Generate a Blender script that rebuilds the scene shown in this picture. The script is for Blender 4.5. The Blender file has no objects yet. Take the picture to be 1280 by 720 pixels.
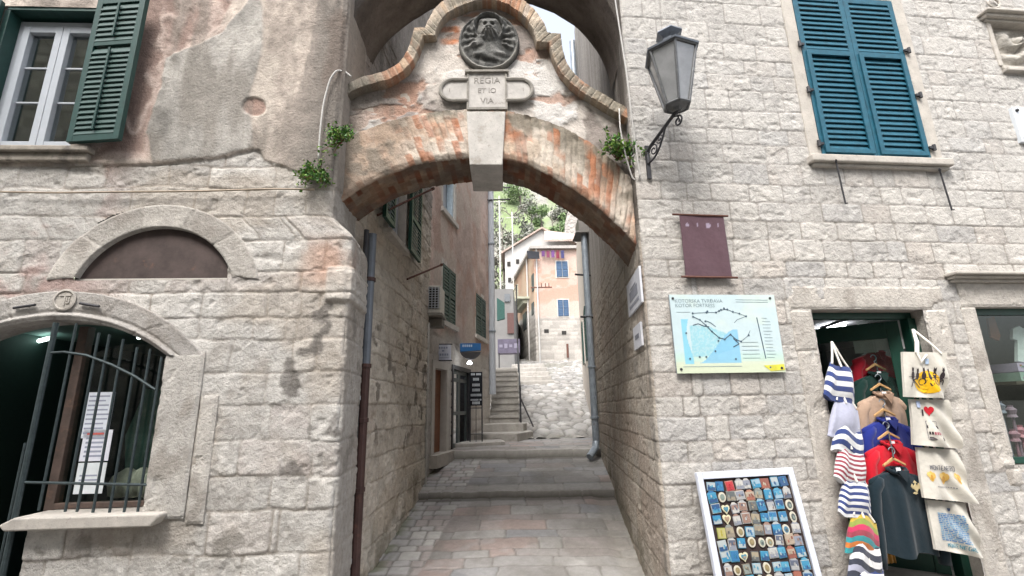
import bpy, math, random
import numpy as np
from mathutils import Vector, Matrix
random.seed(7)
rng = np.random.RandomState(5)
C = bpy.context.scene.collection
EYE = 1.62
F, CX, CY = 604.0, 640.0, 360.0

# ---------------------------------------------------------------- camera
UPc = Vector((-50, -2405, 604)).normalized()
Zc = Vector((0, 0, 1))
FWc = (Zc - UPc * Zc.dot(UPc)).normalized()
RTc = FWc.cross(UPc).normalized()
cam_d = bpy.data.cameras.new('camera')
cam = bpy.data.objects.new('camera', cam_d)
C.objects.link(cam)
def c2w(v): return Vector((RTc.dot(v), FWc.dot(v), UPc.dot(v)))
_r, _u, _b = c2w(Vector((1, 0, 0))), c2w(Vector((0, -1, 0))), c2w(Vector((0, 0, -1)))
cam.matrix_world = Matrix(((_r.x, _u.x, _b.x, 0), (_r.y, _u.y, _b.y, 0), (_r.z, _u.z, _b.z, EYE), (0, 0, 0, 1)))
cam_d.sensor_width = 36
cam_d.lens = F / 1280 * 36
cam_d.clip_start = 0.05
cam_d.clip_end = 2000
bpy.context.scene.camera = cam

def ray(px, py):
    return c2w(Vector((px - CX, py - CY, F)))
def at(px, py, Y):
    d = ray(px, py)
    return Vector((d.x / d.y * Y, Y, EYE + d.z / d.y * Y))

class PL:
    """vertical plane: origin, direction along the wall, outward normal on the right-hand side"""
    def __init__(s, o, d):
        l = math.hypot(*d)
        s.o = Vector((o[0], o[1], 0)); s.d = Vector((d[0] / l, d[1] / l, 0)); s.n = Vector((s.d.y, -s.d.x, 0))
    def pt(s, a, z, out=0.0):
        p = s.o + s.d * a + s.n * out
        return Vector((p.x, p.y, z))
    def uv(s, px, py, out=0.0):
        r = ray(px, py)
        o = s.o + s.n * out
        t = o.dot(s.n) / r.dot(s.n)
        p = r * t
        return ((p - o).dot(s.d), EYE + p.z)
    def P(s, px, py, out=0.0):
        a, z = s.uv(px, py, out)
        return s.pt(a, z, out)

# ---------------------------------------------------------------- noise in numpy
def _h(ix, iy, seed):
    n = (ix * 374761393 + iy * 668265263 + seed * 1442695041) & 0xffffffff
    n = ((n ^ (n >> 13)) * 1274126177) & 0xffffffff
    return ((n ^ (n >> 16)) & 0xffff) / 65535.0
def vn(x, y, seed=0):
    x = np.asarray(x, float); y = np.asarray(y, float)
    ix = np.floor(x).astype(np.int64); iy = np.floor(y).astype(np.int64)
    fx = x - ix; fy = y - iy
    fx = fx * fx * (3 - 2 * fx); fy = fy * fy * (3 - 2 * fy)
    a = _h(ix, iy, seed); b = _h(ix + 1, iy, seed); c = _h(ix, iy + 1, seed); d = _h(ix + 1, iy + 1, seed)
    return (a * (1 - fx) + b * fx) * (1 - fy) + (c * (1 - fx) + d * fx) * fy
def fbm(x, y, o=4, seed=0):
    r = 0; a = .5; t = 0
    for k in range(o):
        r = r + a * vn(x * 2 ** k + 17.3 * k, y * 2 ** k - 9.1 * k, seed + k); t += a; a *= .5
    return r / t
def sst(a, b, x):
    t = np.clip((x - a) / (b - a), 0, 1)
    return t * t * (3 - 2 * t)
def mixc(c, col, m):
    return c * (1 - m[..., None]) + np.array(col) * m[..., None]
def sdf(poly, S, Z):
    """signed distance to a polygon, negative inside"""
    P = np.array(poly, float); n = len(P)
    d = np.full(S.shape, 1e9); ins = np.zeros(S.shape, bool)
    for i in range(n):
        a = P[i]; b = P[(i + 1) % n]
        ex, ey = b - a
        t = np.clip(((S - a[0]) * ex + (Z - a[1]) * ey) / (ex * ex + ey * ey + 1e-12), 0, 1)
        d = np.minimum(d, np.hypot(S - a[0] - t * ex, Z - a[1] - t * ey))
        c = ((a[1] > Z) != (b[1] > Z)) & (S < (b[0] - a[0]) * (Z - a[1]) / (b[1] - a[1] + 1e-12) + a[0])
        ins ^= c
    return np.where(ins, -d, d)
def masonry(S, Z, zs, wmin, wmax, seed, wob=.02, splits=()):
    """coursed stone: distance to the nearest joint and a random number per stone"""
    Zw = Z + wob * 2 * (fbm(S * 1.4, Z * 1.4, 3, seed) - .5) + wob * .5 * (fbm(S * 7, Z * 7, 2, seed + 9) - .5)
    Sw = S + wob * 2 * (fbm(S * 1.8 + 40, Z * 1.8, 3, seed + 3) - .5) + wob * .5 * (fbm(S * 7 + 5, Z * 7, 2, seed + 19) - .5)
    zs = np.asarray(zs)
    k = np.clip(np.searchsorted(zs, Zw) - 1, 0, len(zs) - 2)
    dz = np.minimum(Zw - zs[k], zs[k + 1] - Zw)
    ds = np.zeros(S.shape); bid = np.zeros(S.shape); R = np.random.RandomState(seed)
    smin, smax = float(S.min()) - 1, float(S.max()) + 1
    for ci in range(len(zs) - 1):
        m = k == ci
        hgt = zs[ci + 1] - zs[ci]
        b = [smin - R.rand()]
        while b[-1] < smax:
            b.append(b[-1] + max(hgt * .7, R.uniform(wmin, wmax)))
        b = np.array(b)
        for sp in splits:
            b = b[np.abs(b - sp) > (.3 if ci % 2 else .16)]
            b = np.sort(np.append(b, [sp + (.42 if ci % 2 else .24), sp - (.22 if ci % 2 else .4)]))
        if not m.any(): continue
        j = np.clip(np.searchsorted(b, Sw[m]) - 1, 0, len(b) - 2)
        ds[m] = np.minimum(Sw[m] - b[j], b[j + 1] - Sw[m])
        bid[m] = _h(j.astype(np.int64), np.full(j.shape, ci, np.int64), seed)
    # rounded corners
    r = .03
    a = np.minimum(ds, r); c = np.minimum(dz, r)
    d = np.where((ds < r) & (dz < r), r - np.hypot(r - a, r - c), np.minimum(ds, dz))
    return np.maximum(d, 0), bid

# ---------------------------------------------------------------- materials
def _nt(name):
    m = bpy.data.materials.new(name); m.use_nodes = True
    nt = m.node_tree
    return m, nt, nt.nodes['Principled BSDF']
def _bump(nt, b, specs, co):
    prev = None
    for (sc, st, kind) in specs:
        if kind == 'n':
            t = nt.nodes.new('ShaderNodeTexNoise'); t.inputs['Scale'].default_value = sc; t.inputs['Detail'].default_value = 6
            o = t.outputs['Fac']
        else:
            t = nt.nodes.new('ShaderNodeTexVoronoi'); t.inputs['Scale'].default_value = sc
            o = t.outputs['Distance']
        nt.links.new(co, t.inputs['Vector'])
        bp = nt.nodes.new('ShaderNodeBump'); bp.inputs['Strength'].default_value = min(1, st[0]); bp.inputs['Distance'].default_value = st[1]
        nt.links.new(o, bp.inputs['Height'])
        if prev: nt.links.new(prev, bp.inputs['Normal'])
        prev = bp.outputs['Normal']
    if prev: nt.links.new(prev, b.inputs['Normal'])
def M(name, col=None, rough=.7, metal=0.0, var=.25, scale=12, bump=(), attr=False, spec=.4, var2=None, emit=None, sheen=0, speck=None):
    """procedural Principled material; attr=True takes the base colour from the mesh's own Col attribute"""
    m, nt, b = _nt(name)
    tc = nt.nodes.new('ShaderNodeTexCoord')
    co = tc.outputs['Object']
    n = nt.nodes.new('ShaderNodeTexNoise'); n.inputs['Scale'].default_value = scale; n.inputs['Detail'].default_value = 8
    n.inputs['Roughness'].default_value = .65
    nt.links.new(co, n.inputs['Vector'])
    mr = nt.nodes.new('ShaderNodeMapRange')
    mr.inputs['From Min'].default_value = .25; mr.inputs['From Max'].default_value = .75
    mr.inputs['To Min'].default_value = 1 - var; mr.inputs['To Max'].default_value = 1 + var * .7
    nt.links.new(n.outputs['Fac'], mr.inputs['Value'])
    mx = nt.nodes.new('ShaderNodeMix'); mx.data_type = 'RGBA'; mx.blend_type = 'MULTIPLY'; mx.inputs['Factor'].default_value = 1
    if attr:
        at_ = nt.nodes.new('ShaderNodeAttribute'); at_.attribute_name = 'Col'
        nt.links.new(at_.outputs['Color'], mx.inputs['A'])
    else:
        mx.inputs['A'].default_value = (*col, 1)
    nt.links.new(mr.outputs['Result'], mx.inputs['B'])
    out = mx.outputs['Result']
    if var2:
        n2 = nt.nodes.new('ShaderNodeTexNoise'); n2.inputs['Scale'].default_value = var2[1]; n2.inputs['Detail'].default_value = 9; n2.inputs['Roughness'].default_value = .7
        nt.links.new(co, n2.inputs['Vector'])
        r2 = nt.nodes.new('ShaderNodeValToRGB'); r2.color_ramp.elements[0].position = var2[2]; r2.color_ramp.elements[1].position = var2[2] + .12
        nt.links.new(n2.outputs['Fac'], r2.inputs['Fac'])
        m2 = nt.nodes.new('ShaderNodeMix'); m2.data_type = 'RGBA'; m2.inputs['B'].default_value = (*var2[0], 1)
        nt.links.new(r2.outputs['Color'], m2.inputs['Factor']); nt.links.new(out, m2.inputs['A'])
        out = m2.outputs['Result']
    for (sc_, thr, wid, dark) in (speck or ()):
        n3 = nt.nodes.new('ShaderNodeTexNoise'); n3.inputs['Scale'].default_value = sc_; n3.inputs['Detail'].default_value = 5; n3.inputs['Roughness'].default_value = .6
        nt.links.new(co, n3.inputs['Vector'])
        r3 = nt.nodes.new('ShaderNodeMapRange'); r3.inputs['From Min'].default_value = thr; r3.inputs['From Max'].default_value = thr + wid
        r3.inputs['To Min'].default_value = 1; r3.inputs['To Max'].default_value = dark
        nt.links.new(n3.outputs['Fac'], r3.inputs['Value'])
        m3 = nt.nodes.new('ShaderNodeMix'); m3.data_type = 'RGBA'; m3.blend_type = 'MULTIPLY'; m3.inputs['Factor'].default_value = 1
        nt.links.new(out, m3.inputs['A']); nt.links.new(r3.outputs['Result'], m3.inputs['B']); out = m3.outputs['Result']
    nt.links.new(out, b.inputs['Base Color'])
    b.inputs['Roughness'].default_value = rough; b.inputs['Metallic'].default_value = metal
    b.inputs['Specular IOR Level'].default_value = spec
    if sheen: b.inputs['Sheen Weight'].default_value = sheen
    if emit:
        b.inputs['Emission Color'].default_value = (*emit[0], 1); b.inputs['Emission Strength'].default_value = emit[1]
    _bump(nt, b, bump, co)
    return m
def glass(name, tint=(.9, .95, .93), refl=1.0):
    m = bpy.data.materials.new(name); m.use_nodes = True; nt = m.node_tree
    nt.nodes.remove(nt.nodes['Principled BSDF'])
    o = nt.nodes['Material Output']
    t = nt.nodes.new('ShaderNodeBsdfTransparent'); t.inputs['Color'].default_value = (*tint, 1)
    g = nt.nodes.new('ShaderNodeBsdfGlossy'); g.inputs['Roughness'].default_value = .02
    lw = nt.nodes.new('ShaderNodeLayerWeight'); lw.inputs['Blend'].default_value = .5
    pw = nt.nodes.new('ShaderNodeMath'); pw.operation = 'POWER'; pw.inputs[1].default_value = 5; nt.links.new(lw.outputs['Facing'], pw.inputs[0])
    f = nt.nodes.new('ShaderNodeMath'); f.operation = 'MULTIPLY_ADD'; f.inputs[1].default_value = .95; f.inputs[2].default_value = .05; nt.links.new(pw.outputs[0], f.inputs[0])
    k = nt.nodes.new('ShaderNodeMath'); k.operation = 'MULTIPLY'; k.inputs[1].default_value = refl
    nz = nt.nodes.new('ShaderNodeTexNoise'); nz.inputs['Scale'].default_value = 2.5
    bp = nt.nodes.new('ShaderNodeBump'); bp.inputs['Strength'].default_value = .03
    nt.links.new(nz.outputs['Fac'], bp.inputs['Height']); nt.links.new(bp.outputs['Normal'], g.inputs['Normal'])
    mx = nt.nodes.new('ShaderNodeMixShader')
    nt.links.new(f.outputs[0], k.inputs[0]); nt.links.new(k.outputs[0], mx.inputs['Fac'])
    nt.links.new(t.outputs[0], mx.inputs[1]); nt.links.new(g.outputs[0], mx.inputs[2]); nt.links.new(mx.outputs[0], o.inputs['Surface'])
    return m

STB = [(55, (.35, .006), 'n'), (160, (.3, .003), 'n')]
m_wall = M('weathered_stone', attr=True, rough=.92, var=.22, scale=17, bump=[(45, (.7, .012), 'n'), (130, (.7, .006), 'n'), (60, (.3, .004), 'v')], spec=.15, speck=[(38, .58, .14, .74), (95, .57, .12, .78), (12, .56, .2, .84)])
m_trim = M('dressed_stone', (.44, .41, .37), rough=.9, var=.22, scale=9, speck=[(60, .58, .12, .7)], bump=STB, spec=.2, var2=((.30, .28, .25), 7, .62))
m_attr = M('coloured_surface', attr=True, rough=.75, var=.12, scale=25, bump=[(80, (.2, .002), 'n')], spec=.3)
m_cloth = M('woven_cloth', attr=True, rough=.95, var=.12, scale=30, bump=[(18, (.35, .012), 'n'), (300, (.3, .001), 'n')], spec=.1, sheen=.2)
m_iron = M('dark_iron', (.055, .055, .06), rough=.6, metal=.5, var=.4, scale=30, bump=[(90, (.3, .002), 'n')], var2=((.12, .06, .035), 14, .6))
m_rust = M('rusty_iron', (.13, .06, .045), rough=.8, metal=.2, var=.4, scale=20, bump=[(90, (.3, .002), 'n')], var2=((.06, .05, .05), 9, .6))
m_green = M('green_paint', (.015, .052, .045), rough=.5, var=.25, scale=18, bump=[(60, (.15, .002), 'n')], var2=((.045, .085, .075), 13, .62))
m_dgreen = M('dark_green_paint', (.008, .05, .034), rough=.45, var=.3, scale=10, bump=[(40, (.15, .002), 'n')])
m_blue = M('blue_paint', (.010, .088, .135), rough=.55, var=.35, scale=16, bump=[(60, (.15, .002), 'n')], var2=((.035, .13, .165), 9, .60))
m_white = M('white_paint', (.40, .43, .47), rough=.45, var=.08, scale=12, bump=[(40, (.1, .001), 'n')])
m_dark = M('dark_room', (.03, .028, .026), rough=.9)
m_wood = M('brown_wood', (.13, .06, .035), rough=.6, var=.35, scale=18, bump=[(50, (.2, .003), 'n')])
m_hwood = M('pale_wood', (.5, .3, .13), rough=.5, var=.2, scale=25)
m_rope = M('cotton_rope', (.75, .72, .66), rough=.95, var=.15, scale=60)
m_cable = M('white_cable', (.45, .44, .42), rough=.6, var=.2, scale=20)
m_plast = M('old_plaster', (.40, .35, .30), rough=.95, var=.25, scale=6, bump=[(25, (.4, .01), 'n'), (120, (.3, .003), 'n')])
m_leaf = M('leaves', attr=True, rough=.6, var=.3, scale=40, spec=.3)
m_glass = glass('window_glass')
m_glass2 = glass('shop_glass', (.85, .9, .88), .9)
m_paint_att = M('printed_panel', attr=True, rough=.35, var=.05, scale=20, spec=.5)
m_lampglass = M('frosted_lantern_glass', (.23, .235, .24), rough=.08, var=.35, scale=5, spec=1.0)
m_tube = M('lamp_tube', (.9, .9, .9), emit=((.93, .97, 1), 7.0))
m_steel = M('painted_pipe_steel', (.26, .30, .34), rough=.45, metal=.3, var=.3, scale=9, bump=[(50, (.2, .002), 'n')], var2=((.17, .13, .11), 6, .62))

# ---------------------------------------------------------------- objects
def _off(parent):
    v = Vector((0, 0, 0)); p = parent
    while p is not None:
        v += Vector(p.location); p = p.parent
    return v
def tag(o, label=None, cat=None, group=None, kind=None):
    if label: o['label'] = label
    if cat: o['category'] = cat
    if group: o['group'] = group
    if kind: o['kind'] = kind
    return o
def thing(name, loc, label, cat, group=None):
    o = bpy.data.objects.new(name, None); C.objects.link(o); o.location = loc; o.empty_display_size = .1
    return tag(o, label, cat, group)
class MB:
    def __init__(s): s.v = []; s.f = []; s.c = []
    def add(s, vs, fs, col=None):
        n = len(s.v)
        s.v += [tuple(v) for v in vs]; s.f += [tuple(i + n for i in f) for f in fs]
        if col is not None and isinstance(col, list): s.c += col
        else: s.c += [col] * len(fs)
        return s
    def hexa(s, p, col=None):
        return s.add(p, [(0, 3, 2, 1), (4, 5, 6, 7), (0, 1, 5, 4), (1, 2, 6, 5), (2, 3, 7, 6), (3, 0, 4, 7)], col)
    def pbox(s, pl, a0, a1, z0, z1, o0, o1, col=None):
        """box on a wall plane: along a, up z, out o"""
        return s.hexa([pl.pt(a0, z0, o0), pl.pt(a1, z0, o0), pl.pt(a1, z0, o1), pl.pt(a0, z0, o1),
                       pl.pt(a0, z1, o0), pl.pt(a1, z1, o0), pl.pt(a1, z1, o1), pl.pt(a0, z1, o1)], col)
    def box(s, c, sz, rz=0, col=None):
        R = Matrix.Rotation(rz, 3, 'Z'); c = Vector(c); x, y, z = [q / 2 for q in sz]
        return s.hexa([c + R @ Vector(q) for q in ((-x, -y, -z), (x, -y, -z), (x, y, -z), (-x, y, -z), (-x, -y, z), (x, -y, z), (x, y, z), (-x, y, z))], col)
    def prism(s, pts, vec, col=None):
        n = len(pts); vec = Vector(vec); p = [Vector(q) for q in pts]
        fs = [tuple(range(n)), tuple(range(2 * n - 1, n - 1, -1))] + [(i, i + n, (i + 1) % n + n, (i + 1) % n) for i in range(n)]
        return s.add(p + [q + vec for q in p], fs, col)
    def tube(s, pts, r, n=8, col=None):
        pts = [Vector(p) for p in pts]; k = len(pts); rs = r if isinstance(r, (list, tuple)) else [r] * k
        vs = []; prev = None
        for i, p in enumerate(pts):
            t = (pts[min(i + 1, k - 1)] - pts[max(i - 1, 0)]).normalized()
            if prev is None:
                a = Vector((0, 0, 1)) if abs(t.z) < .9 else Vector((1, 0, 0))
                u = t.cross(a).normalized()
            else:
                u = (prev - t * prev.dot(t)).normalized()
            prev = u; w = t.cross(u)
            vs += [p + (u * math.cos(2 * math.pi * j / n) + w * math.sin(2 * math.pi * j / n)) * rs[i] for j in range(n)]
        fs = [(i * n + j, i * n + (j + 1) % n, (i + 1) * n + (j + 1) % n, (i + 1) * n + j) for i in range(k - 1) for j in range(n)]
        fs += [tuple(range(n - 1, -1, -1)), tuple((k - 1) * n + j for j in range(n))]
        return s.add(vs, fs, col)
    def lathe(s, prof, base, n=16, ax=(0, 0, 1), col=None, ph=0):
        ax = Vector(ax).normalized(); a = Vector((1, 0, 0)) if abs(ax.x) < .8 else Vector((0, 1, 0))
        u = ax.cross(a).normalized(); w = ax.cross(u); base = Vector(base)
        vs = [base + ax * h + (u * math.cos(2 * math.pi * j / n + ph) + w * math.sin(2 * math.pi * j / n + ph)) * r for r, h in prof for j in range(n)]
        k = len(prof)
        fs = [(i * n + j, i * n + (j + 1) % n, (i + 1) * n + (j + 1) % n, (i + 1) * n + j) for i in range(k - 1) for j in range(n)]
        fs += [tuple(range(n - 1, -1, -1)), tuple((k - 1) * n + j for j in range(n))]
        return s.add(vs, fs, col)
    def grid(s, P, col=None, closed=False):
        m = len(P); n = len(P[0])
        vs = [p for row in P for p in row]
        fs = [(i * n + j, i * n + (j + 1) % n, (i + 1) * n + (j + 1) % n, (i + 1) * n + j) for i in range(m - 1) for j in range(n if closed else n - 1)]
        return s.add(vs, fs, col)
    def build(s, name, mat, parent=None, smooth=False, bevel=0, loc=None):
        me = bpy.data.meshes.new(name)
        o = bpy.data.objects.new(name, me); C.objects.link(o)
        off = _off(parent)
        if parent is not None: o.parent = parent
        elif loc is not None:
            o.location = loc; off = Vector(loc)
        me.from_pydata([(v[0] - off.x, v[1] - off.y, v[2] - off.z) for v in s.v], [], s.f)
        me.materials.append(mat)
        if any(c is not None for c in s.c):
            at_ = me.color_attributes.new('Col', 'FLOAT_COLOR', 'CORNER')
            buf = []
            for f, c in zip(s.f, s.c):
                c = c or (.5, .5, .5)
                buf += [c[0], c[1], c[2], 1.0] * len(f)
            at_.data.foreach_set('color', buf)
        import bmesh
        bm = bmesh.new(); bm.from_mesh(me)
        bmesh.ops.recalc_face_normals(bm, faces=bm.faces)
        bm.to_mesh(me); bm.free()
        if smooth:
            me.polygons.foreach_set('use_smooth', [True] * len(me.polygons))
        if bevel:
            b = o.modifiers.new('bevel', 'BEVEL'); b.width = bevel; b.segments = 2; b.limit_method = 'ANGLE'
        return o
def npmesh(name, P, Col, mat, parent=None, keep=None, flip=False, loc=None):
    """mesh from a numpy grid P (m,n,3) with per-vertex colours; keep = mask of faces kept"""
    m, n = P.shape[:2]
    idx = np.arange(m * n).reshape(m, n)
    q = np.stack([idx[:-1, :-1], idx[:-1, 1:], idx[1:, 1:], idx[1:, :-1]], -1)
    if flip: q = q[..., ::-1]
    q = q.reshape(-1, 4)
    if keep is not None: q = q[keep.reshape(-1)]
    used = np.zeros(m * n, bool); used[q.reshape(-1)] = True
    remap = np.cumsum(used) - 1
    q = remap[q]; V = P.reshape(-1, 3)[used]; Cc = Col.reshape(-1, 3)[used]
    me = bpy.data.meshes.new(name); o = bpy.data.objects.new(name, me); C.objects.link(o)
    if parent is not None: o.parent = parent
    off = np.array(_off(parent))
    if parent is None and loc is not None:
        o.location = loc; off = np.array(loc)
    V = (V - off).astype(np.float32)
    me.vertices.add(len(V)); me.vertices.foreach_set('co', V.ravel())
    me.loops.add(q.size); me.loops.foreach_set('vertex_index', q.ravel().astype(np.int32))
    me.polygons.add(len(q)); me.polygons.foreach_set('loop_start', (np.arange(len(q)) * 4).astype(np.int32))
    me.update(calc_edges=True)
    me.polygons.foreach_set('use_smooth', [True] * len(q))
    a = me.color_attributes.new('Col', 'FLOAT_COLOR', 'POINT')
    a.data.foreach_set('color', np.concatenate([Cc, np.ones((len(Cc), 1))], 1).astype(np.float32).ravel())
    me.materials.append(mat)
    return o
def poly_pos(pts, s_at, S):
    """positions and normals along a plan polyline whose corner coordinates are s_at"""
    pts = np.array(pts, float); s_at = np.array(s_at, float)
    X = np.interp(S, s_at, pts[:, 0]); Y = np.interp(S, s_at, pts[:, 1])
    d = pts[1:] - pts[:-1]; d /= np.linalg.norm(d, axis=1)[:, None]
    nn = np.stack([d[:, 1], -d[:, 0]], 1)
    k = np.clip(np.searchsorted(s_at, S) - 1, 0, len(d) - 1)
    N = nn[k]
    for i in range(1, len(s_at) - 1):           # mitre the corner so both faces meet
        w = np.clip(1 - np.abs(S - s_at[i]) / .015, 0, 1)[..., None]
        av = nn[i - 1] + nn[i]; av = av / (1 + nn[i - 1].dot(nn[i]))
        N = N * (1 - w) + av * w
    return X, Y, N
def text(body, size, mat, name, parent, M4, ext=.001, align='CENTER', loc=None):
    cu = bpy.data.curves.new(name, 'FONT'); cu.body = body; cu.size = size; cu.extrude = ext
    cu.align_x = align; cu.align_y = 'CENTER'; cu.resolution_u = 3
    t = bpy.data.objects.new(name, cu); C.objects.link(t)
    dg = bpy.context.evaluated_depsgraph_get()
    me = bpy.data.meshes.new_from_object(t.evaluated_get(dg))
    bpy.data.objects.remove(t)
    me.transform(M4)
    off = _off(parent) if parent else Vector(loc or (0, 0, 0))
    me.transform(Matrix.Translation(-off))
    o = bpy.data.objects.new(name, me); C.objects.link(o); me.name = name
    o.data.materials.clear(); o.data.materials.append(mat)
    if parent: o.parent = parent
    else: o.location = off
    return o
def frame4(o, x, y):
    x = Vector(x).normalized(); y = Vector(y); y = (y - x * y.dot(x)).normalized(); z = x.cross(y)
    return Matrix(((x.x, y.x, z.x, o[0]), (x.y, y.y, z.y, o[1]), (x.z, y.z, z.z, o[2]), (0, 0, 0, 1)))
def lin(*c): return tuple((x / 255) ** 2.2 for x in c)

# wall planes
FR = PL((1.125, 4.0), (.9945, .1045))
FL = PL((-1.36, 3.9), (.9986, .052))
AR = PL((1.125, 4.0), (-.08, -1))          # a negative = deeper into the alley
AL = PL((-1.49, 4.5), (.031, 1))             # a positive = deeper
AP = PL((0, 4.12), (1, .02))                 # front of the gateway
ARe = Vector((1.125 + .0544 * 5.3, 9.3))
# ================================================================ right-hand stone house
def savg(pl, *pts, out=0): return sum(pl.uv(x, y, out)[0] for x, y in pts) / len(pts)
def zavg(pl, *pts, out=0): return sum(pl.uv(x, y, out)[1] for x, y in pts) / len(pts)

house = thing('stone_house', (1.125, 4.0, 0), 'pale coursed stone house on the right with blue shutters and a shop doorway', 'house')
# openings on the facade (s0, s1, z0, z1)
W_s0 = savg(FR, (984, 0), (1030, 195)); W_s1 = savg(FR, (1109, 10), (1168, 203)); W_sm = (W_s0 + W_s1) / 2
W_z0 = zavg(FR, (1030, 196), (1168, 204)); W_z1 = zavg(FR, (1047, -2), (1109, 6)); W_zm = zavg(FR, (1003, 64), (1075, 71))
D_s0 = savg(FR, (1015, 388), (1040, 555)); D_s1 = savg(FR, (1151, 387), (1185, 520)); D_z1 = zavg(FR, (1015, 386), (1150, 388))
D_z0 = .22
S_s0 = savg(FR, (1221, 385), (1261, 570)); S_s1 = S_s0 + 1.7; S_z0 = zavg(FR, (1262, 581)); S_z1 = zavg(FR, (1222, 384))
N_s0 = savg(FR, (1237, 32), (1252, 84)); N_z0 = zavg(FR, (1256, 84)); N_z1 = zavg(FR, (1240, 30))
print('win', W_s0, W_s1, W_z0, W_z1, 'door', D_s0, D_s1, D_z1, 'shop', S_s0, S_z0, S_z1)

def zrows(z0, z1, lo, hi, seed):
    R = np.random.RandomState(seed); z = [z0]
    while z[-1] < z1: z.append(z[-1] + R.uniform(lo, hi))
    return z
def right_wall():
    sA = np.concatenate([np.arange(-5.3, -1.3, .028), np.arange(-1.3, -.03, .012), np.arange(-.03, .03, .004), np.arange(.03, 4.3, .0115), np.arange(4.3, 7.2, .02)])
    zA = np.concatenate([np.arange(-.25, 6.3, .0115), np.arange(6.3, 10.01, .06)])
    S, Z = np.meshgrid(sA, zA)
    d, b = masonry(S, Z, zrows(-.4, 10.4, .15, .245, 3), .2, .44, 11, .014, splits=(0,))
    jw = .007 + .008 * fbm(S * 3, Z * 3, 2, 4)
    j = sst(0, 1, d / jw)
    front = sst(-.02, .02, S)
    pits = fbm(S * 9, Z * 14, 4, 21)
    h = j * (.007 + .006 * (b - .5)) + .010 * (fbm(S * 26, Z * 26, 4, 5) - .5) * j - .007 * sst(.60, .72, pits) * j
    h += .003 * fbm(S * 2, Z * 2, 3, 8)
    t = _h((b * 1e5).astype(np.int64), np.zeros(b.shape, np.int64), 77)
    base = np.array([.462, .440, .408])[None, None] * (1 + .24 * (b - .5))[..., None]
    base = mixc(base, (.43, .375, .33), .4 * sst(.78, .95, t))
    base = mixc(base, (.36, .355, .35), .55 * sst(.25, .05, t))
    base = mixc(base, (.31, .297, .28), .38 * sst(.5, .75, fbm(S * 5 + 3, Z * 5, 5, 31)))
    base = mixc(base, (.52, .50, .47), .5 * sst(.52, .7, fbm(S * 4, Z * 4, 4, 33)))
    mort = np.array([.27, .25, .225])[None, None] * (.8 + .4 * fbm(S * 6, Z * 6, 3, 6))[..., None]
    col = base * j[..., None] + mort * (1 - j[..., None])
    # upper part of the wall is greyer, the alley side is browner, with stains running down
    col = mixc(col, (.40, .395, .385), .35 * sst(2.9, 4.2, Z) * front)
    side = (1 - front)
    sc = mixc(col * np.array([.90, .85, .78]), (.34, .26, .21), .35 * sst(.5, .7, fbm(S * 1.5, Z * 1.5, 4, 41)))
    streak = fbm(S * 7, Z * .5, 4, 43)
    up = sst(3.0, 4.4, Z + .5 * (fbm(S, Z, 3, 3) - .5))
    plaster = np.array([.33, .31, .29])[None, None] * (.55 + .9 * streak)[..., None]
    sc = sc * (1 - up[..., None]) + plaster * up[..., None]
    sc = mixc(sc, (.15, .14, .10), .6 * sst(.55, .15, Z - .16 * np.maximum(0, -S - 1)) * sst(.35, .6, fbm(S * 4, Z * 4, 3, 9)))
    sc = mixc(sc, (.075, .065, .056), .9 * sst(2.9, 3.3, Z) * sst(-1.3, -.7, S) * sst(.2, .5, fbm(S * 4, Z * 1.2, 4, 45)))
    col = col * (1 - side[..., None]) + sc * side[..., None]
    h = h * (1 - up * side * .8)
    # darker broken strip just round the corner
    col = mixc(col, (.20, .185, .165), .75 * np.exp(-((S + .06) / .055) ** 2) * sst(.3, .6, fbm(S * 2, Z * 2.2, 4, 51)))
    col = mixc(col, (.22, .20, .17), .4 * sst(.5, .0, Z) * sst(.4, .65, fbm(S * 4, Z * 4, 3, 52)))
    X, Y, N = poly_pos([(1.125 + .08 * 5.3, 9.3), (1.125, 4.0), (1.125 + .9945 * 7.2, 4.0 + .1045 * 7.2)], [-5.3, 0, 7.2], S)
    # rounded worn corner
    h = h - .035 * np.exp(-(S / .02) ** 2)
    P = np.stack([X + N[..., 0] * h, Y + N[..., 1] * h, Z], -1)
    cs = (S[:-1, :-1] + S[1:, 1:]) / 2; cz = (Z[:-1, :-1] + Z[1:, 1:]) / 2
    keep = np.ones(cs.shape, bool)
    for (a0, a1, z0, z1) in ((W_s0, W_s1, W_z0, W_z1 + .02), (D_s0, D_s1, -.3, D_z1), (S_s0, S_s1, S_z0, S_z1), (N_s0, N_s0 + 1.0, N_z0, N_z1)):
        keep &= ~((cs > a0) & (cs < a1) & (cz > z0) & (cz < z1))
    return npmesh('wall', P, col, m_wall, house, keep)
right_wall()
b = MB(); b.prism([(1.18, 4.1, 10), (1.56, 9.3, 10), (8.2, 9.3, 10), (8.2, 4.85, 10)], (0, 0, .15))
b.build('roof', m_plast, house)

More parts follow.
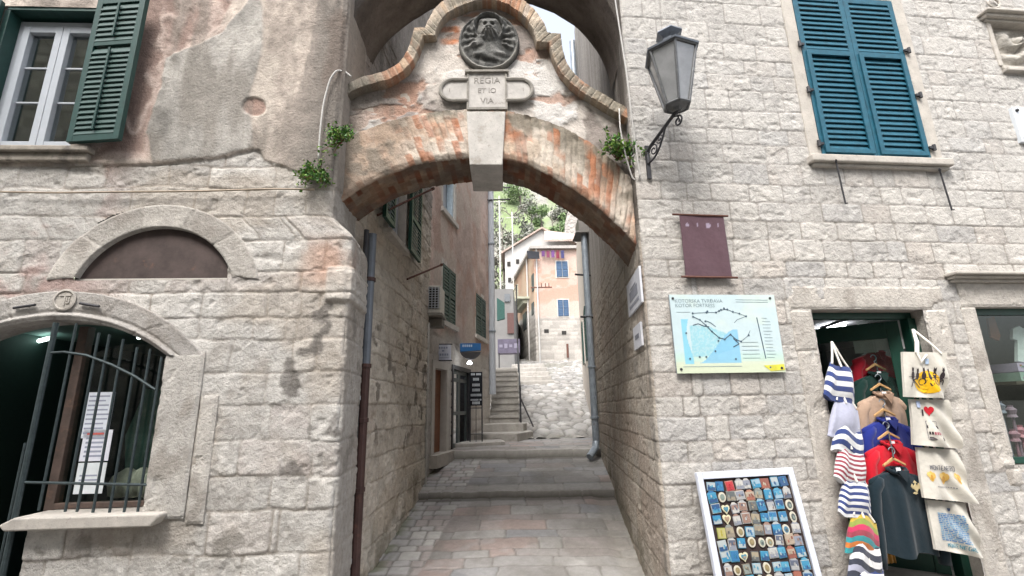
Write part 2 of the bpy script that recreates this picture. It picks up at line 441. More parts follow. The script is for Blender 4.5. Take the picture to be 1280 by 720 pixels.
# ---------------------------------------------------------------- shutters
def shutter(pl, a0, a1, z0, z1, zmid, out, mat, parent, name='shutter', proud=True, rod=False, thick=.045, nper=.062, shut=0.0):
    st = .055
    b = MB()
    b.pbox(pl, a0, a0 + st, z0, z1, out - thick, out); b.pbox(pl, a1 - st, a1, z0, z1, out - thick, out)
    b.pbox(pl, a0 + st, a1 - st, z0, z0 + .06, out - thick, out - .001); b.pbox(pl, a0 + st, a1 - st, z1 - .06, z1, out - thick, out - .001)
    b.pbox(pl, a0 + st, a1 - st, zmid - .03, zmid + .03, out - thick, out - .001)
    if proud:   # lower flap with a frame of its own
        q0, q1 = a0 + .03, a1 - .03
        b.pbox(pl, q0, q0 + .045, z0 + .03, zmid - .005, out, out + .02); b.pbox(pl, q1 - .045, q1, z0 + .03, zmid - .005, out, out + .02)
        b.pbox(pl, q0 + .045, q1 - .045, z0 + .03, z0 + .075, out, out + .019); b.pbox(pl, q0 + .045, q1 - .045, zmid - .05, zmid - .005, out, out + .019)
    for lo, hi in ((z0 + .075, zmid - .05), (zmid + .03, z1 - .06)):
        n = max(3, int((hi - lo) / nper)); stp = (hi - lo) / n
        for i in range(n):
            zc = lo + stp * (i + .5); e0, e1 = a0 + st - .004, a1 - st + .004
            jz = random.uniform(-.003, .003)
            pr = []
            for (dz, do) in ((-stp * (.60 + shut), .004), (stp * .46, -.020), (stp * .46 + .007, -.013), (-stp * (.60 + shut) + .008, .011)):
                pr.append(pl.pt(e0, zc + dz + jz, out + do - .008))
            b.prism(pr, pl.d * (e1 - e0))
        if rod:
            am = (a0 + a1) / 2; b.pbox(pl, am - .009, am + .009, lo + .02, hi - .02, out + .004, out + .02)
    return b.build(name, mat, parent, bevel=.003)
wf = MB()
fw = .125
wf.pbox(FR, W_s0 - fw, W_s0, W_z0, W_z1 + .16, -.2, .022); wf.pbox(FR, W_s1, W_s1 + fw, W_z0, W_z1 + .16, -.2, .022)
wf.pbox(FR, W_s0, W_s1, W_z1 + .01, W_z1 + .16, -.2, .0215)
win = wf.build('window', m_trim, house, bevel=.008)
b = MB(); b.pbox(FR, W_s0 - fw - .03, W_s1 + fw + .04, W_z0 - .075, W_z0, -.15, .085); b.pbox(FR, W_s0 - fw, W_s1 + fw + .01, W_z0 - .11, W_z0 - .076, -.1, .05)
b.build('sill', m_trim, win, bevel=.012)
for a0, a1 in ((W_s0 + .004, W_sm - .002), (W_sm + .002, W_s1 - .004)):
    shutter(FR, a0, a1, W_z0 + .012, W_z1 + .005, W_zm, .025, m_blue, win, nper=.058)
b = MB(); b.pbox(FR, W_s0, W_s1, W_z0, W_z1 + .02, -.19, -.18); b.build('dark_backing', m_dark, win)
for a in (W_s0 - .03, W_s1 + .03):
    for z in (W_z0 + .13, W_z0 + .72, W_z0 + 1.25):
        b = MB(); b.tube([FR.pt(a, z - .03, .045), FR.pt(a, z + .03, .045)], .016); b.pbox(FR, min(a, a + (.05 if a < W_sm else -.05)), max(a, a + (.05 if a < W_sm else -.05)), z - .012, z + .012, .03, .05)
        b.build('hinge', m_iron, win)
for (x0, y0, x1, y1) in ((1045, 202, 1057, 255), (1175, 214, 1190, 263)):
    b = MB(); p = FR.P(x0, y0, .07); q = FR.P(x1, y1, .045)
    b.tube([p + Vector((0, 0, .03)), p, q, q + FR.n * .02], .0075); b.tube([FR.P(x0, y0, .085) + Vector((0, 0, .012)), FR.P(x0, y0, .02) + Vector((0, 0, .012))], .012)
    b.build('shutter_stay', m_iron, win)

# ---------------------------------------------------------------- shop doorway
jw0 = D_s0 - savg(FR, (985, 360), (1018, 600))
jR = savg(FR, (1178, 385), (1212, 505))
def slab(pl, a0, a1, z0, z1, o0, o1, seed, name, parent, res=.02, tone=(.46, .43, .39), holes=()):
    """dressed slab with a worn uneven face: a noisy front grid plus sides"""
    na = max(3, int((a1 - a0) / res)); nz = max(3, int((z1 - z0) / res))
    A, Zz = np.meshgrid(np.linspace(a0, a1, na), np.linspace(z0, z1, nz))
    edge = np.minimum(np.minimum(A - a0, a1 - A), np.minimum(Zz - z0, z1 - Zz))
    h = o1 + .008 * (fbm(A * 9, Zz * 9, 4, seed) - .5) - .010 * np.exp(-edge / .008) - .02 * sst(.66, .78, fbm(A * 7, Zz * 7, 3, seed + 2)) * .5
    col = np.array(tone)[None, None] * (.82 + .36 * fbm(A * 5, Zz * 5, 4, seed + 1))[..., None]
    col = mixc(col, (.27, .245, .215), .7 * sst(.54, .72, fbm(A * 7, Zz * 4, 5, seed + 5)))
    A2 = np.pad(A, 1, mode='edge'); Z2 = np.pad(Zz, 1, mode='edge'); H2 = np.pad(h, 1, constant_values=o0); C2 = np.pad(col, ((1, 1), (1, 1), (0, 0)), mode='edge')
    P = np.stack([pl.o.x + pl.d.x * A2 + pl.n.x * H2, pl.o.y + pl.d.y * A2 + pl.n.y * H2, Z2], -1)
    o = npmesh(name, P, C2, m_wall, parent)
    o.data.polygons.foreach_set('use_smooth', [False] * len(o.data.polygons))
    return o
rootD = D_s0 - jw0
door = slab(FR, rootD - .01, jR, D_z1, D_z1 + zavg(FR, (1080, 358)) - zavg(FR, (1080, 387)), -.2, .018, 61, 'doorway', house)
lz = D_z1 - .36
slab(FR, rootD, D_s0, lz, D_z1 - .003, -.22, .02, 62, 'door_jamb', door)
slab(FR, rootD + .004, D_s0 + .003, .0, lz - .003, -.22, .021, 63, 'door_jamb', door)
rj = savg(FR, (1153, 387), (1187, 520))
slab(FR, rj, jR, D_z1 - .42, D_z1 - .003, -.22, .02, 64, 'door_jamb', door)
slab(FR, rj - .003, jR - .004, .0, D_z1 - .423, -.22, .021, 65, 'door_jamb', door)
# green wooden frame, inside the stone
b = MB()
b.pbox(FR, D_s0 + .003, D_s0 + .06, .22, D_z1 - .06, -.19, -.13); b.pbox(FR, rj - .075, rj - .003, .22, D_z1 - .06, -.19, -.10)
b.pbox(FR, D_s0 + .003, rj - .003, D_z1 - .06, D_z1 - .003, -.19, -.13)
b.build('door_frame', m_dgreen, door, bevel=.004)
b = MB(); b.pbox(FR, D_s0 - .05, rj + .05, .0, .22, -.6, -.02); b.build('door_step', m_trim, door, bevel=.01)
# room behind: floor, ceiling and walls with a thickness
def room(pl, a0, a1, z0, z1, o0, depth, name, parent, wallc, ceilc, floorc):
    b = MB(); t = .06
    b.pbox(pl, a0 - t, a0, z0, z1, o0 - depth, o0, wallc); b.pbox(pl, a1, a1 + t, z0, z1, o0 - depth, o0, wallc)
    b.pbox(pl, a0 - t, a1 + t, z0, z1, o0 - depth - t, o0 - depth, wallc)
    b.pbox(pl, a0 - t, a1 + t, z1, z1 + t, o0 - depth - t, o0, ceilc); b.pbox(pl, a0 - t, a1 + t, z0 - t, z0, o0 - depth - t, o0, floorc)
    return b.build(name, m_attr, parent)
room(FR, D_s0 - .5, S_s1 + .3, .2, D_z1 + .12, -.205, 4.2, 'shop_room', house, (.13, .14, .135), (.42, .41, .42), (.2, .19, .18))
for (px, py, ln) in ((1088, 394, .7), (1044, 408, .55), (1030, 413, .5)):
    Y = 6.2 if px > 1080 else (7.4 if px > 1040 else 8.0)
    d_ = ray(px, py); Y = (D_z1 + .09 - EYE) / (d_.z / d_.y); p = at(px, py, Y)
    b = MB(); b.lathe([(.02, .02), (.10, .018), (.11, .0), (.10, -.02), (.02, -.025)], p, 20)
    l = b.build('ceiling_light', m_tube, house)
b = MB(); p, q = [at(x_, y_, (D_z1 + .08 - EYE) / (ray(x_, y_).z / ray(x_, y_).y)) for x_, y_ in ((1080, 391), (1026, 410))]; b.tube([p, q], .018); b.build('light_rail', m_white, house)
# open green door leaf behind the clothes, and the glazed inner door with its post
b = MB()
leaf = PL((FR.pt(rj - .085, 0, -.2).x, FR.pt(rj - .085, 0, -.2).y), (-.80, .60))
b.pbox(leaf, 0, .10, .23, D_z1 - .07, -.045, 0); b.pbox(leaf, .88, .98, .23, D_z1 - .07, -.045, 0)
b.pbox(leaf, .10, .88, .23, .85, -.04, -.006); b.pbox(leaf, .10, .88, D_z1 - .22, D_z1 - .07, -.045, -.001); b.pbox(leaf, .10, .88, .85, .97, -.045, -.001)
dl = b.build('door', m_dgreen, house, bevel=.004)
b = MB(); b.pbox(leaf, .10, .88, .97, D_z1 - .22, -.028, -.018); b.build('door_pane', m_glass2, dl)
NOT = [(1080, 428, .17, .20), (1108, 419, .23, .27)]
for k, (px, py, w, h) in enumerate(NOT):
    a, z = leaf.uv(px, py); b = MB()
    b.pbox(leaf, a - w / 2, a + w / 2, z - h / 2, z + h / 2, -.003, .004, (.55, .55, .56) if k else (.42, .45, .42))
    if k:
        for (da, dz, ww, hh, c) in ((-.05, .06, .05, .03, (.1, .1, .12)), (.05, .08, .05, .05, (.12, .12, .15)), (.0, .03, .08, .02, (.2, .2, .22)), (-.02, -.05, .12, .05, (.5, .3, .3)), (-.07, -.09, .04, .05, (.5, .12, .1))):
            b.pbox(leaf, a + da - ww / 2, a + da + ww / 2, z + dz - hh / 2, z + dz + hh / 2, .004, .006, c)
    else:
        for i in range(5): b.pbox(leaf, a - .06, a + .06, z + .06 - i * .03, z + .07 - i * .03, .004, .006, (.2, .23, .22))
    tag(b.build('paper_notice', m_attr, None, loc=leaf.pt(a, z)), ['small greenish paper notice taped to the glass of the shop door', 'white picture poster taped high on the shop door above the red sweater'][k], 'notice')

# ---------------------------------------------------------------- second shop window, far right
c0 = savg(FR, (1180, 342))
sw = slab(FR, S_s0 - .13, S_s1 + .13, S_z1, zavg(FR, (1215, 353)), -.2, .02, 71, 'shop_window', house)
b = MB()
zc = zavg(FR, (1200, 352), out=.06)
for dz0, dz1, o in ((0, .03, .05), (.03, .055, .09), (.055, .085, .13)): b.pbox(FR, S_s0 - .15 - o * .6, S_s1 + .2, zc + dz0, zc + dz1 - .001, -.05, o)
b.build('cornice', m_trim, sw, bevel=.008)
slab(FR, S_s0 - .145, S_s0 - .002, S_z0 - .02, S_z1 - .003, -.2, .022, 72, 'window_jamb', sw)
slab(FR, S_s1 + .002, S_s1 + .14, S_z0 - .02, S_z1 - .003, -.2, .022, 73, 'window_jamb', sw)
slab(FR, S_s0 - .10, S_s1 + .14, S_z0 - .17, S_z0 - .022, -.2, .014, 74, 'sill', sw)
b = MB(); g = .035
b.pbox(FR, S_s0, S_s0 + g, S_z0, S_z1, -.10, -.06); b.pbox(FR, S_s1 - g, S_s1, S_z0, S_z1, -.10, -.06)
b.pbox(FR, S_s0 + g, S_s1 - g, S_z1 - .06, S_z1, -.10, -.061); b.pbox(FR, S_s0 + g, S_s1 - g, S_z0, S_z0 + .05, -.10, -.061)
b.build('window_frame', m_dgreen, sw)
b = MB(); b.pbox(FR, S_s0 + g, S_s1 - g, S_z0 + .05, S_z1 - .06, -.085, -.08); b.build('window_pane', m_glass2, sw)
b = MB(); b.pbox(FR, S_s0 - .03, S_s0 + .0, S_z0 - .1, S_z1 + .1, -1.3, -.2, (.05, .055, .05)); b.pbox(FR, S_s0, S_s1, S_z0 - .06, S_z0 - .001, -1.2, -.11, (.12, .10, .08))
b.pbox(FR, S_s0, S_s1, S_z0 - .06, S_z1 + .1, -.8, -.7, (.13, .12, .11))
b.build('display_case', m_attr, sw)

# ---------------------------------------------------------------- carved niche and plaque
nr = MB(); nw = 1.0
nr.pbox(FR, N_s0, N_s0 + nw, N_z0, N_z1, -.12, -.06)
niche = nr.build('carved_niche', m_trim, house)
b = MB()
for dz0, dz1, o in ((-.0, .03, .04), (.03, .07, .08), (.07, .10, .12)): b.pbox(FR, N_s0 - .04 - o * .7, N_s0 + nw, N_z1 + dz0, N_z1 + dz1 - .001, -.1, o)
b.build('cornice', m_trim, niche, bevel=.01)
b = MB()
for dz0, dz1, o in ((-.04, 0, .03), (-.08, -.041, .06)): b.pbox(FR, N_s0 - .02, N_s0 + nw, N_z0 + dz0, N_z0 + dz1, -.1, o)
b.pbox(FR, N_s0 - .05, N_s0, N_z0, N_z1, -.1, .02)
b.build('ledge', m_trim, niche, bevel=.008)
A, Zz = np.meshgrid(np.linspace(N_s0 + .04, N_s0 + nw - .02, 90), np.linspace(N_z0 + .02, N_z1 - .03, 60))
u = (A - N_s0) / nw; v = (Zz - N_z0) / (N_z1 - N_z0)
th = np.arctan2(v - .55, (u - .30) * 1.6); rr = np.hypot(v - .55, (u - .30) * 1.6)
hh = .07 * np.exp(-(rr / .26) ** 2) + .035 * np.exp(-(rr / .4) ** 2) * np.cos(3 * th + rr * 18) + .03 * np.exp(-((u - .13) / .06) ** 2 - ((v - .75) / .12) ** 2) + .05 * (fbm(u * 9, v * 7, 3, 4) - .45) * np.exp(-((v - .5) / .35) ** 4)
hh = np.maximum(hh, 0) * sst(0, .06, u) * sst(0, .1, v) * sst(0, .1, 1 - v)
P = np.stack([FR.o.x + FR.d.x * A + FR.n.x * (hh - .058), FR.o.y + FR.d.y * A + FR.n.y * (hh - .058), Zz], -1)
npmesh('relief', P, mixc(np.full(A.shape + (3,), .44) * np.array([1, .95, .86]), (.24, .215, .18), sst(.03, .0, hh) * .55), m_wall, niche)
rp = FR.P(1242, 4, .03)
b = MB(); b.tube([rp + FR.d * (.07 * math.cos(t)) + Vector((0, 0, .06 * math.sin(t))) for t in np.linspace(0, 6.283, 17)], .011); b.build('carved_ring', m_trim, niche)
a0, z1 = FR.uv(1259, 137); z0 = zavg(FR, (1273, 180)); pm = M('white_marble', (.62, .66, .70), rough=.4, var=.08)
b = MB(); b.pbox(FR, a0, a0 + .42, z0, z1, -.01, .045); pq = b.build('plaque', pm, house, bevel=.004)
for (x, y) in ((a0 + .04, z1 - .04), (a0 + .04, z0 + .04), (a0 + .38, z1 - .04), (a0 + .38, z0 + .04)):
    b = MB(); b.lathe([(.017, 0), (.017, .012), (.008, .02)], FR.pt(x, y, .045), 10, FR.n); b.build('screw', m_iron, pq)

# ---------------------------------------------------------------- street lamp on the corner
L0 = FR.P(809, 205, .0)
lamp = thing('street_lamp', L0, 'grey four sided lantern on a scrolled iron bracket at the house corner', 'lamp')
tip = at(847, 137, 3.60)
b = MB()
b.pbox(FR, FR.uv(809, 205)[0] - .018, FR.uv(809, 205)[0] + .018, L0.z - .16, L0.z + .17, .0, .03)
b.build('wall_plate', m_iron, lamp)
base = L0 + FR.n * .03 + Vector((0, 0, .10))
dirv = tip - base; hd = Vector((dirv.x, dirv.y, 0)); L = hd.length; hd.normalize()
def lp(x, z): return base + hd * (x * L) + Vector((0, 0, z * dirv.z))
b = MB(); b.tube([lp(0, -.65), lp(0, 0), lp(.1, .2), lp(1, 1)], .015)
pts = []
for t in np.linspace(0, 1, 14): pts.append(lp(.0 + .62 * t, -.62 + 1.25 * t - .75 * math.sin(t * 3.14) * .5))
b.tube(pts, .009)
def spiral(cx, cz, r0, turns, s0=0, sgn=1):
    q = []
    for t in np.linspace(0, 1, 22):
        a = s0 + sgn * t * turns * 6.283; r = r0 * (1 - .8 * t)
        q.append(base + hd * (cx * L + r * math.cos(a)) + Vector((0, 0, cz * dirv.z + r * math.sin(a))))
    return q
b.tube(spiral(.20, -.12, .06, 1.5, 3.1, -1), .007); b.tube(spiral(.42, .25, .045, 1.4, 3.5, 1), .006); b.tube(spiral(.98, .42, .05, 1.4, 1.57, -1), .008)
b.tube([lp(.85, .83), lp(.98, .70), lp(1.0, .6)], .008)
b.build('bracket', m_iron, lamp)
# lantern: six sided, tapering down
ax = Vector((0, 0, 1)); hc = tip + Vector((0, 0, .03))
HL = .50; r_b, r_t = .105, .215; n6 = 6; ph = .35
def ring6(r, z, k): a = 2 * math.pi * k / n6 + ph; return hc + Vector((r * math.cos(a), r * math.sin(a), z))
b = MB()
for k in range(n6):
    b.tube([ring6(r_b, 0, k), ring6(r_t, HL, k)], .012, 6); b.tube([ring6(r_b, 0, k), ring6(r_b, 0, k + 1)], .013, 6); b.tube([ring6(r_t, HL, k), ring6(r_t, HL, k + 1)], .014, 6)
b.lathe([(.03, -.04), (.05, -.02), (r_b, 0), (r_b, .012), (.03, .014)], hc, 6, ph=0)
lt = b.build('lantern', M('lantern_frame_metal', (.13, .135, .14), rough=.45, metal=.4, var=.3, scale=30), lamp)
b = MB()
for k in range(n6): b.add([ring6(r_b - .004, .01, k), ring6(r_b - .004, .01, k + 1), ring6(r_t - .004, HL - .01, k + 1), ring6(r_t - .004, HL - .01, k)], [(0, 1, 2, 3)])
b.build('lantern_glass', m_lampglass, lt)
rv = [(r_t + .025, HL), (r_t + .03, HL + .015), (.10, HL + .10), (.075, HL + .12), (.065, HL + .17), (.085, HL + .19), (.12, HL + .21), (.115, HL + .225), (.05, HL + .26), (.01, HL + .285)]
b = MB(); vs = [ring6(r, z, k) for r, z in rv for k in range(6)]
b.add(vs, [(i * 6 + j, i * 6 + (j + 1) % 6, (i + 1) * 6 + (j + 1) % 6, (i + 1) * 6 + j) for i in range(len(rv) - 1) for j in range(6)] + [(5, 4, 3, 2, 1, 0), tuple(len(vs) - 6 + j for j in range(6))])
b.build('lantern_cap', M('grey_lamp_metal', (.17, .19, .22), rough=.4, metal=.4, var=.3, scale=20), lt)

# ---------------------------------------------------------------- banner, map board, papers
bn = thing('cloth_banner', FR.P(880, 310), 'plum coloured cloth banner with four pale marks hung between two rods', 'banner')
a0 = savg(FR, (848, 272), (852, 346)); a1 = savg(FR, (901, 274), (911, 348)); z1 = zavg(FR, (850, 270), (900, 273)); z0 = zavg(FR, (853, 348), (910, 348))
A, Zz = np.meshgrid(np.linspace(a0, a1, 40), np.linspace(z0, z1, 50))
o = .05 + .004 * np.sin(A * 22 + Zz * 8) * sst(0, .3, (z1 - Zz)) + .008 * (fbm(A * 5, Zz * 5, 3, 2) - .5)
P = np.stack([FR.o.x + FR.d.x * A + FR.n.x * o, FR.o.y + FR.d.y * A + FR.n.y * o, Zz], -1)
cc = np.full(A.shape + (3,), 1.0) * np.array([.105, .062, .075])
uu = (A - a0) / (a1 - a0); vv = (z1 - Zz) / (z1 - z0)
for k, (cu_, rr_) in enumerate(((.16, .030), (.38, .026), (.62, .042), (.84, .026))):
    cc = mixc(cc, (.30, .25, .32), (np.hypot((uu - cu_) * 1.0, (vv - .17) * 1.25) < rr_ * 1.3) * 1.0 if k % 2 == 0 else (np.hypot((uu - cu_) * 1.6, (vv - .17) * 1.0) < rr_ * 1.2) * 1.0)
ob = npmesh('banner_cloth', P, cc, m_cloth, bn)
md = ob.modifiers.new('thick', 'SOLIDIFY'); md.thickness = .004
for z, x0, x1 in ((z1, -.06, .04), (z0, -.04, .05)):
    b = MB(); b.tube([FR.pt(a0 + x0, z, .05), FR.pt(a1 + x1, z - .005, .05)], .010); b.build('rod', m_rust, bn)
mb_ = thing('map_board', FR.P(905, 420), 'pale blue tourist map board screwed to the stone wall below the plum banner', 'sign')
a0 = savg(FR, (834, 371), (843, 467)); a1 = savg(FR, (967, 371), (974, 465)); z1 = zavg(FR, (835, 370), (966, 370)); z0 = zavg(FR, (843, 468), (974, 465))
b = MB(); b.pbox(FR, a0, a1, z0, z1, .03, .045); b.build('board_back', m_steel, mb_)
n1, n2 = 150, 112
U, V = np.meshgrid(np.linspace(0, 1, n1), np.linspace(0, 1, n2)); V2 = 1 - V
cc = np.full(U.shape + (3,), 1.0) * np.array([.47, .60, .63])
cc = mixc(cc, (.56, .62, .46), sst(.78, .88, V2) * 1.0)
cc = mixc(cc, (.57, .64, .36), sst(.86, .92, V2) * .35)
cc = mixc(cc, (.44, .66, .52), sst(.70, .80, V2) * (V2 < .86) * .6)
cc = mixc(cc, (.56, .66, .55), .5 * sst(.5, .7, fbm(U * 4, V * 4, 3, 3)) * (V2 < .7))
wat = (.10, .42, .66)
left = (U > .085) & (U < .145 + .02 * np.sin(V2 * 9)) & (V2 > .32) & (V2 < .89)
cc = mixc(cc, (.14, .50, .66), left * 1.0)
town = (U > .155) & (U < .60) & (V2 > .40 + .12 * np.abs(U - .2)) & (V2 < .80 - .35 * (U - .3) ** 2 - .25 * np.maximum(U - .25, 0)) & (V2 > .38 + .55 * np.maximum(U - .27, 0))
cc = mixc(cc, (.22, .52, .60), town * (.65 + .35 * (vn(U * 90, V2 * 70, 5) > .45)))
sea = (V2 < .875) & (V2 > .875 - .42 * sst(.2, .58, U)) & (U < .60) & (U > .22)
cc = mixc(cc, wat, sea * .85)
cc = cc * .78 + .22 * np.array([.52, .56, .56])
P = np.stack([FR.o.x + FR.d.x * (a0 + U * (a1 - a0)) + FR.n.x * .0465, FR.o.y + FR.d.y * (a0 + U * (a1 - a0)) + FR.n.y * .0465, z0 + V * (z1 - z0)], -1)
npmesh('printed_map', P, cc, m_paint_att, mb_)
def mp(u, v, o=.048): return FR.pt(a0 + u * (a1 - a0), z1 - v * (z1 - z0), o)
m_ink = M('dark_ink', (.07, .11, .15), rough=.5); m_inkg = M('grey_ink', (.22, .29, .32), rough=.5)
def stroke(bb, pts, w):
    for (p, q) in zip(pts[:-1], pts[1:]):
        P_, Q_ = mp(*p), mp(*q); dd = (Q_ - P_).normalized(); nn = dd.cross(FR.n).normalized() * w
        bb.add([P_ - nn, Q_ - nn, Q_ + nn, P_ + nn], [(0, 1, 2, 3)])
up_r = [(.20, .245), (.33, .235), (.42, .235), (.47, .20), (.53, .195), (.58, .225), (.64, .25), (.70, .285)]
low_r = [(.20, .29), (.26, .33), (.31, .40), (.36, .48), (.42, .56), (.47, .58), (.53, .52), (.58, .59), (.62, .61)]
for pts_, w_ in ((up_r, .0022), (low_r, .004), ([(.70, .285), (.61, .33), (.58, .37)], .002), ([(.62, .61), (.69, .54), (.72, .47)], .002), ([(.19, .40), (.24, .38), (.29, .41), (.34, .42)], .004), ([(.31, .34), (.36, .37), (.40, .42)], .0035), ([(.55, .57), (.60, .64), (.54, .68)], .004), ([(.80, .30), (.83, .83)], .0045)):
    b = MB(); stroke(b, pts_, w_); b.build('route_line', m_ink, mb_)
for (u_, v_) in up_r + low_r + [(.12, .50), (.13, .82), (.22, .80), (.28, .80), (.37, .73), (.55, .83), (.70, .53), (.31, .35), (.41, .60), (.34, .22), (.45, .215), (.50, .18), (.86, .94)]:
    b = MB(); b.lathe([(.0085, 0), (.0085, .0015)], mp(u_, v_), 8, FR.n); b.build('map_mark', m_ink, mb_)
TL = [[(.845, .31 + i * .042), (.845 + random.uniform(.05, .09), .312 + i * .042)] for i in range(13)] + [[(.62, .065 + .03 * i), (.93, .07 + .03 * i)] for i in range(2)] + [[(.62, .62 + .05 * i), (.78, .62 + .05 * i)] for i in range(5)] + [[(.05, .23), (.18, .23)], [(.06, .92), (.6, .92)]]
for q_ in TL:
    b = MB(); stroke(b, q_, .002); b.build('printed_line', m_inkg, mb_)
text('KOTORSKA TVR\u0110AVA', .042, m_inkg, 'map_title', mb_, frame4(mp(.045, .085, .0475), FR.d, (0, 0, 1)), .0006, 'LEFT')
text('KOTOR FORTRESS', .042, m_inkg, 'map_title', mb_, frame4(mp(.045, .145, .0475), FR.d, (0, 0, 1)), .0006, 'LEFT')
b = MB(); b.prism([mp(.80, .915), mp(.99, .90), mp(.995, .975), mp(.86, .985)], FR.n * .0012); b.build('yellow_logo', M('yellow_print', (.62, .58, .06), rough=.5), mb_)
for (u_, v_) in ((.03, .05), (.955, .045), (.04, .95), (.965, .95)):
    b = MB(); b.lathe([(.011, 0), (.011, .006)], mp(u_, v_, .046), 8, FR.n); b.build('screw', m_iron, mb_)
for k, (q, lab) in enumerate((((789, 356), 'larger white paper sign with grey print on the alley wall beside the map'), ((798, 408), 'smaller white card with one dark mark below the larger paper sign'))):
    pa = [[(786, 348), (804, 343), (806, 375), (790, 399)], [(795, 410), (805, 402), (806, 432), (797, 438)]][k]
    aa0 = (AR.uv(*pa[0])[0] + AR.uv(*pa[3])[0]) / 2; aa1 = (AR.uv(*pa[1])[0] + AR.uv(*pa[2])[0]) / 2
    zz1 = (AR.uv(*pa[0])[1] + AR.uv(*pa[1])[1]) / 2; zz0 = (AR.uv(*pa[2])[1] + AR.uv(*pa[3])[1]) / 2
    b = MB(); b.pbox(AR, aa0, aa1, zz0, zz1, .012, .03, (.55, .56, .60))
    w = aa1 - aa0; h = zz1 - zz0
    for (x0, x1, y0, y1) in (((.2, .8, .35, .65), (.3, .7, .68, .74), (.15, .85, .15, .25)) if k == 0 else ((.25, .75, .4, .6),)):
        b.pbox(AR, aa0 + w * x0, aa0 + w * x1, zz0 + h * y0, zz0 + h * y1, .03, .032, (.16, .17, .20) if k else (.24, .25, .29))
    tag(b.build('paper_sign', m_attr, None, loc=AR.pt(aa0, zz0)), lab, 'sign')
# ================================================================ left-hand plastered house
def resamp(pts, n):
    p = np.array(pts, float); l = np.r_[0, np.cumsum(np.linalg.norm(p[1:] - p[:-1], axis=1))]
    t = np.linspace(0, l[-1], n)
    return np.stack([np.interp(t, l, p[:, k]) for k in range(p.shape[1])], 1)
def arc(s0, s1, zb, za, n=40):
    a = (s1 - s0) / 2; c = (s0 + s1) / 2; h = za - zb; R = (a * a + h * h) / (2 * h); th = math.asin(min(1, a / R))
    if h > a: th = math.pi - th
    return [(c + R * math.sin(t), za - R + R * math.cos(t)) for t in np.linspace(-th, th, n)]
def ringfield(pl, inner, outer, o, depth, name, parent, seed, nv, tone, bead=0, mat=None, nu=150, nw=14, palette=None, dirt=.6, gap=.012):
    I = resamp(inner, nu); O = resamp(outer, nu)
    w = np.r_[0, np.linspace(0, 1, nw), 1]
    U, Wt = np.meshgrid(np.arange(nu), w)
    A = O[None, :, 0] * (1 - w[:, None]) + I[None, :, 0] * w[:, None]; Zz = O[None, :, 1] * (1 - w[:, None]) + I[None, :, 1] * w[:, None]
    lin_ = np.linspace(0, nv, nu)[None, :] + .25 * (fbm(A * 3, Zz * 3, 2, seed) - .5) * (1 if nv < 30 else .3)
    fr = lin_ - np.floor(lin_); k = np.floor(lin_).astype(np.int64)
    plen = np.linalg.norm(O[1:] - O[:-1], axis=1).sum() / max(nv, 1)
    j = sst(0, 1, np.minimum(fr, 1 - fr) * plen / gap)
    rv = _h(k, np.zeros(k.shape, np.int64), seed)
    H = o + .010 * (j - 1) + .006 * (rv - .5) + .012 * (fbm(A * 12, Zz * 12, 4, seed + 2) - .5)
    if bead:
        H = H + bead * np.exp(-((w[:, None] - .84) / .07) ** 2) - bead * .6 * np.exp(-((w[:, None] - .70) / .05) ** 2)
    H[0] = o - .05; H[-1] = o - depth
    if palette is None:
        col = np.array(tone)[None, None] * (.85 + .3 * rv)[..., None] * (.85 + .3 * fbm(A * 5, Zz * 5, 4, seed + 4))[..., None]
    else:
        pal = np.array(palette); idx = (_h(k, np.ones(k.shape, np.int64) * 3, seed + 1) * len(pal) * .999).astype(int)
        col = pal[idx] * (.75 + .5 * fbm(A * 9, Zz * 9, 4, seed + 4))[..., None]
    col = mixc(col, (.24, .215, .19), dirt * sst(.52, .74, fbm(A * 4 + 7, Zz * 4, 4, seed + 6)))
    col = mixc(col, (.23, .21, .19), (1 - j) * .45)
    P = np.stack([pl.o.x + pl.d.x * A + pl.n.x * H, pl.o.y + pl.d.y * A + pl.n.y * H, Zz], -1)
    return npmesh(name, P, col, mat or m_wall, parent)

old = thing('plastered_house', (-1.36, 3.9, 0), 'old house on the left with peeling pink and grey plaster above rough pale stone', 'house')
# upper window
UW_s0 = savg(FL, (9, 15), (-33, 186)); UW_s1 = savg(FL, (135, 16), (91, 182)) + .10; UW_z0 = zavg(FL, (50, 188)); UW_z1 = zavg(FL, (70, 11))
# lunette
LU_s0 = FL.uv(97, 346)[0]; LU_s1 = FL.uv(291, 346)[0]; LU_zb = zavg(FL, (195, 347)); LU_za = FL.uv(195, 285)[1]
# arched shop opening
SH_c = FL.uv(76, 401)[0]; SH_za = FL.uv(76, 401)[1]; q = FL.uv(207, 444); SH_r = (q[0] + FL.uv(185, 630)[0]) / 2; SH_zs = q[1]
SH_l = 2 * SH_c - SH_r; SH_zsill = FL.uv(110, 640)[1]; SH_m = FL.uv(40, 640)[0]
print('left', UW_s0, UW_s1, UW_z0, UW_z1, 'lun', LU_s0, LU_s1, LU_zb, LU_za, 'sh', SH_l, SH_c, SH_r, SH_za, SH_zs, SH_zsill, SH_m)
LU_arc = arc(LU_s0, LU_s1, LU_zb, LU_za); SH_arc = arc(SH_l, SH_r, SH_zs, SH_za, 60)
SH_poly = SH_arc + [(SH_r, SH_zsill), (SH_m, SH_zsill), (SH_m, -.4), (SH_l, -.4)]
def pxpoly(pl, pts): return [pl.uv(*p) for p in pts]
AW = [AL.uv(488, 262), AL.uv(507, 300)]
AW_s0 = AL.uv(486, 275)[0]; AW_s1 = AL.uv(506, 290)[0]; AW_z0 = (AL.uv(484, 288)[1] + AL.uv(506, 310)[1]) / 2; AW_z1 = AW_z0 + 1.55
SPL = .68
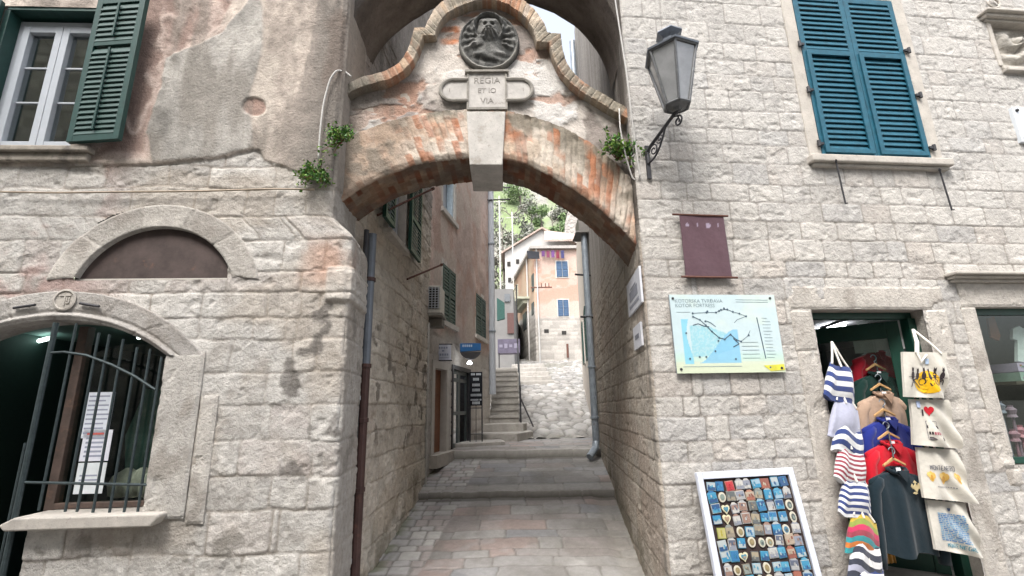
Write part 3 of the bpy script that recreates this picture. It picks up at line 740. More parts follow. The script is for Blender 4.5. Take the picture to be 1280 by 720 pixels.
outL_ = arc(LU_s0 - .22, LU_s1 + .22, LU_zb + .0, LU_za + .20); outS_ = arc(SH_l - .30, SH_r + .30, SH_zs - .03, SH_za + .235, 60) + [(SH_r + .30, SH_zsill), (SH_l - .3, SH_zsill)]
def left_wall():
    sA = np.concatenate([np.arange(-6.8, -4.4, .022), np.arange(-4.4, -.03, .0115), np.arange(-.03, .03, .004), np.arange(.03, .56, .014), np.arange(.56, .72, .008), np.arange(.72, 4.0, .02), np.arange(4.0, 4.6, .05)])
    zA = np.concatenate([np.arange(-.25, 6.3, .0115), np.arange(6.3, 10.01, .06)])
    S, Z = np.meshgrid(sA, zA)
    d, b = masonry(S, Z, zrows(-.4, 10.4, .17, .30, 13), .24, .62, 23, .035, splits=(0,))
    front = sst(.0, -.02, S); alley = sst(.6, .66, S)
    jw = .010 + .010 * fbm(S * 3, Z * 3, 2, 4)
    j = sst(0, 1, d / jw)
    rough = fbm(S * 19, Z * 22, 4, 5)
    hs = j * (.010 + .011 * (b - .5)) + .016 * (rough - .5) * (.4 + .6 * j) + .004 * fbm(S * 2, Z * 2, 3, 8) - .012 * sst(.64, .76, fbm(S * 8, Z * 9, 4, 28)) * j
    hs = hs * (1 + .9 * alley)
    # filled joints: lime smeared over part of the wall
    fill = sst(.40, .62, fbm(S * 1.3 + 9, Z * 1.3, 4, 61))
    hs = hs * (1 - .25 * fill) + .003 * fill
    st = np.array([.465, .445, .415])[None, None] * (1 + .34 * (b - .5))[..., None]
    st = mixc(st, (.40, .33, .30), .5 * sst(.8, .98, _h((b * 1e5).astype(np.int64), np.zeros(b.shape, np.int64), 7)))
    mort = np.array([.30, .272, .24])[None, None] * (.8 + .4 * fbm(S * 6, Z * 6, 3, 6))[..., None]
    col = st * j[..., None] + mort * (1 - j[..., None])
    col = mixc(col, (.46, .45, .43), .35 * fill)
    col = mixc(col, (.27, .25, .225), .55 * sst(.52, .74, fbm(S * 6, Z * 7, 5, 65)))
    col = mixc(col, (.52, .50, .47), .5 * sst(.52, .66, fbm(S * 8, Z * 9, 4, 63)))
    col = mixc(col, (.34, .29, .235), .45 * sst(.5, .66, fbm(S * 1.6 + 7, Z * 2, 4, 64)))
    # reddish stones high on the left
    pinkm = sst(2.05, 2.4, Z) * sst(-1.6, -2.3, S) * sst(.48, .62, fbm(S * 2.2 + 2, Z * 3, 4, 66)) * front
    col = mixc(col, (.33, .20, .175), .62 * pinkm)
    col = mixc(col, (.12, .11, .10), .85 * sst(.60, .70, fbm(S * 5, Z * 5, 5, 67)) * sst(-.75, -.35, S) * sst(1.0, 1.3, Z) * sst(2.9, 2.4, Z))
    col = mixc(col, (.20, .185, .16), .7 * sst(.62, .70, fbm(S * 4, Z * 4, 5, 68)) * sst(1.1, .7, Z) * front)
    # plaster above
    wS = S + .10 * (fbm(S * 2.6, Z * 2.6, 5, 71) - .5); wZ = Z + .10 * (fbm(S * 2.6 + 8, Z * 2.6, 5, 72) - .5)
    edge = pxpoly(FL, [(-60, 213), (118, 206), (160, 206), (215, 207), (245, 204), (292, 201), (330, 192), (350, 188), (357, 202), (378, 208), (392, 214), (440, 232)])
    ez = np.interp(S + .35 * (wS - S), [p[0] for p in edge], [p[1] for p in edge])
    pm_ = sst(-.012, .012, Z - ez + .03 * (fbm(S * 9, Z * 9, 4, 73) - .5)) * sst(.62, .55, S)
    pc = np.array([.42, .365, .318])[None, None] * (.55 + .9 * fbm(S * 3, Z * 3, 6, 74))[..., None]
    pc = pc * (.55 + .9 * fbm(S * 13, Z * 13, 5, 91))[..., None]
    hp = .022 + .008 * (fbm(S * 3, Z * 3, 4, 75) - .5) + .004 * (fbm(S * 20, Z * 20, 3, 76) - .5)
    B = sdf(pxpoly(FL, [(188, -40), (268, -40), (312, 4), (296, 34), (262, 60), (236, 70), (228, 84), (226, 112), (213, 165), (208, 198), (120, 206), (140, 180), (175, 110)]), wS, wZ)
    mB = sst(.02, -.02, B)
    pcB = np.array([.255, .185, .158])[None, None] * (.7 + .6 * fbm(S * 4, Z * 4, 5, 77))[..., None]
    crack = np.exp(-(np.abs(fbm(S * 2.0 + 4, Z * 1.3, 5, 78) - .5) / .034) ** 2) * sst(.25, -.05, B)
    crack = np.maximum(crack, np.exp(-(np.abs(B + .02) / .05) ** 2) * sst(.3, .55, fbm(S * 5, Z * 5, 4, 79)))
    pc = pc * (1 - mB[..., None]) + pcB * mB[..., None]
    pc = mixc(pc, (.46, .375, .33), .85 * crack * sst(.25, .05, B))
    hp = hp - .012 * mB + .010 * crack
    G = sdf(pxpoly(FL, [(229, 74), (262, 62), (300, 44), (345, -10), (352, 10), (352, 60), (338, 110), (335, 150), (343, 184), (292, 194), (215, 202), (206, 166), (223, 112)]), wS, wZ)
    mG = sst(.015, -.015, G)
    gc = np.array([.32, .305, .28])[None, None] * (.35 + 1.3 * fbm(S * 2.6, Z * 2.6, 6, 80))[..., None]
    gc = gc * (.6 + .8 * fbm(S * 11, Z * 9, 5, 92))[..., None]; gc = mixc(gc, (.20, .18, .155), .5 * sst(.52, .7, fbm(S * 1.8, Z * 1.1, 5, 93)))
    gc = mixc(gc, (.40, .38, .35), .7 * sst(.5, .68, fbm(S * 3 + 20, Z * 2, 5, 81)))
    pc = pc * (1 - mG[..., None]) + gc * mG[..., None]
    hp = hp + .008 * mG
    och = sst(.5, .66, fbm(S * 2.2 + 30, Z * 1.2, 4, 82)) * sst(-.75, -.55, S)
    pc = mixc(pc, (.33, .205, .145), .8 * och * (1 - mG))
    pc = mixc(pc, (.52, .47, .41), .5 * sst(.5, .7, fbm(S * 2.6 + 3, Z * 1.6, 4, 83)) * sst(-1.1, -.7, S) * (1 - mG))
    sp = FL.uv(341, 137); D = np.hypot(wS - sp[0], wZ - sp[1])
    pc = mixc(pc, (.30, .20, .165), .9 * sst(.115, .09, D)); hp = hp - .016 * sst(.115, .10, D)
    # dark weathered corner beside the gateway, soot and rain streaks
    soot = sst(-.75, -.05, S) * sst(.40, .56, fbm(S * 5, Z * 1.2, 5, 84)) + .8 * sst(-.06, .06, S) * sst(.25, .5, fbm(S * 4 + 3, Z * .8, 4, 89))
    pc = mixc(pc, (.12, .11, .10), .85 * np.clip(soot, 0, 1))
    pc = mixc(pc, (.19, .172, .15), .65 * sst(.50, .68, fbm(S * 4.5, Z * .9, 5, 85)))
    # reddish brick dust over the springing of the gateway
    rd = sst(3.15, 2.95, Z) * sst(2.55, 2.75, Z) * sst(-.55, -.2, S) * sst(.3, .1, S)
    col = col * (1 - pm_[..., None]) + pc * pm_[..., None]
    h = hs * (1 - pm_) + hp * pm_
    h = h - .004 * np.exp(-(np.abs(Z - ez) / .02) ** 2) * front * (1 - pm_)
    col = mixc(col, (.42, .26, .19), .7 * rd * sst(.3, .6, fbm(S * 4, Z * 4, 4, 86)))
    # alley side: browner, colour lifted to stand in for light, greyer high up
    ac = col * np.array([1.34, 1.29, 1.20])
    ac = mixc(ac, (.45, .395, .335), .4 * sst(.48, .7, fbm(S * 1.6, Z * 1.6, 4, 87)))
    streak = fbm(S * 6, Z * .5, 4, 88); up = sst(4.3, 5.2, Z)
    ac = ac * (1 - up[..., None]) + np.array([.30, .275, .255])[None, None] * (.55 + .9 * streak)[..., None] * up[..., None]
    ac = mixc(ac, (.16, .145, .105), .6 * sst(.6, .15, Z - .16 * np.maximum(0, S - .7)) * sst(.35, .6, fbm(S * 4, Z * 4, 3, 9)))
    col = col * (1 - alley[..., None]) + ac * alley[..., None]
    pier = sst(-.01, .03, S) * (1 - alley)
    col = mixc(col, (.33, .30, .265), .6 * pier)
    # plan: the pier is wider below the springing of the gateway
    cx, cy = FL.pt(-6.8, 0).x, FL.pt(-6.8, 0).y
    sat = [-6.8, 0, .6, SPL, SPL + 3.28, SPL + 3.98]
    lo = [(cx, cy), (-1.36, 3.9), (-1.415, 4.5), (-1.488, 4.52), (-1.388, 7.8), (-2.1, 7.82)]
    hi = [(cx, cy), (-1.55, 3.89), (-1.56, 4.5), (-1.57, 4.52), (-1.388, 7.8), (-2.1, 7.82)]
    X0, Y0, N0 = poly_pos(lo, sat, S); X1, Y1, N1 = poly_pos(hi, sat, S)
    w = sst(3.05, 3.30, Z)
    X = X0 * (1 - w) + X1 * w; Y = Y0 * (1 - w) + Y1 * w; N = N0 * (1 - w)[..., None] + N1 * w[..., None]
    # projecting impost block under the springing, and a worn rounded corner
    imp = sst(2.50, 2.53, Z) * sst(2.82, 2.79, Z) * sst(-.20, -.16, S) * sst(.58, .54, S)
    h = h + .03 * imp
    col = mixc(col, (.47, .44, .40), .7 * imp)
    h = h - .028 * np.exp(-(S / .018) ** 2) * (.4 + .6 * vn(S * 0 + 1, Z * 5, 90))
    P = np.stack([X + N[..., 0] * h, Y + N[..., 1] * h, Z], -1)
    cs = (S[:-1, :-1] + S[1:, 1:]) / 2; cz = (Z[:-1, :-1] + Z[1:, 1:]) / 2
    keep = ~((cs > UW_s0) & (cs < UW_s1) & (cz > UW_z0) & (cz < UW_z1))
    keep &= ~((cs > AW_s0 + SPL) & (cs < AW_s1 + SPL) & (cz > AW_z0) & (cz < AW_z1))
    m = (cz < 3.6) & (cs < -1)
    keep &= ~(m & (sdf(LU_arc, cs, cz) < .02)) & ~(m & (sdf(SH_poly, cs, cz) < .015)) & ~(m & (sdf(outL_, cs, cz) < -.035)) & ~(m & (sdf(outS_, cs, cz) < -.04))
    return npmesh('wall', P, col, m_wall, old, keep)
left_wall()
b = MB(); b.prism([(-1.62, 3.95, 10), (-8.1, 3.7, 10), (-8.1, 7.75, 10), (-1.45, 7.75, 10)], (0, 0, .15)); b.build('roof', m_plast, old)

# ---- lunette
off = lambda pts, k, c: [(c[0] + (p[0] - c[0]) * k[0], c[1] + (p[1] - c[1]) * k[1]) for p in pts]
cL = ((LU_s0 + LU_s1) / 2, LU_zb)
outL = arc(LU_s0 - .22, LU_s1 + .22, LU_zb - .02, LU_za + .20)
lun = ringfield(FL, LU_arc, outL, .025, .10, 'lunette', old, 91, 5, (.42, .395, .36))
b = MB(); b.prism([FL.pt(a, z, -.045) for a, z in arc(LU_s0 - .05, LU_s1 + .05, LU_zb - .02, LU_za + .04)], FL.n * .02)
b.build('rusty_panel', M('rusty_sheet', (.075, .055, .05), rough=.75, metal=.1, var=.5, scale=6, var2=((.16, .085, .055), 5, .62), bump=[(30, (.3, .004), 'n')]), lun)
b = MB(); b.pbox(FL, LU_s0 - .03, LU_s1 + .03, LU_zb - .04, LU_zb, -.15, -.02); b.build('ledge', m_trim, lun, bevel=.006)
# ---- arched shop opening
outS = arc(SH_l - .30, SH_r + .30, SH_zs - .03, SH_za + .235, 60)
shop = ringfield(FL, SH_arc, outS, .036, .22, 'arched_opening', old, 93, 6, (.40, .38, .355), bead=.02, nw=22)
jb = FL.uv(230, 560)[0]
slab(FL, SH_r, SH_r + .30, SH_zsill - .06, SH_zs + .01, -.22, .036, 94, 'jamb', shop, tone=(.42, .40, .37))
slab(FL, SH_r + .31, SH_r + .44, SH_zsill - .10, FL.uv(270, 494)[1], -.05, .03, 95, 'jamb', shop, tone=(.45, .425, .39))
slab(FL, SH_l - .30, SH_l, -.1, SH_zs + .01, -.22, .036, 96, 'jamb', shop, tone=(.45, .42, .39))
a0 = FL.uv(22, 656)[0]; a1 = FL.uv(212, 652)[0]
b = MB()
zt = SH_zsill - .005
pr = [(a0 + .07, zt), (a1 - .01, zt), (a1 + .0, zt - .02), (a1 - .06, zt - .085), (a0 + .02, zt - .085), (a0 - .02, zt - .045)]
b.prism([FL.pt(a, z, .13) for a, z in pr], FL.n * -.33)
b.build('sill', m_trim, shop, bevel=.012)
md = FL.P(82, 375, .035); b = MB()
b.lathe([(.085, 0), (.088, .012), (.074, .016), (.070, .006), (.01, .008)], md, 24, FL.n)
up = Vector((0, 0, 1))
for (x0, x1, z0, z1) in ((-.045, .045, .03, .042), (-.006, .006, -.045, .03), (.012, .04, -.03, -.02), (.03, .04, -.03, .02), (.012, .022, -.01, .02)):
    b.hexa([md + FL.d * x + up * z + FL.n * o for o in (.006, .014) for (x, z) in ((x0, z0), (x1, z0), (x1, z1), (x0, z1))])
b.build('medallion', m_trim, shop)
for (x0, y0, x1, y1) in ((17, 385, 44, 381), (100, 379, 124, 383)):
    b = MB(); b.tube([FL.P(x0, y0, .055), FL.P(x1, y1, .055)], .011); b.build('iron_bar', m_iron, shop)
# grille: upright bars, curved top rail, lower rail, tall hinge post
go = .02
gl = M('painted_grille', (.045, .062, .066), rough=.5, metal=.3, var=.4, scale=30, var2=((.10, .085, .07), 16, .64))
grille = MB()
xs_t = [72, 90, 116, 133, 148, 166, 182, 196]; xs_b = [34, 52, 88, 106, 123, 140, 157, 0]
bars = [((93, 404), (52, 634)), ((124, 416), (82, 636)), ((138, 418), (96, 636)), ((155, 424), (116, 637)), ((172, 434), (137, 637)), ((186, 436), (158, 637)), ((199, 446), (176, 637))]
for (t0, t1) in bars:
    p0 = FL.P(*t0, go); p1 = FL.P(*t1, go)
    sm = (FL.uv(*t0, go)[0] + FL.uv(*t1, go)[0]) / 2
    grille.tube([FL.pt(sm, p0.z, go), FL.pt(sm, p1.z - .02, go)], .0095)
rail = [FL.P(x, y, go + .004) for x, y in ((64, 441), (80, 440), (108, 444), (140, 456), (168, 470), (194, 487))]
grille.tube(rail, .010)
grille.tube([FL.P(31, 603, go), FL.P(186, 606, go)], .010)
g = grille.build('grille', gl, shop)
b = MB(); sm = (FL.uv(70, 412, go)[0] + FL.uv(14, 660, go)[0]) / 2
b.tube([FL.pt(sm, FL.uv(71, 404)[1], go), FL.pt(sm, .02, go)], .02); b.tube([FL.pt(sm - .06, 1.45, go - .03), FL.pt(sm - .06, .02, go - .03)], .012)
b.build('grille_post', gl, shop)
# wood frame post, transom, glass behind
b = MB(); sm = (FL.uv(97, 430, -.16)[0] + FL.uv(70, 620, -.16)[0]) / 2
b.pbox(FL, sm - .035, sm + .035, SH_zsill - .02, SH_za - .02, -.23, -.15); b.pbox(FL, sm, SH_r, SH_zsill, SH_zsill + .04, -.22, -.151)
b.build('frame_post', M('grey_brown_wood', (.085, .06, .05), rough=.6, var=.4, scale=14, var2=((.14, .085, .06), 6, .55)), shop, bevel=.004)
b = MB(); b.prism([FL.pt(a, z, -.19) for a, z in arc(sm, SH_r - .0, SH_zs - .02, SH_zs + .12)] + [FL.pt(SH_r, SH_zsill + .04, -.19), FL.pt(sm + .035, SH_zsill + .04, -.19)], FL.n * .005)
b.build('shop_pane', m_glass2, shop)
b = MB(); b.pbox(FL, SH_m + .02, SH_r + .1, SH_zsill - .12, SH_zsill - .09, -.5, -.22); b.build('inner_sill', m_trim, shop)
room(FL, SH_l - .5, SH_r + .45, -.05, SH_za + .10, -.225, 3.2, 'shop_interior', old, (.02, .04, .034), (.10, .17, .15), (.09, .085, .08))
for (x0, y0, x1, y1, Y, w) in ((22, 450, 62, 436, 5.4, .05), (172, 432, 215, 446, 5.0, .05)):
    p = at(x0, y0, Y); q = at(x1, y1, Y - .5); p.z = q.z = SH_za + .05; b = MB(); b.tube([p, q], .022); b.build('strip_light', M('strip_light', (.9, .9, .9), emit=((.8, 1, .95), 2.2)), old)
# stuff seen in the shop window
PAP = [((98, 490, 137, 548), 'tall pale printed sheet, the topmost of three in the barred window', (.66, .70, .76)), ((94, 537, 138, 577), 'white price sheet with red heading, middle one of three in the barred window', (.68, .69, .76)), ((84, 578, 133, 618), 'plain whitish sheet, the lowest of three in the barred window', (.64, .68, .70))]
for k, ((x0, y0, x1, y1), lab, c) in enumerate(PAP):
    o_ = -.178
    aa = FL.uv((x0 + x1) / 2 - 18 + 4, (y0 + y1) / 2, o_)[0]; ab = FL.uv((x0 + x1) / 2 + 18 + 4, (y0 + y1) / 2, o_)[0]; zt_ = FL.uv(x1, y0, o_)[1]; zb_ = FL.uv(x0, y1, o_)[1]
    b = MB(); b.pbox(FL, aa, ab, zb_, zt_, o_ - .003, o_, c)
    n = 9 if k == 0 else 6
    for i in range(n):
        z = zt_ - (zt_ - zb_) * (i + .9) / (n + 1); cc_ = (.30, .32, .40) if not (k == 1 and i == 0) else (.55, .12, .10)
        if k == 2 and i not in (2, 3): continue
        b.pbox(FL, aa + (ab - aa) * .12, aa + (ab - aa) * random.uniform(.7, .9), z - .006, z + (.006 if k != 1 else .009), o_, o_ + .001, cc_)
    tag(b.build('paper_sheet', m_attr, None, loc=FL.pt(aa, zb_, o_)), lab, 'notice')
q = FL.P(172, 560, -.5); b = MB(); b.prism([FL.pt(FL.uv(150, 640, -.6)[0], SH_zsill + .03, -.62), FL.pt(FL.uv(215, 640, -.6)[0], SH_zsill + .03, -.62), FL.pt(FL.uv(215, 600, -.6)[0], FL.uv(215, 486, -.6)[1], -.62), FL.pt(FL.uv(178, 500, -.6)[0], FL.uv(178, 486, -.6)[1], -.62), FL.pt(FL.uv(152, 560, -.6)[0], FL.uv(152, 545, -.6)[1], -.62)], FL.n * -.04)
tag(b.build('backdrop_board', M('dusty_green_board', (.045, .10, .085), rough=.6, var=.3), None, loc=q), 'dusty green board standing inside the barred shop window', 'board')
b = MB(); c_ = FL.P(158, 605, -.42)
for k in range(5):
    a, z = FL.uv(150 + 9 * k, 605 - 6 * (k % 2), -.42)
    b.lathe([(.03, -.10), (.07, -.08), (.085, .0), (.06, .07), (.02, .10)], FL.pt(a, SH_zsill + .13 + .03 * (k % 2), -.42), 9)
tag(b.build('linen_bundle', M('linen', (.42, .39, .33), rough=.95, var=.3, scale=9, bump=[(14, (.5, .03), 'n')]), None, loc=c_, smooth=True), 'heap of crumpled beige linen behind the barred window', 'linen')

# ---- upper window
fr_o = -.16
win2 = MB(); t = .045
win2.pbox(FL, UW_s0 - .01, UW_s1 + .03, UW_z1 - .035, UW_z1 + .03, -.24, .015); win2.pbox(FL, UW_s1 - .02, UW_s1 + .03, UW_z0, UW_z1 - .036, -.24, .014); win2.pbox(FL, UW_s0 - .03, UW_s0 + .02, UW_z0, UW_z1 - .036, -.24, .014)
uw = win2.build('window', m_green, old, bevel=.004)
lz0, lz1 = UW_z0 + .02, UW_z1 - .06
b = MB(); s0, s1 = UW_s0 + .02, UW_s1 - .02; sm = (s0 + s1) / 2 - .045
b.pbox(FL, s0, s0 + .05, lz0, lz1, -.20, -.10); b.pbox(FL, s1 - .05, s1, lz0, lz1, -.20, -.10); b.pbox(FL, s0 + .05, s1 - .05, lz1 - .06, lz1, -.20, -.101); b.pbox(FL, s0 + .05, s1 - .05, lz0, lz0 + .05, -.20, -.101)
b.build('window_frame', m_white, uw, bevel=.004)
for (a0, a1) in ((s0 + .053, sm - .002), (sm + .002, s1 - .053)):
    b = MB(); w = .062; o0, o1 = -.18, -.085
    b.pbox(FL, a0, a0 + w, lz0 + .053, lz1 - .063, o0, o1); b.pbox(FL, a1 - w, a1, lz0 + .053, lz1 - .063, o0, o1)
    b.pbox(FL, a0 + w, a1 - w, lz0 + .053, lz0 + .12, o0, o1 - .002); b.pbox(FL, a0 + w, a1 - w, lz1 - .13, lz1 - .063, o0, o1 - .002)
    for f in (.36, .68):
        z = lz0 + .12 + (lz1 - lz0 - .25) * f; b.pbox(FL, a0 + w, a1 - w, z - .009, z + .009, -.14, -.12)
    b.build('window_sash', m_white, uw, bevel=.004)
b = MB(); b.pbox(FL, s0 + .05, s1 - .05, lz0 + .05, lz1 - .06, -.136, -.130); b.build('window_pane', glass('clear_pane', (.75, .8, .8), 3.5), uw)
room(FL, UW_s0 - .3, UW_s1 + .3, UW_z0 - .3, UW_z1 + .2, -.245, 1.6, 'room', old, (.10, .095, .09), (.16, .15, .14), (.1, .1, .1))
b = MB(); e1 = FL.uv(119, 200)[0]; zs_ = UW_z0
b.pbox(FL, UW_s0 - .25, e1, zs_ - .055, zs_ - .002, -.2, .10); b.pbox(FL, UW_s0 - .25, e1 - .02, zs_ - .13, zs_ - .056, -.1, .065)
b.build('sill', M('grimy_stone', (.30, .27, .23), rough=.9, var=.35, scale=8, bump=STB, var2=((.14, .125, .11), 6, .5)), uw, bevel=.012)
hg = FL.pt(UW_s1 - .085, 0, .06)
lf = PL((hg.x, hg.y), (FL.d.x * .992 + FL.n.x * .12, FL.d.y * .992 + FL.n.y * .12))
shutter(lf, 0, .47, UW_z0 + .02, UW_z1 + .015, UW_z0 + (UW_z1 - UW_z0) * .68, .05, m_green, uw, proud=False, rod=True, nper=.05, shut=.3)
hg2 = FL.pt(UW_s0 - .012, 0, .03); lf2 = PL((hg2.x - FL.d.x * .6 + FL.n.x * .07, hg2.y - FL.d.y * .6 + FL.n.y * .07), (FL.d.x * .992 - FL.n.x * .12, FL.d.y * .992 - FL.n.y * .12))
shutter(lf2, 0, .6, UW_z0 + .02, UW_z1 + .015, UW_z0 + (UW_z1 - UW_z0) * .68, .05, m_green, uw, proud=False, rod=True, nper=.05)

# ---- alley-side window with dark green shutters
wz0, wz1 = AW_z0, AW_z1
b = MB(); b.pbox(AL, AW_s0 - .08, AW_s1 + .08, wz0 - .07, wz0 - .002, -.2, .06); b.pbox(AL, AW_s0 - .06, AW_s0, wz0, wz1, -.25, .012); b.pbox(AL, AW_s1, AW_s1 + .06, wz0, wz1, -.25, .012)
aw = b.build('window', m_trim, old, bevel=.008)
b = MB(); b.pbox(AL, AW_s0, AW_s1, wz0, wz1, -.25, -.2); b.pbox(AL, AW_s0, AW_s0 + .1, wz0, wz1, -.2, -.1); b.pbox(AL, AW_s1 - .1, AW_s1, wz0, wz1, -.2, -.1); b.build('window_frame', m_white, aw)
shutter(AL, AW_s1 + .02, AW_s1 + .62, wz0 + .0, wz1, wz0 + .5, .09, m_dgreen, aw, proud=False, nper=.05)
shutter(AL, AW_s0 - .40, AW_s0 - .02, wz0 + .0, wz1, wz0 + .5, .09, m_dgreen, aw, proud=False, nper=.05)
# ================================================================ scrolled brick gateway between the houses
gate = thing('gateway', (0, 4.12, 0), 'brick arched gateway with scrolled gable, lion medallion and white keystone between the houses', 'gateway')
apx = lambda pts, o=0.0: [AP.uv(x, y, o) for x, y in pts]
intr = apx([(408, 278), (413, 262), (430, 249), (450, 235), (478, 220), (518, 206), (550, 200.5), (583, 197.5), (606, 196.5), (629, 198), (659, 205), (692, 222), (724, 241), (752, 263), (778, 287), (803, 315)])
extr = apx([(392, 246), (402, 214), (424, 186), (446, 167), (488, 152), (527, 143), (560, 140), (583, 138.5), (606, 138), (632, 140), (675, 150), (708, 163), (738, 180), (767, 203), (790, 227), (812, 255)])
TH = .50
# front of the ring: thin radial bricks, patched with mortar and lime
NU, NW = 330, 34
def smooth(p, n):
    p = resamp(p, n)
    for _ in range(12): p[1:-1] = (p[:-2] + 2 * p[1:-1] + p[2:]) / 4
    return p
I_ = smooth(intr, NU); O_ = smooth(extr, NU)
w = np.linspace(0, 1, NW)[:, None]
A = O_[None, :, 0] * (1 - w) + I_[None, :, 0] * w; Zz = O_[None, :, 1] * (1 - w) + I_[None, :, 1] * w
lin_ = np.linspace(0, 54, NU)[None, :] + .5 * (fbm(A * 6, Zz * 6, 3, 1) - .5); k = np.floor(lin_).astype(np.int64); fr = lin_ - k
r0 = _h(k, k * 0, 3)
half = ((w * 2 + r0) % 2 > 1).astype(np.int64) + 0 * k           # bricks broken half way up the ring
rv = _h(k, half, 5); rb = _h(k, half, 6)
j = sst(0, 1, np.minimum(fr, 1 - fr) / .16)
pal = np.array([(.47, .355, .27), (.42, .26, .19), (.52, .43, .345), (.37, .19, .13), (.47, .32, .235), (.54, .475, .40), (.39, .28, .22), (.50, .39, .30)])
col = pal[(rv * 7.99).astype(int)] * (.7 + .55 * fbm(A * 9, Zz * 9, 4, 8))[..., None]
col = mixc(col, (.50, .44, .37), (1 - j) * .6)
col = mixc(col, (.54, .485, .42), .8 * sst(.48, .64, fbm(A * 3.2, Zz * 4, 5, 9)))
col = mixc(col, (.17, .15, .115), .8 * sst(.46, .62, fbm(A * 3.5 + 5, Zz * 4, 5, 10)) * sst(.8, .2, w)); col = mixc(col, (.40, .15, .07), .75 * (rv > .76) * sst(.35, .6, fbm(A * 5, Zz * 5, 4, 77)))
col = mixc(col, (.15, .14, .11), .8 * sst(.3, .0, w) * sst(.4, .62, fbm(A * 6, Zz * 6, 4, 12)))
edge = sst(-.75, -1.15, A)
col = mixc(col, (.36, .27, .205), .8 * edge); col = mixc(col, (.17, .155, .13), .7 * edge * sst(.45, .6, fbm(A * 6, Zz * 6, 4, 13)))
h = .012 + .012 * j * (1 - edge) + .014 * (rb - .5) * (1 - edge) + .022 * (fbm(A * 13, Zz * 13, 4, 14) - .5) - .02 * sst(.9, 1, w)
fx = lambda A, Zz, H: np.stack([AP.o.x + AP.d.x * A + AP.n.x * H, AP.o.y + AP.d.y * A + AP.n.y * H, Zz], -1)
Pf = fx(A, Zz, h)
# soffit: underside of the ring
ws = np.linspace(0, 1, 26)[:, None]
As = np.repeat(I_[None, :, 0], 26, 0); Zs = np.repeat(I_[None, :, 1], 26, 0) + .018 * (fbm(As * 9, ws * 6, 4, 17) - .5)
ks = np.floor(np.linspace(0, 60, NU)[None, :] + 0 * ws).astype(np.int64); kb = np.floor(ws * 2.2 + .5 * (ks % 2)).astype(np.int64) + 0 * ks
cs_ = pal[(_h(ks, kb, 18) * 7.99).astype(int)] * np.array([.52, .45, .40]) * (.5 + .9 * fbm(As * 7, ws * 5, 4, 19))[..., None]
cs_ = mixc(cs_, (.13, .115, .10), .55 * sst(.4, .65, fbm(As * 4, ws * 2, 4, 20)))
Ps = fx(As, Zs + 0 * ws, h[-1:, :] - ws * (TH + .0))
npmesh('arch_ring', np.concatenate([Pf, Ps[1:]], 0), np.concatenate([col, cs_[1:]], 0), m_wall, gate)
# spandrel wall: face between ring and coping plus the solid behind it
cop_in = [(398, 160), (432, 128), (452, 116), (488, 108), (511, 95), (524, 75), (530, 56), (531, 53.5), (546, 52.5), (546.5, 45), (552, 34), (564, 23), (590, 11.5), (609.6, 8), (632.5, 13), (652, 26), (665, 43), (669.5, 58), (670, 61), (685, 61.5), (690, 82), (701, 102), (721, 120), (764, 146), (800, 165)]
cop_out = [(398, 148), (429, 117), (452, 103), (478, 98), (501, 88), (511, 72), (518, 50), (519.4, 42.6), (532.5, 42), (534, 36), (547, 14), (573.5, -3), (609, -12), (642, -2), (669, 20), (682, 39), (683.5, 48), (700, 49), (702, 72), (712, 95), (729, 111), (772, 136), (806, 156)]
ci = np.array(apx(cop_in)); co_ = np.array(apx(cop_out))
na, nz = 200, 100
aa = np.linspace(-1.62, 1.22, na)
zl = np.interp(aa, O_[:, 0], O_[:, 1]) - .02
zt = np.interp(aa, ci[:, 0], ci[:, 1]) + .01
v = np.linspace(0, 1, nz)[:, None]
A = np.repeat(aa[None], nz, 0); Zz = zl[None] * (1 - v) + zt[None] * v
big = fbm(A * 1.7, Zz * 1.7, 5, 31); 
col = np.array([.48, .44, .40])[None, None] * (.75 + .5 * fbm(A * 4, Zz * 4, 5, 32))[..., None]
patch = sst(.47, .53, big); col = mixc(col, (.27, .235, .215), patch * .9)
wht = sst(.53, .57, fbm(A * 2.3 + 9, Zz * 2.3, 5, 33)); col = mixc(col, (.56, .54, .515), wht * .9)
brk = sst(.64, .68, fbm(A * 2.8 + 4, Zz * 5.5, 4, 34)); col = mixc(col, (.36, .20, .135), brk * .7)
bz = AP.uv(562, 40); bd = np.hypot((A - bz[0]) * 1, (Zz - bz[1]) * .5)
bb = sst(.13, .07, bd) * (np.sin((Zz - bz[1]) * 42) > .1); col = mixc(col, (.45, .17, .075), bb * .9)
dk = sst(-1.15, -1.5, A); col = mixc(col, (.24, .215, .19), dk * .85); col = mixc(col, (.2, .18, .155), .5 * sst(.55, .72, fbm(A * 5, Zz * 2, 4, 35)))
H = -.005 + .010 * wht - .012 * patch + .02 * (fbm(A * 8, Zz * 8, 4, 36) - .5) - .01 * brk
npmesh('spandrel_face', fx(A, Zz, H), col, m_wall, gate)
sil = [tuple(p) for p in co_] + [tuple(p) for p in O_[::-1][::8]]
b = MB(); b.prism([AP.pt(a, z, -.03) for a, z in sil], AP.n * -(TH - .06)); b.build('spandrel_wall', m_plast, gate)
# brick coping along the scrolls, standing proud
nC = 330
CI = resamp(cop_in, nC); CO = resamp(cop_out, nC)
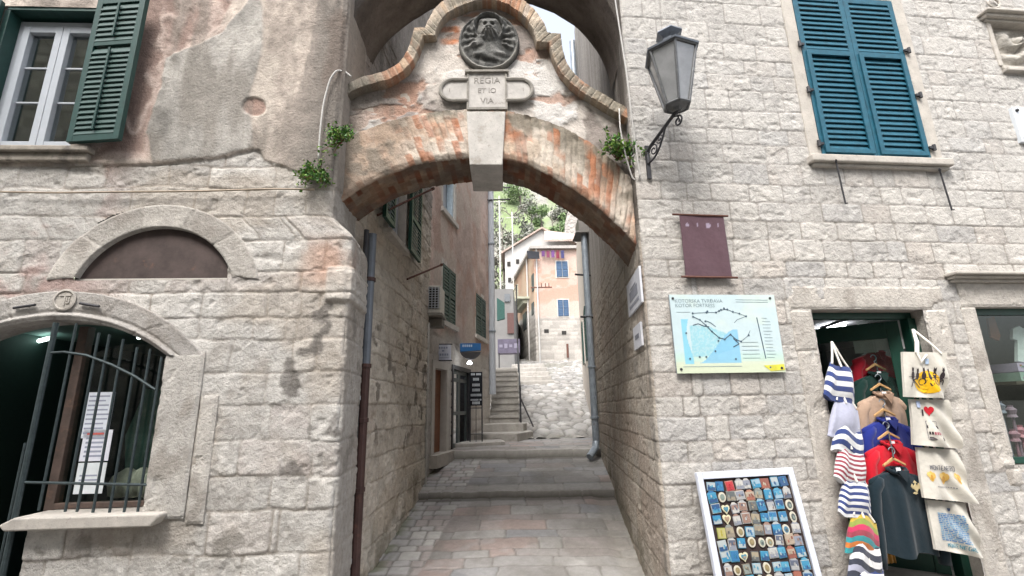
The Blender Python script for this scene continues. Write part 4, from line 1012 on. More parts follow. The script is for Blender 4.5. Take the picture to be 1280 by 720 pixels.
# match the two outlines by corner stations so bricks stay square to the curve
def stations(pts, marks, per):
    out = []
    for (i0, i1), n in zip(zip(marks[:-1], marks[1:]), per):
        q = resamp(pts[i0:i1 + 1], n)
        if n > 50:
            for _ in range(40): q[1:-1] = (q[:-2] + 2 * q[1:-1] + q[2:]) / 4
        out.append(q[:-1])
    return np.concatenate(out + [np.array([pts[marks[-1]]], float)])
per = [90, 10, 130, 10, 90]
CI = stations(cop_in, [0, 7, 8, 18, 19, 24], per); CO = stations(cop_out, [0, 7, 8, 16, 17, 22], per)
CI = np.array(apx(CI)); CO = np.array(apx(CO)); nC = len(CI)
rows = [('in', -.05), ('in', .070), ('in', .0701), ('e1', .088), ('m1', .09), ('mm', .09), ('m2', .09), ('e2', .088), ('out', .074), ('out', .0739), ('out', -TH + .02)]
PA = []; t_ = np.arange(nC)
kk = np.floor(t_ / 4.6).astype(np.int64); fr = t_ / 4.6 - kk; jj = sst(0, 1, np.minimum(fr, 1 - fr) / .2)
rv = _h(kk, kk * 0, 41)
palc = np.array([(.42, .31, .22), (.48, .36, .26), (.36, .20, .13), (.40, .33, .27), (.52, .43, .34), (.44, .24, .15)])
cc = palc[(rv * 5.99).astype(int)]
cols = []
for q, o in rows:
    f = {'in': 0, 'e1': .06, 'm1': .28, 'mm': .5, 'm2': .72, 'e2': .94, 'out': 1}[q]
    p = CI * (1 - f) + CO * f
    a_ = p[:, 0]; z_ = p[:, 1]; n_ = fbm(a_ * 14, z_ * 14 + f, 4, 43)
    o_ = o + ((.016 * (n_ - .5) + .005 * jj - .008 * (rv - .5)) if o > 0 else 0)
    PA.append(fx(a_, z_, o_ if o > 0 else np.full(nC, o)))
    c = cc * (.65 + .6 * fbm(a_ * 8, z_ * 8 + f, 4, 44))[:, None]
    c = mixc(c, (.19, .175, .14), .85 * sst(.40, .58, fbm(a_ * 2.5, z_ * 2.5 + f * .2, 4, 45)) * (1 if f > .2 else .6)); c = mixc(c, (.40, .36, .3), (1 - jj) * .5)
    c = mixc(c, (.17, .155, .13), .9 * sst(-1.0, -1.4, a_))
    cols.append(c)
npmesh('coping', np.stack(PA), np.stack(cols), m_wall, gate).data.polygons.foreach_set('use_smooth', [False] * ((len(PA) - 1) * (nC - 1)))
# keystone, running through the arch
ks = apx([(583, 139), (632, 139), (628, 206), (587, 206)], .05)
b = MB(); b.prism([AP.pt(a, z, .05) for a, z in ks], AP.n * -(TH + .07), (.55, .53, .50))
m_key = M('white_stone', (.46, .44, .41), rough=.9, var=.28, scale=6, bump=STB, var2=((.30, .275, .24), 5, .55), speck=[(50, .58, .12, .7)])
b.c = [None] * len(b.f); b.build('keystone', m_key, gate, bevel=.008)
# cross shaped cartouche: panel, rounded lobes with a raised moulding, worn letters
q0 = apx([(585, 91), (632, 91), (632, 136), (585, 136)], .04); cz = AP.uv(608, 112, .04)[1]
sL, sR = AP.uv(549, 112, .04)[0], AP.uv(667, 112, .04)[0]; lh = (AP.uv(608, 98, .04)[1] - AP.uv(608, 127, .04)[1]) / 2
bl, br, zt_, zb_ = q0[0][0], q0[1][0], q0[0][1], q0[3][1]
def lobes(r):
    out = []
    for t in np.linspace(-math.pi / 2, math.pi / 2, 14): out.append((sR - lh + r * math.cos(t), cz + r * math.sin(t)))
    out += [(br + .0, cz + r), (br, zt_), (bl, zt_), (bl, cz + r)]
    for t in np.linspace(math.pi / 2, 1.5 * math.pi, 14): out.append((sL + lh + r * math.cos(t), cz + r * math.sin(t)))
    out += [(bl, cz - r), (bl, zb_), (br, zb_), (br, cz - r)]
    return out
b = MB(); b.prism([AP.pt(a, z, .035) for a, z in lobes(lh * .82)], AP.n * -.06)
m_car = M('grey_limestone', (.43, .41, .385), rough=.9, var=.25, scale=10, bump=STB, var2=((.24, .22, .20), 7, .58))
car = b.build('cartouche', m_car, gate)
b = MB()
for sg in (0, 1):
    ring_ = [AP.pt(*p, .035) for p in (lobes(lh * .9)[:15] if sg == 0 else lobes(lh * .9)[17:32])]
    ring_ = ([AP.pt(br, cz - lh * .9, .035)] + ring_) if sg == 0 else (ring_ + [AP.pt(bl, cz - lh * .9, .035)])
    b.tube(ring_, .022, 8)
b.pbox(AP, bl - .03, br + .03, zt_, zt_ + .022, -.02, .06); b.pbox(AP, bl - .01, br + .01, zb_ - .012, zb_ + .012, -.02, .05)
b.pbox(AP, bl - .012, bl + .008, zb_, zt_, -.02, .045); b.pbox(AP, br - .008, br + .012, zb_, zt_, -.02, .045)
b.build('moulding', M('dark_limestone', (.25, .235, .21), rough=.9, var=.35, scale=12, bump=STB), car, smooth=False)
m_let = M('worn_letters', (.26, .245, .225), rough=.95, var=.4, scale=30)
hh_ = zt_ - zb_
for body, zz, sz in (('REGIA', zt_ - hh_ * .22, .095), ('ET IO', zt_ - hh_ * .5, .075), ('VIA', zt_ - hh_ * .78, .085)):
    text(body, sz, m_let, 'inscription', car, frame4(AP.pt((bl + br) / 2, zz, .036), AP.d, (0, 0, 1)), .002)
for a in (sL + .1, sR - .1): text('I', .055, m_let, 'inscription', car, frame4(AP.pt(a, cz, .036), AP.d, (0, 0, 1)), .002)
# lion medallion: carved in relief as one height field
mc = AP.uv(611, 50, .06); mr = (AP.uv(648, 50, .06)[0] - AP.uv(574, 50, .06)[0]) / 2
mrz = (AP.uv(611, 15, .06)[1] - AP.uv(611, 84, .06)[1]) / 2
n = 150
U, V = np.meshgrid(np.linspace(-1.06, 1.06, n), np.linspace(-1.06, 1.06, n))
R = np.hypot(U, V)
g = lambda cx, cy, sx, sy, p=2: np.exp(-(np.abs((U - cx) / sx) ** p + np.abs((V - cy) / sy) ** p))
hy = .44                                                # head centre height
hgt = .02 * np.ones(U.shape)
# wings: fans of feathers on both sides
for sg in (-1, 1):
    x = U * sg
    th = np.arctan2(V - .05, x - .12); rr = np.hypot(V - .05, x - .12)
    fan = sst(.30, .42, rr) * sst(.95, .85, R) * sst(-.65, -.4, th) * sst(1.75, 1.4, th)
    hgt = hgt + fan * (.045 + .028 * np.cos(th * 17 + rr * 2)) + fan * .012 * np.cos(rr * 26)
hgt = hgt + .09 * g(0, -.05, .36, .5, 4)                # chest
rm = np.hypot(U, (V - .38) * .9); tm = np.arctan2(U, -(V - .38))
mane = sst(.42, .34, rm) ; hgt = hgt + mane * (.05 + .02 * np.cos(tm * 15)) 
halo = np.exp(-((np.hypot(U, V - hy) - .50) / .05) ** 2) * sst(.0, .25, V); hgt = hgt + .14 * halo
hgt = np.where((np.hypot(U, V - hy) < .45) & (V > .25), .05 + 0 * hgt, hgt)
hgt = hgt + .16 * g(0, hy, .30, .33, 4)                  # face
hgt = hgt + .06 * g(0, hy - .10, .13, .15) + .03 * g(-.12, hy + .12, .08, .05) + .03 * g(.12, hy + .12, .08, .05)
for sg in (-1, 1):
    hgt = hgt - .13 * g(sg * .12, hy + .07, .06, .05) - .12 * g(sg * .06, hy - .10, .035, .03)
    hgt = hgt + .05 * g(sg * .25, hy + .22, .07, .07)
    hgt = hgt + .07 * g(sg * .30, -.48, .22, .10) + .04 * g(sg * .48, -.45, .09, .08)   # paws
    for t in (-.05, 0, .05): hgt = hgt - .03 * g(sg * .50 + t, -.47, .010, .05)
hgt = hgt - .04 * g(0, hy - .22, .10, .025)
hgt = hgt + .07 * g(-.38, -.05, .20, .15, 6) - .02 * g(-.38, -.05, .012, .15)             # open book
hgt = hgt + .035 * np.cos(V * 22 + U * 6) * g(.1, -.65, .6, .16)
hgt = hgt + .02 * (fbm(U * 6, V * 6, 4, 50) - .5)
rimh = np.exp(-((R - .97) / .045) ** 2); hgt = hgt * sst(1.0, .93, R) + .075 * rimh
hgt = np.where(R > 1.03, -.12, hgt)
Hm = .03 + hgt * .34
Am = mc[0] + U * mr; Zm = mc[1] + V * mrz
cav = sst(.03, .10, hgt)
colm = np.array([.105, .105, .10])[None, None] * (.55 + .5 * cav + .5 * (fbm(U * 5, V * 5, 4, 51) - .3))[..., None]  # hollows of the relief painted darker: shade put into the colour
colm = mixc(colm, (.36, .345, .31), .8 * rimh * sst(-.1, -.5, V) ); colm = mixc(colm, (.25, .245, .23), .55 * sst(.5, .7, fbm(U * 4 + 3, V * 4, 4, 52)))
cu = (U[:-1, :-1] + U[1:, 1:]) / 2; cv = (V[:-1, :-1] + V[1:, 1:]) / 2
npmesh('lion_medallion', fx(Am, Zm, Hm), colm, m_wall, gate, keep=np.hypot(cu, cv) < 1.05)
b = MB(); b.lathe([(mr * 1.02, -.02), (mr * 1.03, .03)], AP.pt(mc[0], mc[1], 0), 40, AP.n)
# ================================================================ dark arch high above the gateway
ua = MB()
yc = [4.01, 4.72]
cxA, aH, zs, rs = -.23, 1.38, 5.05, 1.30
prof = [(cxA + aH * math.cos(t), zs + rs * math.sin(t)) for t in np.linspace(math.pi, 0, 60)]
nA = len(prof); NWs = 16
Pq = []; cq = []
for wv in np.linspace(0, 1, NWs):
    a_ = np.array([p[0] for p in prof]); z_ = np.array([p[1] for p in prof])
    y_ = np.full(nA, 4.03 + .69 * wv); nn = fbm(a_ * 6, y_ * 6, 4, 60)
    Pq.append(np.stack([a_, y_, z_ + .05 * (nn - .5)], -1))
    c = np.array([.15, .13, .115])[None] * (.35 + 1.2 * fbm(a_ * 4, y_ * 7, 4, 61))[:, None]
    cq.append(c)
top = np.stack([np.array([p[0] for p in prof]), np.full(nA, 4.03), np.full(nA, 7.4)], -1)
frc = np.stack([top, Pq[0]]); 
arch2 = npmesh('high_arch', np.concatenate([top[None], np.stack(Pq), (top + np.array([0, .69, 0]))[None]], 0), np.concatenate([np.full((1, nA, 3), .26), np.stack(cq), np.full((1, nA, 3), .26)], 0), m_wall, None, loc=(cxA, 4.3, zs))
tag(arch2, 'dark weathered stone arch joining the two houses high above the gateway', 'arch')

# ================================================================ cables and plants
def cable(name, pts, r, mat, lab, cat='cable'):
    b = MB(); pts = [Vector(p) for p in pts]; q = []
    for i in range(len(pts) - 1):
        for t in np.linspace(0, 1, 6, endpoint=False): q.append(pts[i].lerp(pts[i + 1], t))
    q.append(pts[-1])
    for _ in range(3): q = [q[0]] + [(q[i - 1] + q[i] * 2 + q[i + 1]) / 4 for i in range(1, len(q) - 1)] + [q[-1]]
    b.tube(q, r, 6); o = b.build(name, mat, None, smooth=True, loc=pts[0]); return tag(o, lab, cat)
cable('cable', [FL.P(x, y, .055) for x, y in ((-30, 239), (60, 241), (140, 240), (250, 239), (340, 236), (393, 237))], .008, M('tan_cable', (.34, .28, .21), rough=.7), 'thin tan cable running level across the left house above the lunette')
cable('cable', [AP.P(439, 96, .16), AP.P(431, 89, .16), FL.P(420, 88, .06), FL.P(412, 100, .06), FL.P(404, 130, .06), FL.P(400, 165, .06), FL.P(398, 200, .06)], .0085, m_cable, 'white cable bent over at the top beside the green tufts left of the gateway')
cable('cable', [FR.P(766, -20, .02), FR.P(775, 40, .03), FR.P(783, 90, .03), FR.P(790, 150, .035), FR.P(797, 200, .035), FR.P(800, 222, .03)], .0075, m_cable, 'pale cable running down the corner edge of the right house to the lamp')
cable('cable', [AP.P(774, 136, .12), AP.P(775, 160, .14), AP.P(782, 195, .14), AP.P(790, 222, .12), AP.P(795, 226, .12), AP.P(797, 215, .12), AP.P(789, 205, .12), AP.P(790, 195, .13), AP.P(796, 193, .14)], .007, m_cable, 'loose looped white wire hanging at the right end of the gateway')
def tuft(base, out, size, lab, n=150, seed=0, droop=.2):
    R = random.Random(seed); t = thing('wall_plant', base, lab, 'plant')
    st = MB(); lf_ = MB()
    for i in range(16):
        d = Vector((R.uniform(-1, 1), R.uniform(-.9, .0), R.uniform(-.5, 1.1))).normalized() * size * R.uniform(.5, 1.0)
        mid = base + d * .5 + Vector((0, 0, size * .12)); tip_ = base + d
        st.tube([base, mid, tip_], [.006, .004, .002], 5)
        for k in range(n // 7):
            f = R.uniform(.25, 1.05); p = base.lerp(mid, f * 2) if f < .5 else mid.lerp(tip_, f * 2 - 1)
            p = p + Vector((R.gauss(0, 1), R.gauss(0, 1), R.gauss(0, 1))) * size * .09
            u = Vector((R.uniform(-1, 1), R.uniform(-1, .4), R.uniform(-.7, 1))).normalized(); v_ = u.orthogonal().normalized(); v_.rotate(Matrix.Rotation(R.uniform(0, 6.3), 3, u))
            l = size * R.uniform(.07, .22); wd = l * R.uniform(.22, .40)
            cg = R.choice([(.10, .23, .03), (.06, .16, .03), (.15, .27, .04), (.045, .11, .025), (.08, .18, .05), (.17, .23, .06)])
            nrm = u.cross(v_)
            lf_.add([p, p + u * l * .5 + v_ * wd + nrm * .01, p + u * l, p + u * l * .5 - v_ * wd + nrm * .01], [(0, 1, 2, 3)], cg)
    st.build('stem', m_wood, t); lf_.build('foliage', m_leaf, t)
tuft(AP.P(427, 178, .28), 0, .19, 'green leafy tuft growing on top of the brick arch, upper of two on the left', 230, 1)
tuft(FL.P(398, 224, .04), 0, .20, 'green leafy tuft at the end of the level cable, lower of two on the left', 240, 2)
tuft(AP.P(772, 200, .02), 0, .27, 'darker green plant growing from the right end of the brick arch', 200, 3)
# ================================================================ ground: street, stepped alley, cobbles, hillside
def gprof(Y):
    xs = [-60, 4.4, 5.3, 7.3, 7.3001, 9.1, 9.1001, 11.5, 36, 46, 60]
    zs = [0, 0, .10, .42, .50, .78, .905, .96, 5.0, 6.4, 8.0]
    return np.interp(Y, xs, zs)
def pave(name, x0, x1, ys, dx, fn):
    X, Y = np.meshgrid(np.arange(x0, x1, dx), ys)
    P, col = fn(X, Y)
    o = npmesh(name, P, col, m_pave, None, flip=False, loc=(0, float(ys[0]), float(gprof(ys[0])))); return tag(o, kind='structure')
m_pave = M('worn_paving', attr=True, rough=.62, var=.18, scale=16, bump=[(40, (.5, .008), 'n'), (140, (.3, .003), 'n')], spec=.4)
def slabs(X, Y, lo, hi, wmin, wmax, seed, depth, wob, jw0, rough, pal):
    rows = [2.0]; R = np.random.RandomState(seed)
    while rows[-1] < 40: rows.append(rows[-1] + R.uniform(lo, hi))
    d, b = masonry(X, Y, rows, wmin, wmax, seed, wob)
    j = sst(0, 1, d / jw0); pal = np.array(pal)
    t = _h((b * 1e5).astype(np.int64), np.zeros(b.shape, np.int64), 7); col = pal[(t * len(pal) * .999).astype(int)] * (.8 + .4 * fbm(X * 3, Y * 3, 4, 2))[..., None]
    col = mixc(col, (.14, .13, .118), (1 - j) * .85)
    h = depth * (j - 1) + rough * (fbm(X * 8, Y * 8, 4, 3) - .5) * j + depth * .8 * (b - .5)
    return h, col, j
PALA = [(.235, .226, .218), (.24, .215, .205), (.265, .256, .244), (.22, .22, .225), (.275, .222, .203), (.29, .28, .268), (.235, .224, .215), (.205, .202, .20)]
def lower(X, Y):
    h, col, j = slabs(X, Y, .17, .34, .26, .85, 301, .012, .05, .015, .018, PALA)
    col = mixc(col, (.15, .14, .125), .55 * sst(.5, .7, fbm(X * 2.2, Y * 1.6, 5, 14))); col = mixc(col, (.32, .31, .30), .4 * sst(.55, .7, fbm(X * 3 + 9, Y * 3, 4, 15)) * j)
    # strip of small setts along the left wall
    h2, c2, j2 = slabs(X + 3, Y, .13, .22, .12, .24, 303, .014, .02, .02, .012, [(.36, .35, .34), (.32, .315, .31), (.40, .39, .37), (.31, .28, .265)])
    m = sst(-.98, -1.0, X - .1 * (Y - 5) + .03 * (fbm(X * 2, Y * 2, 2, 9) - .5)); m = m * (Y < 9.1)
    h = h * (1 - m) + h2 * m; col = col * (1 - m[..., None]) + c2 * m[..., None]
    gut = sst(.92, 1.05, X - .05 * (Y - 5)) * (Y < 7.3); col = mixc(col, (.24, .225, .20), .6 * gut); h = h - .02 * gut
    moss = sst(-1.25, -1.42, X) * sst(.45, .6, fbm(X * 5, Y * 5, 4, 5)); col = mixc(col, (.11, .125, .06), .7 * moss)
    return h, col
def fn_low(X, Y):
    h, col = lower(X, Y)
    z = gprof(Y)
    # front edges of the two broad steps: wavy nosing and dark riser
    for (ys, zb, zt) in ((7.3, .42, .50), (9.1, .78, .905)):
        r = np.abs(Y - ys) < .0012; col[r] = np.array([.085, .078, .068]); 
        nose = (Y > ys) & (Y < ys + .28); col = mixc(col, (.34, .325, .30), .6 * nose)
        under = (Y < ys) & (Y > ys - .12); col = mixc(col, (.09, .085, .07), .65 * under)  # shade at the foot of the riser, painted into the paving colour
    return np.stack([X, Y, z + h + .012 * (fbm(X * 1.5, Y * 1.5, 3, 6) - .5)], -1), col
ysl = np.concatenate([np.arange(1.5, 4, .03), np.arange(4, 7.29, .018), [7.2995, 7.3005], np.arange(7.31, 9.09, .022), [9.0995, 9.1005], np.arange(9.11, 11.6, .028)])
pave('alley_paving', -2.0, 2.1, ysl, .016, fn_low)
def cells(X, Y, sx, sy, seed):
    """irregular cells: gap between the nearest and second nearest seed, and the cell's own number"""
    x = X / sx; y = Y / sy; ix = np.floor(x).astype(np.int64); iy = np.floor(y).astype(np.int64)
    f1 = np.full(X.shape, 9.); f2 = f1.copy(); cid = np.zeros(X.shape)
    for a in (-1, 0, 1):
        for c in (-1, 0, 1):
            jx = ix + a; jy = iy + c; d = np.hypot(x - jx - _h(jx, jy, seed), y - jy - _h(jx, jy, seed + 1))
            n1 = d < f1; f2 = np.where(n1, f1, np.minimum(f2, d)); cid = np.where(n1, _h(jx, jy, seed + 2), cid); f1 = np.where(n1, d, f1)
    return f2 - f1, cid
def fn_cob(X, Y):
    Xw = X + .25 * (fbm(X * 1.5, Y, 3, 81) - .5); Yw = Y + .9 * (fbm(X * .8 + 3, Y * .5, 3, 82) - .5)
    g, ci = cells(Xw, Yw, .30, .62, 83); g2, c2_ = cells(Xw, Yw, 1.4, 2.6, 87)
    j = sst(.02, .22, g); pal = np.array([(.25, .243, .228), (.30, .292, .278), (.21, .203, .19), (.275, .262, .242), (.34, .333, .315)])
    col = pal[(ci * 4.99).astype(int)] * (.6 + .8 * fbm(X * 3, Y * 1.5, 4, 84))[..., None]
    col = mixc(col, (.085, .08, .07), .85 * (1 - j)); col = mixc(col, (.10, .10, .07), .5 * sst(.55, .7, fbm(X * .8, Y * .4, 4, 85)))
    z = gprof(Y)
    return np.stack([X, Y, z + .065 * j * (.6 + .8 * ci) + .03 * c2_ - .06 + .10 * (fbm(X * .8, Y * .8, 3, 6) - .5)], -1), col
pave('cobbled_lane', -4, 7, np.concatenate([np.arange(11.4, 20, .05), np.arange(20, 40, .09)]), .055, fn_cob)
# one ground sheet to the horizon, rising to the hill
xg = np.concatenate([np.linspace(-600, -60, 19), np.linspace(-50, 60, 111), np.linspace(70, 600, 19)])
yg = np.concatenate([np.linspace(-400, -20, 12), np.arange(-10, 60, 1.0), np.linspace(61, 160, 100), np.linspace(165, 700, 30)])
X, Y = np.meshgrid(xg, yg)
Z = gprof(np.minimum(Y, 60)) - .20 * sst(-5, 5, Y) * (Y < 60) - .02
Z = Z + np.clip(Y - 60, 0, 120) * .95 + 10 * (fbm(X * .03, Y * .03, 4, 70) - .5) * sst(60, 90, Y) + 3 * (fbm(X * .2, Y * .2, 4, 71) - .5) * sst(60, 80, Y)
g = fbm(X * .12, Y * .12, 5, 72)
col = np.array([.16, .155, .14])[None, None] * np.ones(X.shape)[..., None]
hill = sst(58, 64, Y)
gr = mixc(np.full(X.shape + (3,), 1.) * np.array([.16, .205, .10]), (.22, .215, .19), sst(.48, .58, g)); gr = mixc(gr, (.19, .245, .12), sst(.56, .66, fbm(X * .09 + 5, Y * .09, 4, 73)))
col = col * (1 - hill[..., None]) + gr * hill[..., None]
tag(npmesh('ground', np.stack([X, Y, Z], -1), col, M('ground_earth', attr=True, rough=.95, var=.3, scale=.6, bump=[(1.5, (.6, .5), 'n')]), None, loc=(0, 0, 0)), kind='structure')
def hz(x, y):
    i = int(np.abs(yg - y).argmin()); j = int(np.abs(xg - x).argmin()); return float(Z[i, j])
HZ = hz
# pavement of the square in front
def fn_sq(X, Y):
    h, col, j = slabs(X, Y + 60, .3, .5, .4, .9, 321, .008, .01, .014, .006, PALA)
    return np.stack([X, Y, .0 + 0 * X + h + .006], -1), col
X, Y = np.meshgrid(np.arange(-9, 9, .06), np.arange(-6, 4.3, .06))
P, col = fn_sq(X, Y)
tag(npmesh('pavement', P - np.array([0, 0, .02]), col, m_pave, None, loc=(0, 0, 0)), kind='structure')

# ================================================================ drainpipes
def pipe(pts, r, mat, lab, rings=(), ringmat=None, name='drainpipe', col=None, parts=()):
    pts = [Vector(p) for p in pts]; t = thing(name, pts[-1], lab, 'drainpipe')
    b = MB(); b.tube(pts, r, 12); b.build('pipe', mat, t, smooth=False)
    for p in rings:
        b = MB(); b.lathe([(r * 1.02, -.02), (r * 1.25, -.018), (r * 1.25, .018), (r * 1.02, .02)], p, 12); b.build('clamp', ringmat or mat, t)
    for nm, mt, q, rr in parts:
        b = MB(); b.tube(q, rr, 12); b.build(nm, mt, t)
    return t
m_pbr = M('brown_pipe', (.075, .04, .035), rough=.5, metal=.2, var=.35, scale=9, var2=((.13, .06, .045), 6, .58))
m_pgr = M('blue_grey_pipe', (.16, .18, .21), rough=.45, metal=.3, var=.3, scale=7, var2=((.11, .09, .08), 6, .6))
m_pdk = M('black_pipe', (.035, .035, .04), rough=.5, var=.4, scale=8)
pa = Vector((-1.415, 4.64, 0)); top = 3.38; mid = 2.05
pipe([(pa.x, pa.y, top), (pa.x, pa.y, mid)], .048, m_pgr, 'tall drainpipe grey above and rusty brown below in the left alley corner', [(pa.x, pa.y, 2.9), (pa.x, pa.y, 1.55), (pa.x, pa.y, .95), (pa.x, pa.y, 2.05)], m_pbr, parts=[('lower_pipe', m_pbr, [Vector((pa.x, pa.y, mid)), Vector((pa.x, pa.y, .03))], .050)])
pb = Vector((-1.435, 4.52, 0))
pipe([(pb.x, pb.y, top), (pb.x, pb.y, .03)], .026, m_pdk, 'thin black pipe standing just left of the rusty brown drainpipe', [(pb.x, pb.y, 1.75), (pb.x, pb.y, .4)], m_white)
pc = Vector((1.43, 8.95, 0))
pipe([(pc.x, pc.y, 9.4), (pc.x, pc.y, 1.05), (pc.x - .03, pc.y - .05, .93), (pc.x - .16, pc.y - .2, .80)], .062, m_steel, 'tall blue grey drainpipe with a kicked out foot on the right alley wall', [(pc.x, pc.y, 3.3), (pc.x, pc.y, 2.35), (pc.x, pc.y, 1.45), (pc.x, pc.y, 5.6)])
q = at(519, 300, 7.55)
pipe([(-1.36, 7.72, 3.0), (-1.36, 7.72, .52)], .022, m_cable, 'thin pale pipe at the far end of the rough left alley wall', [(-1.36, 7.72, 1.6)])

# ================================================================ iron bars, air conditioner, small boxes in the alley
def rod(p, q, r, lab):
    b = MB(); b.tube([p, q], r, 7); b.lathe([(r * 1.6, -.02), (r * 1.6, .02)], q, 8, (q - p)); o = b.build('iron_rod', m_rust, None, loc=p); tag(o, lab, 'rod')
rod(AL.P(472, 269, .0), at(541, 236, 5.9), .014, 'rusty iron rod sticking out under the brick arch near the green shutter')
rod(AL.P(509, 349, .0), at(552, 331, 7.1), .014, 'rusty iron rod sticking out above the air conditioner')
ac = thing('air_conditioner', at(540, 385, 7.7), 'pale outdoor air conditioner unit on a bracket high on the left alley wall', 'air conditioner')
Yc = 7.75; x0 = at(529, 376, Yc).x; x1 = at(551, 376, Yc).x; z1 = at(540, 357, Yc).z; z0 = at(540, 391, Yc).z
b = MB(); b.box(((x0 + x1) / 2, Yc + .22, (z0 + z1) / 2), (x1 - x0, .44, z1 - z0)); b.build('casing', M('cream_casing', (.50, .49, .45), rough=.5, var=.2), ac, bevel=.01)
b = MB()
gw = x1 - x0
b.box(((x0 + x1) / 2, Yc - .003, (z0 + z1) / 2 + .02), (gw * .8, .005, (z1 - z0) * .78)); b.build('fan_opening', m_dark, ac)
b = MB()
for i in range(5): b.box((x0 + gw * (.14 + .18 * i), Yc - .012, (z0 + z1) / 2 + .02), (.012, .01, (z1 - z0) * .78))
for i in range(9): b.box(((x0 + x1) / 2, Yc - .014, z0 + (z1 - z0) * (.18 + .09 * i)), (gw * .8, .01, .008))
b.build('grille', m_white, ac)
b = MB(); b.box(((x0 + x1) / 2, Yc + .2, z0 - .03), (gw + .06, .5, .04)); b.tube([(x0 - .02, Yc, z0 - .03), (x0 - .02, Yc + .2, z0 - .28)], .015); b.box(((x0 + x1) / 2 + .03, Yc + .3, z0 - .13), (gw * .8, .3, .12)); b.build('bracket', M('grey_bracket', (.20, .19, .17), rough=.7, var=.3), ac)

# ================================================================ pink plastered house at the bend
BP = PL((-1.46, 7.9), (.18, 1))
bend = thing('bend_house', (-1.46, 7.9, .8), 'house with worn pink upper plaster and green shutters on the left where the alley bends', 'house')
def bw(px, py): return BP.uv(px, py)
B_end = BP.uv(612, 500)[0]
print('bend', B_end)
ops = []
def opening(pts):
    u = [BP.uv(*p) for p in pts]; a0 = (u[0][0] + u[3][0]) / 2; a1 = (u[1][0] + u[2][0]) / 2; z1 = (u[0][1] + u[1][1]) / 2; z0 = (u[2][1] + u[3][1]) / 2
    return a0, a1, z0, z1
D1 = opening([(541, 459), (557, 462), (557, 568), (541, 572)]); D2 = opening([(565, 460), (586, 466), (586, 556), (565, 561)])
D1 = (D1[0], D1[1], .92, D1[3]); D2 = (D2[0], D2[1], .93, D2[3])
W1 = opening([(552, 330), (568, 340), (568, 410), (552, 400)]); W2 = opening([(594, 368), (606, 374), (606, 424), (594, 420)]); W3 = opening([(553, 200), (568, 215), (568, 280), (553, 262)])
print(D1, D2, W1, W2, W3)
def bend_wall():
    sA = np.concatenate([np.arange(-.12, B_end, .03), [B_end, B_end + .03], np.arange(B_end + .1, B_end + 2.5, .2)]); zA = np.concatenate([np.arange(.3, 6.8, .03), np.arange(6.8, 9.3, .1)])
    S, Z = np.meshgrid(sA, zA)
    d, b = masonry(S, Z, zrows(.2, 10, .2, .32, 15), .3, .6, 25, .03); j = sst(0, 1, d / .022)
    col = np.array([.47, .44, .405])[None, None] * (.8 + .4 * fbm(S * 3, Z * 3, 4, 1))[..., None]; col = mixc(col, (.31, .28, .25), (1 - j) * .5)
    pl_ = sst(2.9, 3.1, Z + .5 * (fbm(S * 1.2, Z * 1.2, 4, 3) - .5))
    pk = np.array([.50, .40, .355])[None, None] * (.6 + .8 * fbm(S * 1.5, Z * 1.5, 5, 4))[..., None]; pk = mixc(pk, (.47, .41, .36), .7 * sst(.5, .62, fbm(S * 1.4 + 3, Z * 1.4, 4, 5))); pk = mixc(pk, (.40, .26, .21), .5 * sst(.56, .66, fbm(S * 2.2 + 9, Z * 2.2, 5, 6)))
    col = col * (1 - pl_[..., None]) + pk * pl_[..., None]
    low = sst(2.6, 2.4, Z) * sst(.4, .6, fbm(S, Z, 3, 9)); col = mixc(col, (.47, .45, .43), .6 * low)
    h = j * .012 * (1 - pl_) + .02 * pl_ + .02 * (fbm(S * 5, Z * 5, 4, 7) - .5)
    e = BP.pt(B_end, 0); X, Y, N = poly_pos([(BP.pt(-.12, 0).x, BP.pt(-.12, 0).y), (e.x, e.y), (e.x - 2.5, e.y + .3)], [-.12, B_end, B_end + 2.5], S)
    keep = np.ones((len(zA) - 1, len(sA) - 1), bool); cs = (S[:-1, :-1] + S[1:, 1:]) / 2; cz = (Z[:-1, :-1] + Z[1:, 1:]) / 2
    for a0, a1, z0, z1 in (D1, D2, W1, W2, W3): keep &= ~((cs > a0) & (cs < a1) & (cz > z0) & (cz < z1))
    npmesh('wall', np.stack([X + N[..., 0] * h, Y + N[..., 1] * h, Z], -1), col, m_wall, bend, keep)
bend_wall()
m_stonew = M('whitish_stone', (.50, .475, .44), rough=.85, var=.2, scale=6, bump=STB)
def casing(pl, op, w, o, par, name, mat, sill=False, back=None, depth=.2):
    a0, a1, z0, z1 = op; b = MB()
    b.pbox(pl, a0 - w, a0 + .01, z0, z1, -depth, o); b.pbox(pl, a1 - .01, a1 + w, z0, z1, -depth, o); b.pbox(pl, a0 - w, a1 + w, z1 - .01, z1 + w, -depth, o - .002)
    if sill: b.pbox(pl, a0 - w - .03, a1 + w + .03, z0 - .08, z0 + .01, -depth, o + .05)
    r = b.build(name, mat, par)
    return r
d1 = casing(BP, D1, .12, .03, bend, 'doorway', m_stonew)
b = MB(); b.pbox(BP, D1[0], D1[1], D1[2], D1[3], -.14, -.10); b.pbox(BP, D1[0] + .1, D1[1] - .1, D1[2] + .2, D1[2] + .8, -.10, -.085); b.pbox(BP, D1[0] + .1, D1[1] - .1, D1[2] + 1, D1[3] - .15, -.10, -.085)
b.build('door', M('orange_brown_wood', (.20, .075, .03), rough=.5, var=.3, scale=14), bend)
b = MB(); b.pbox(BP, D1[0] - .15, D1[1] + .15, .72, D1[2], -.1, .14); b.build('door_step', m_trim, bend)
d2 = casing(BP, D2, .07, .03, bend, 'shop_doorway', m_iron)
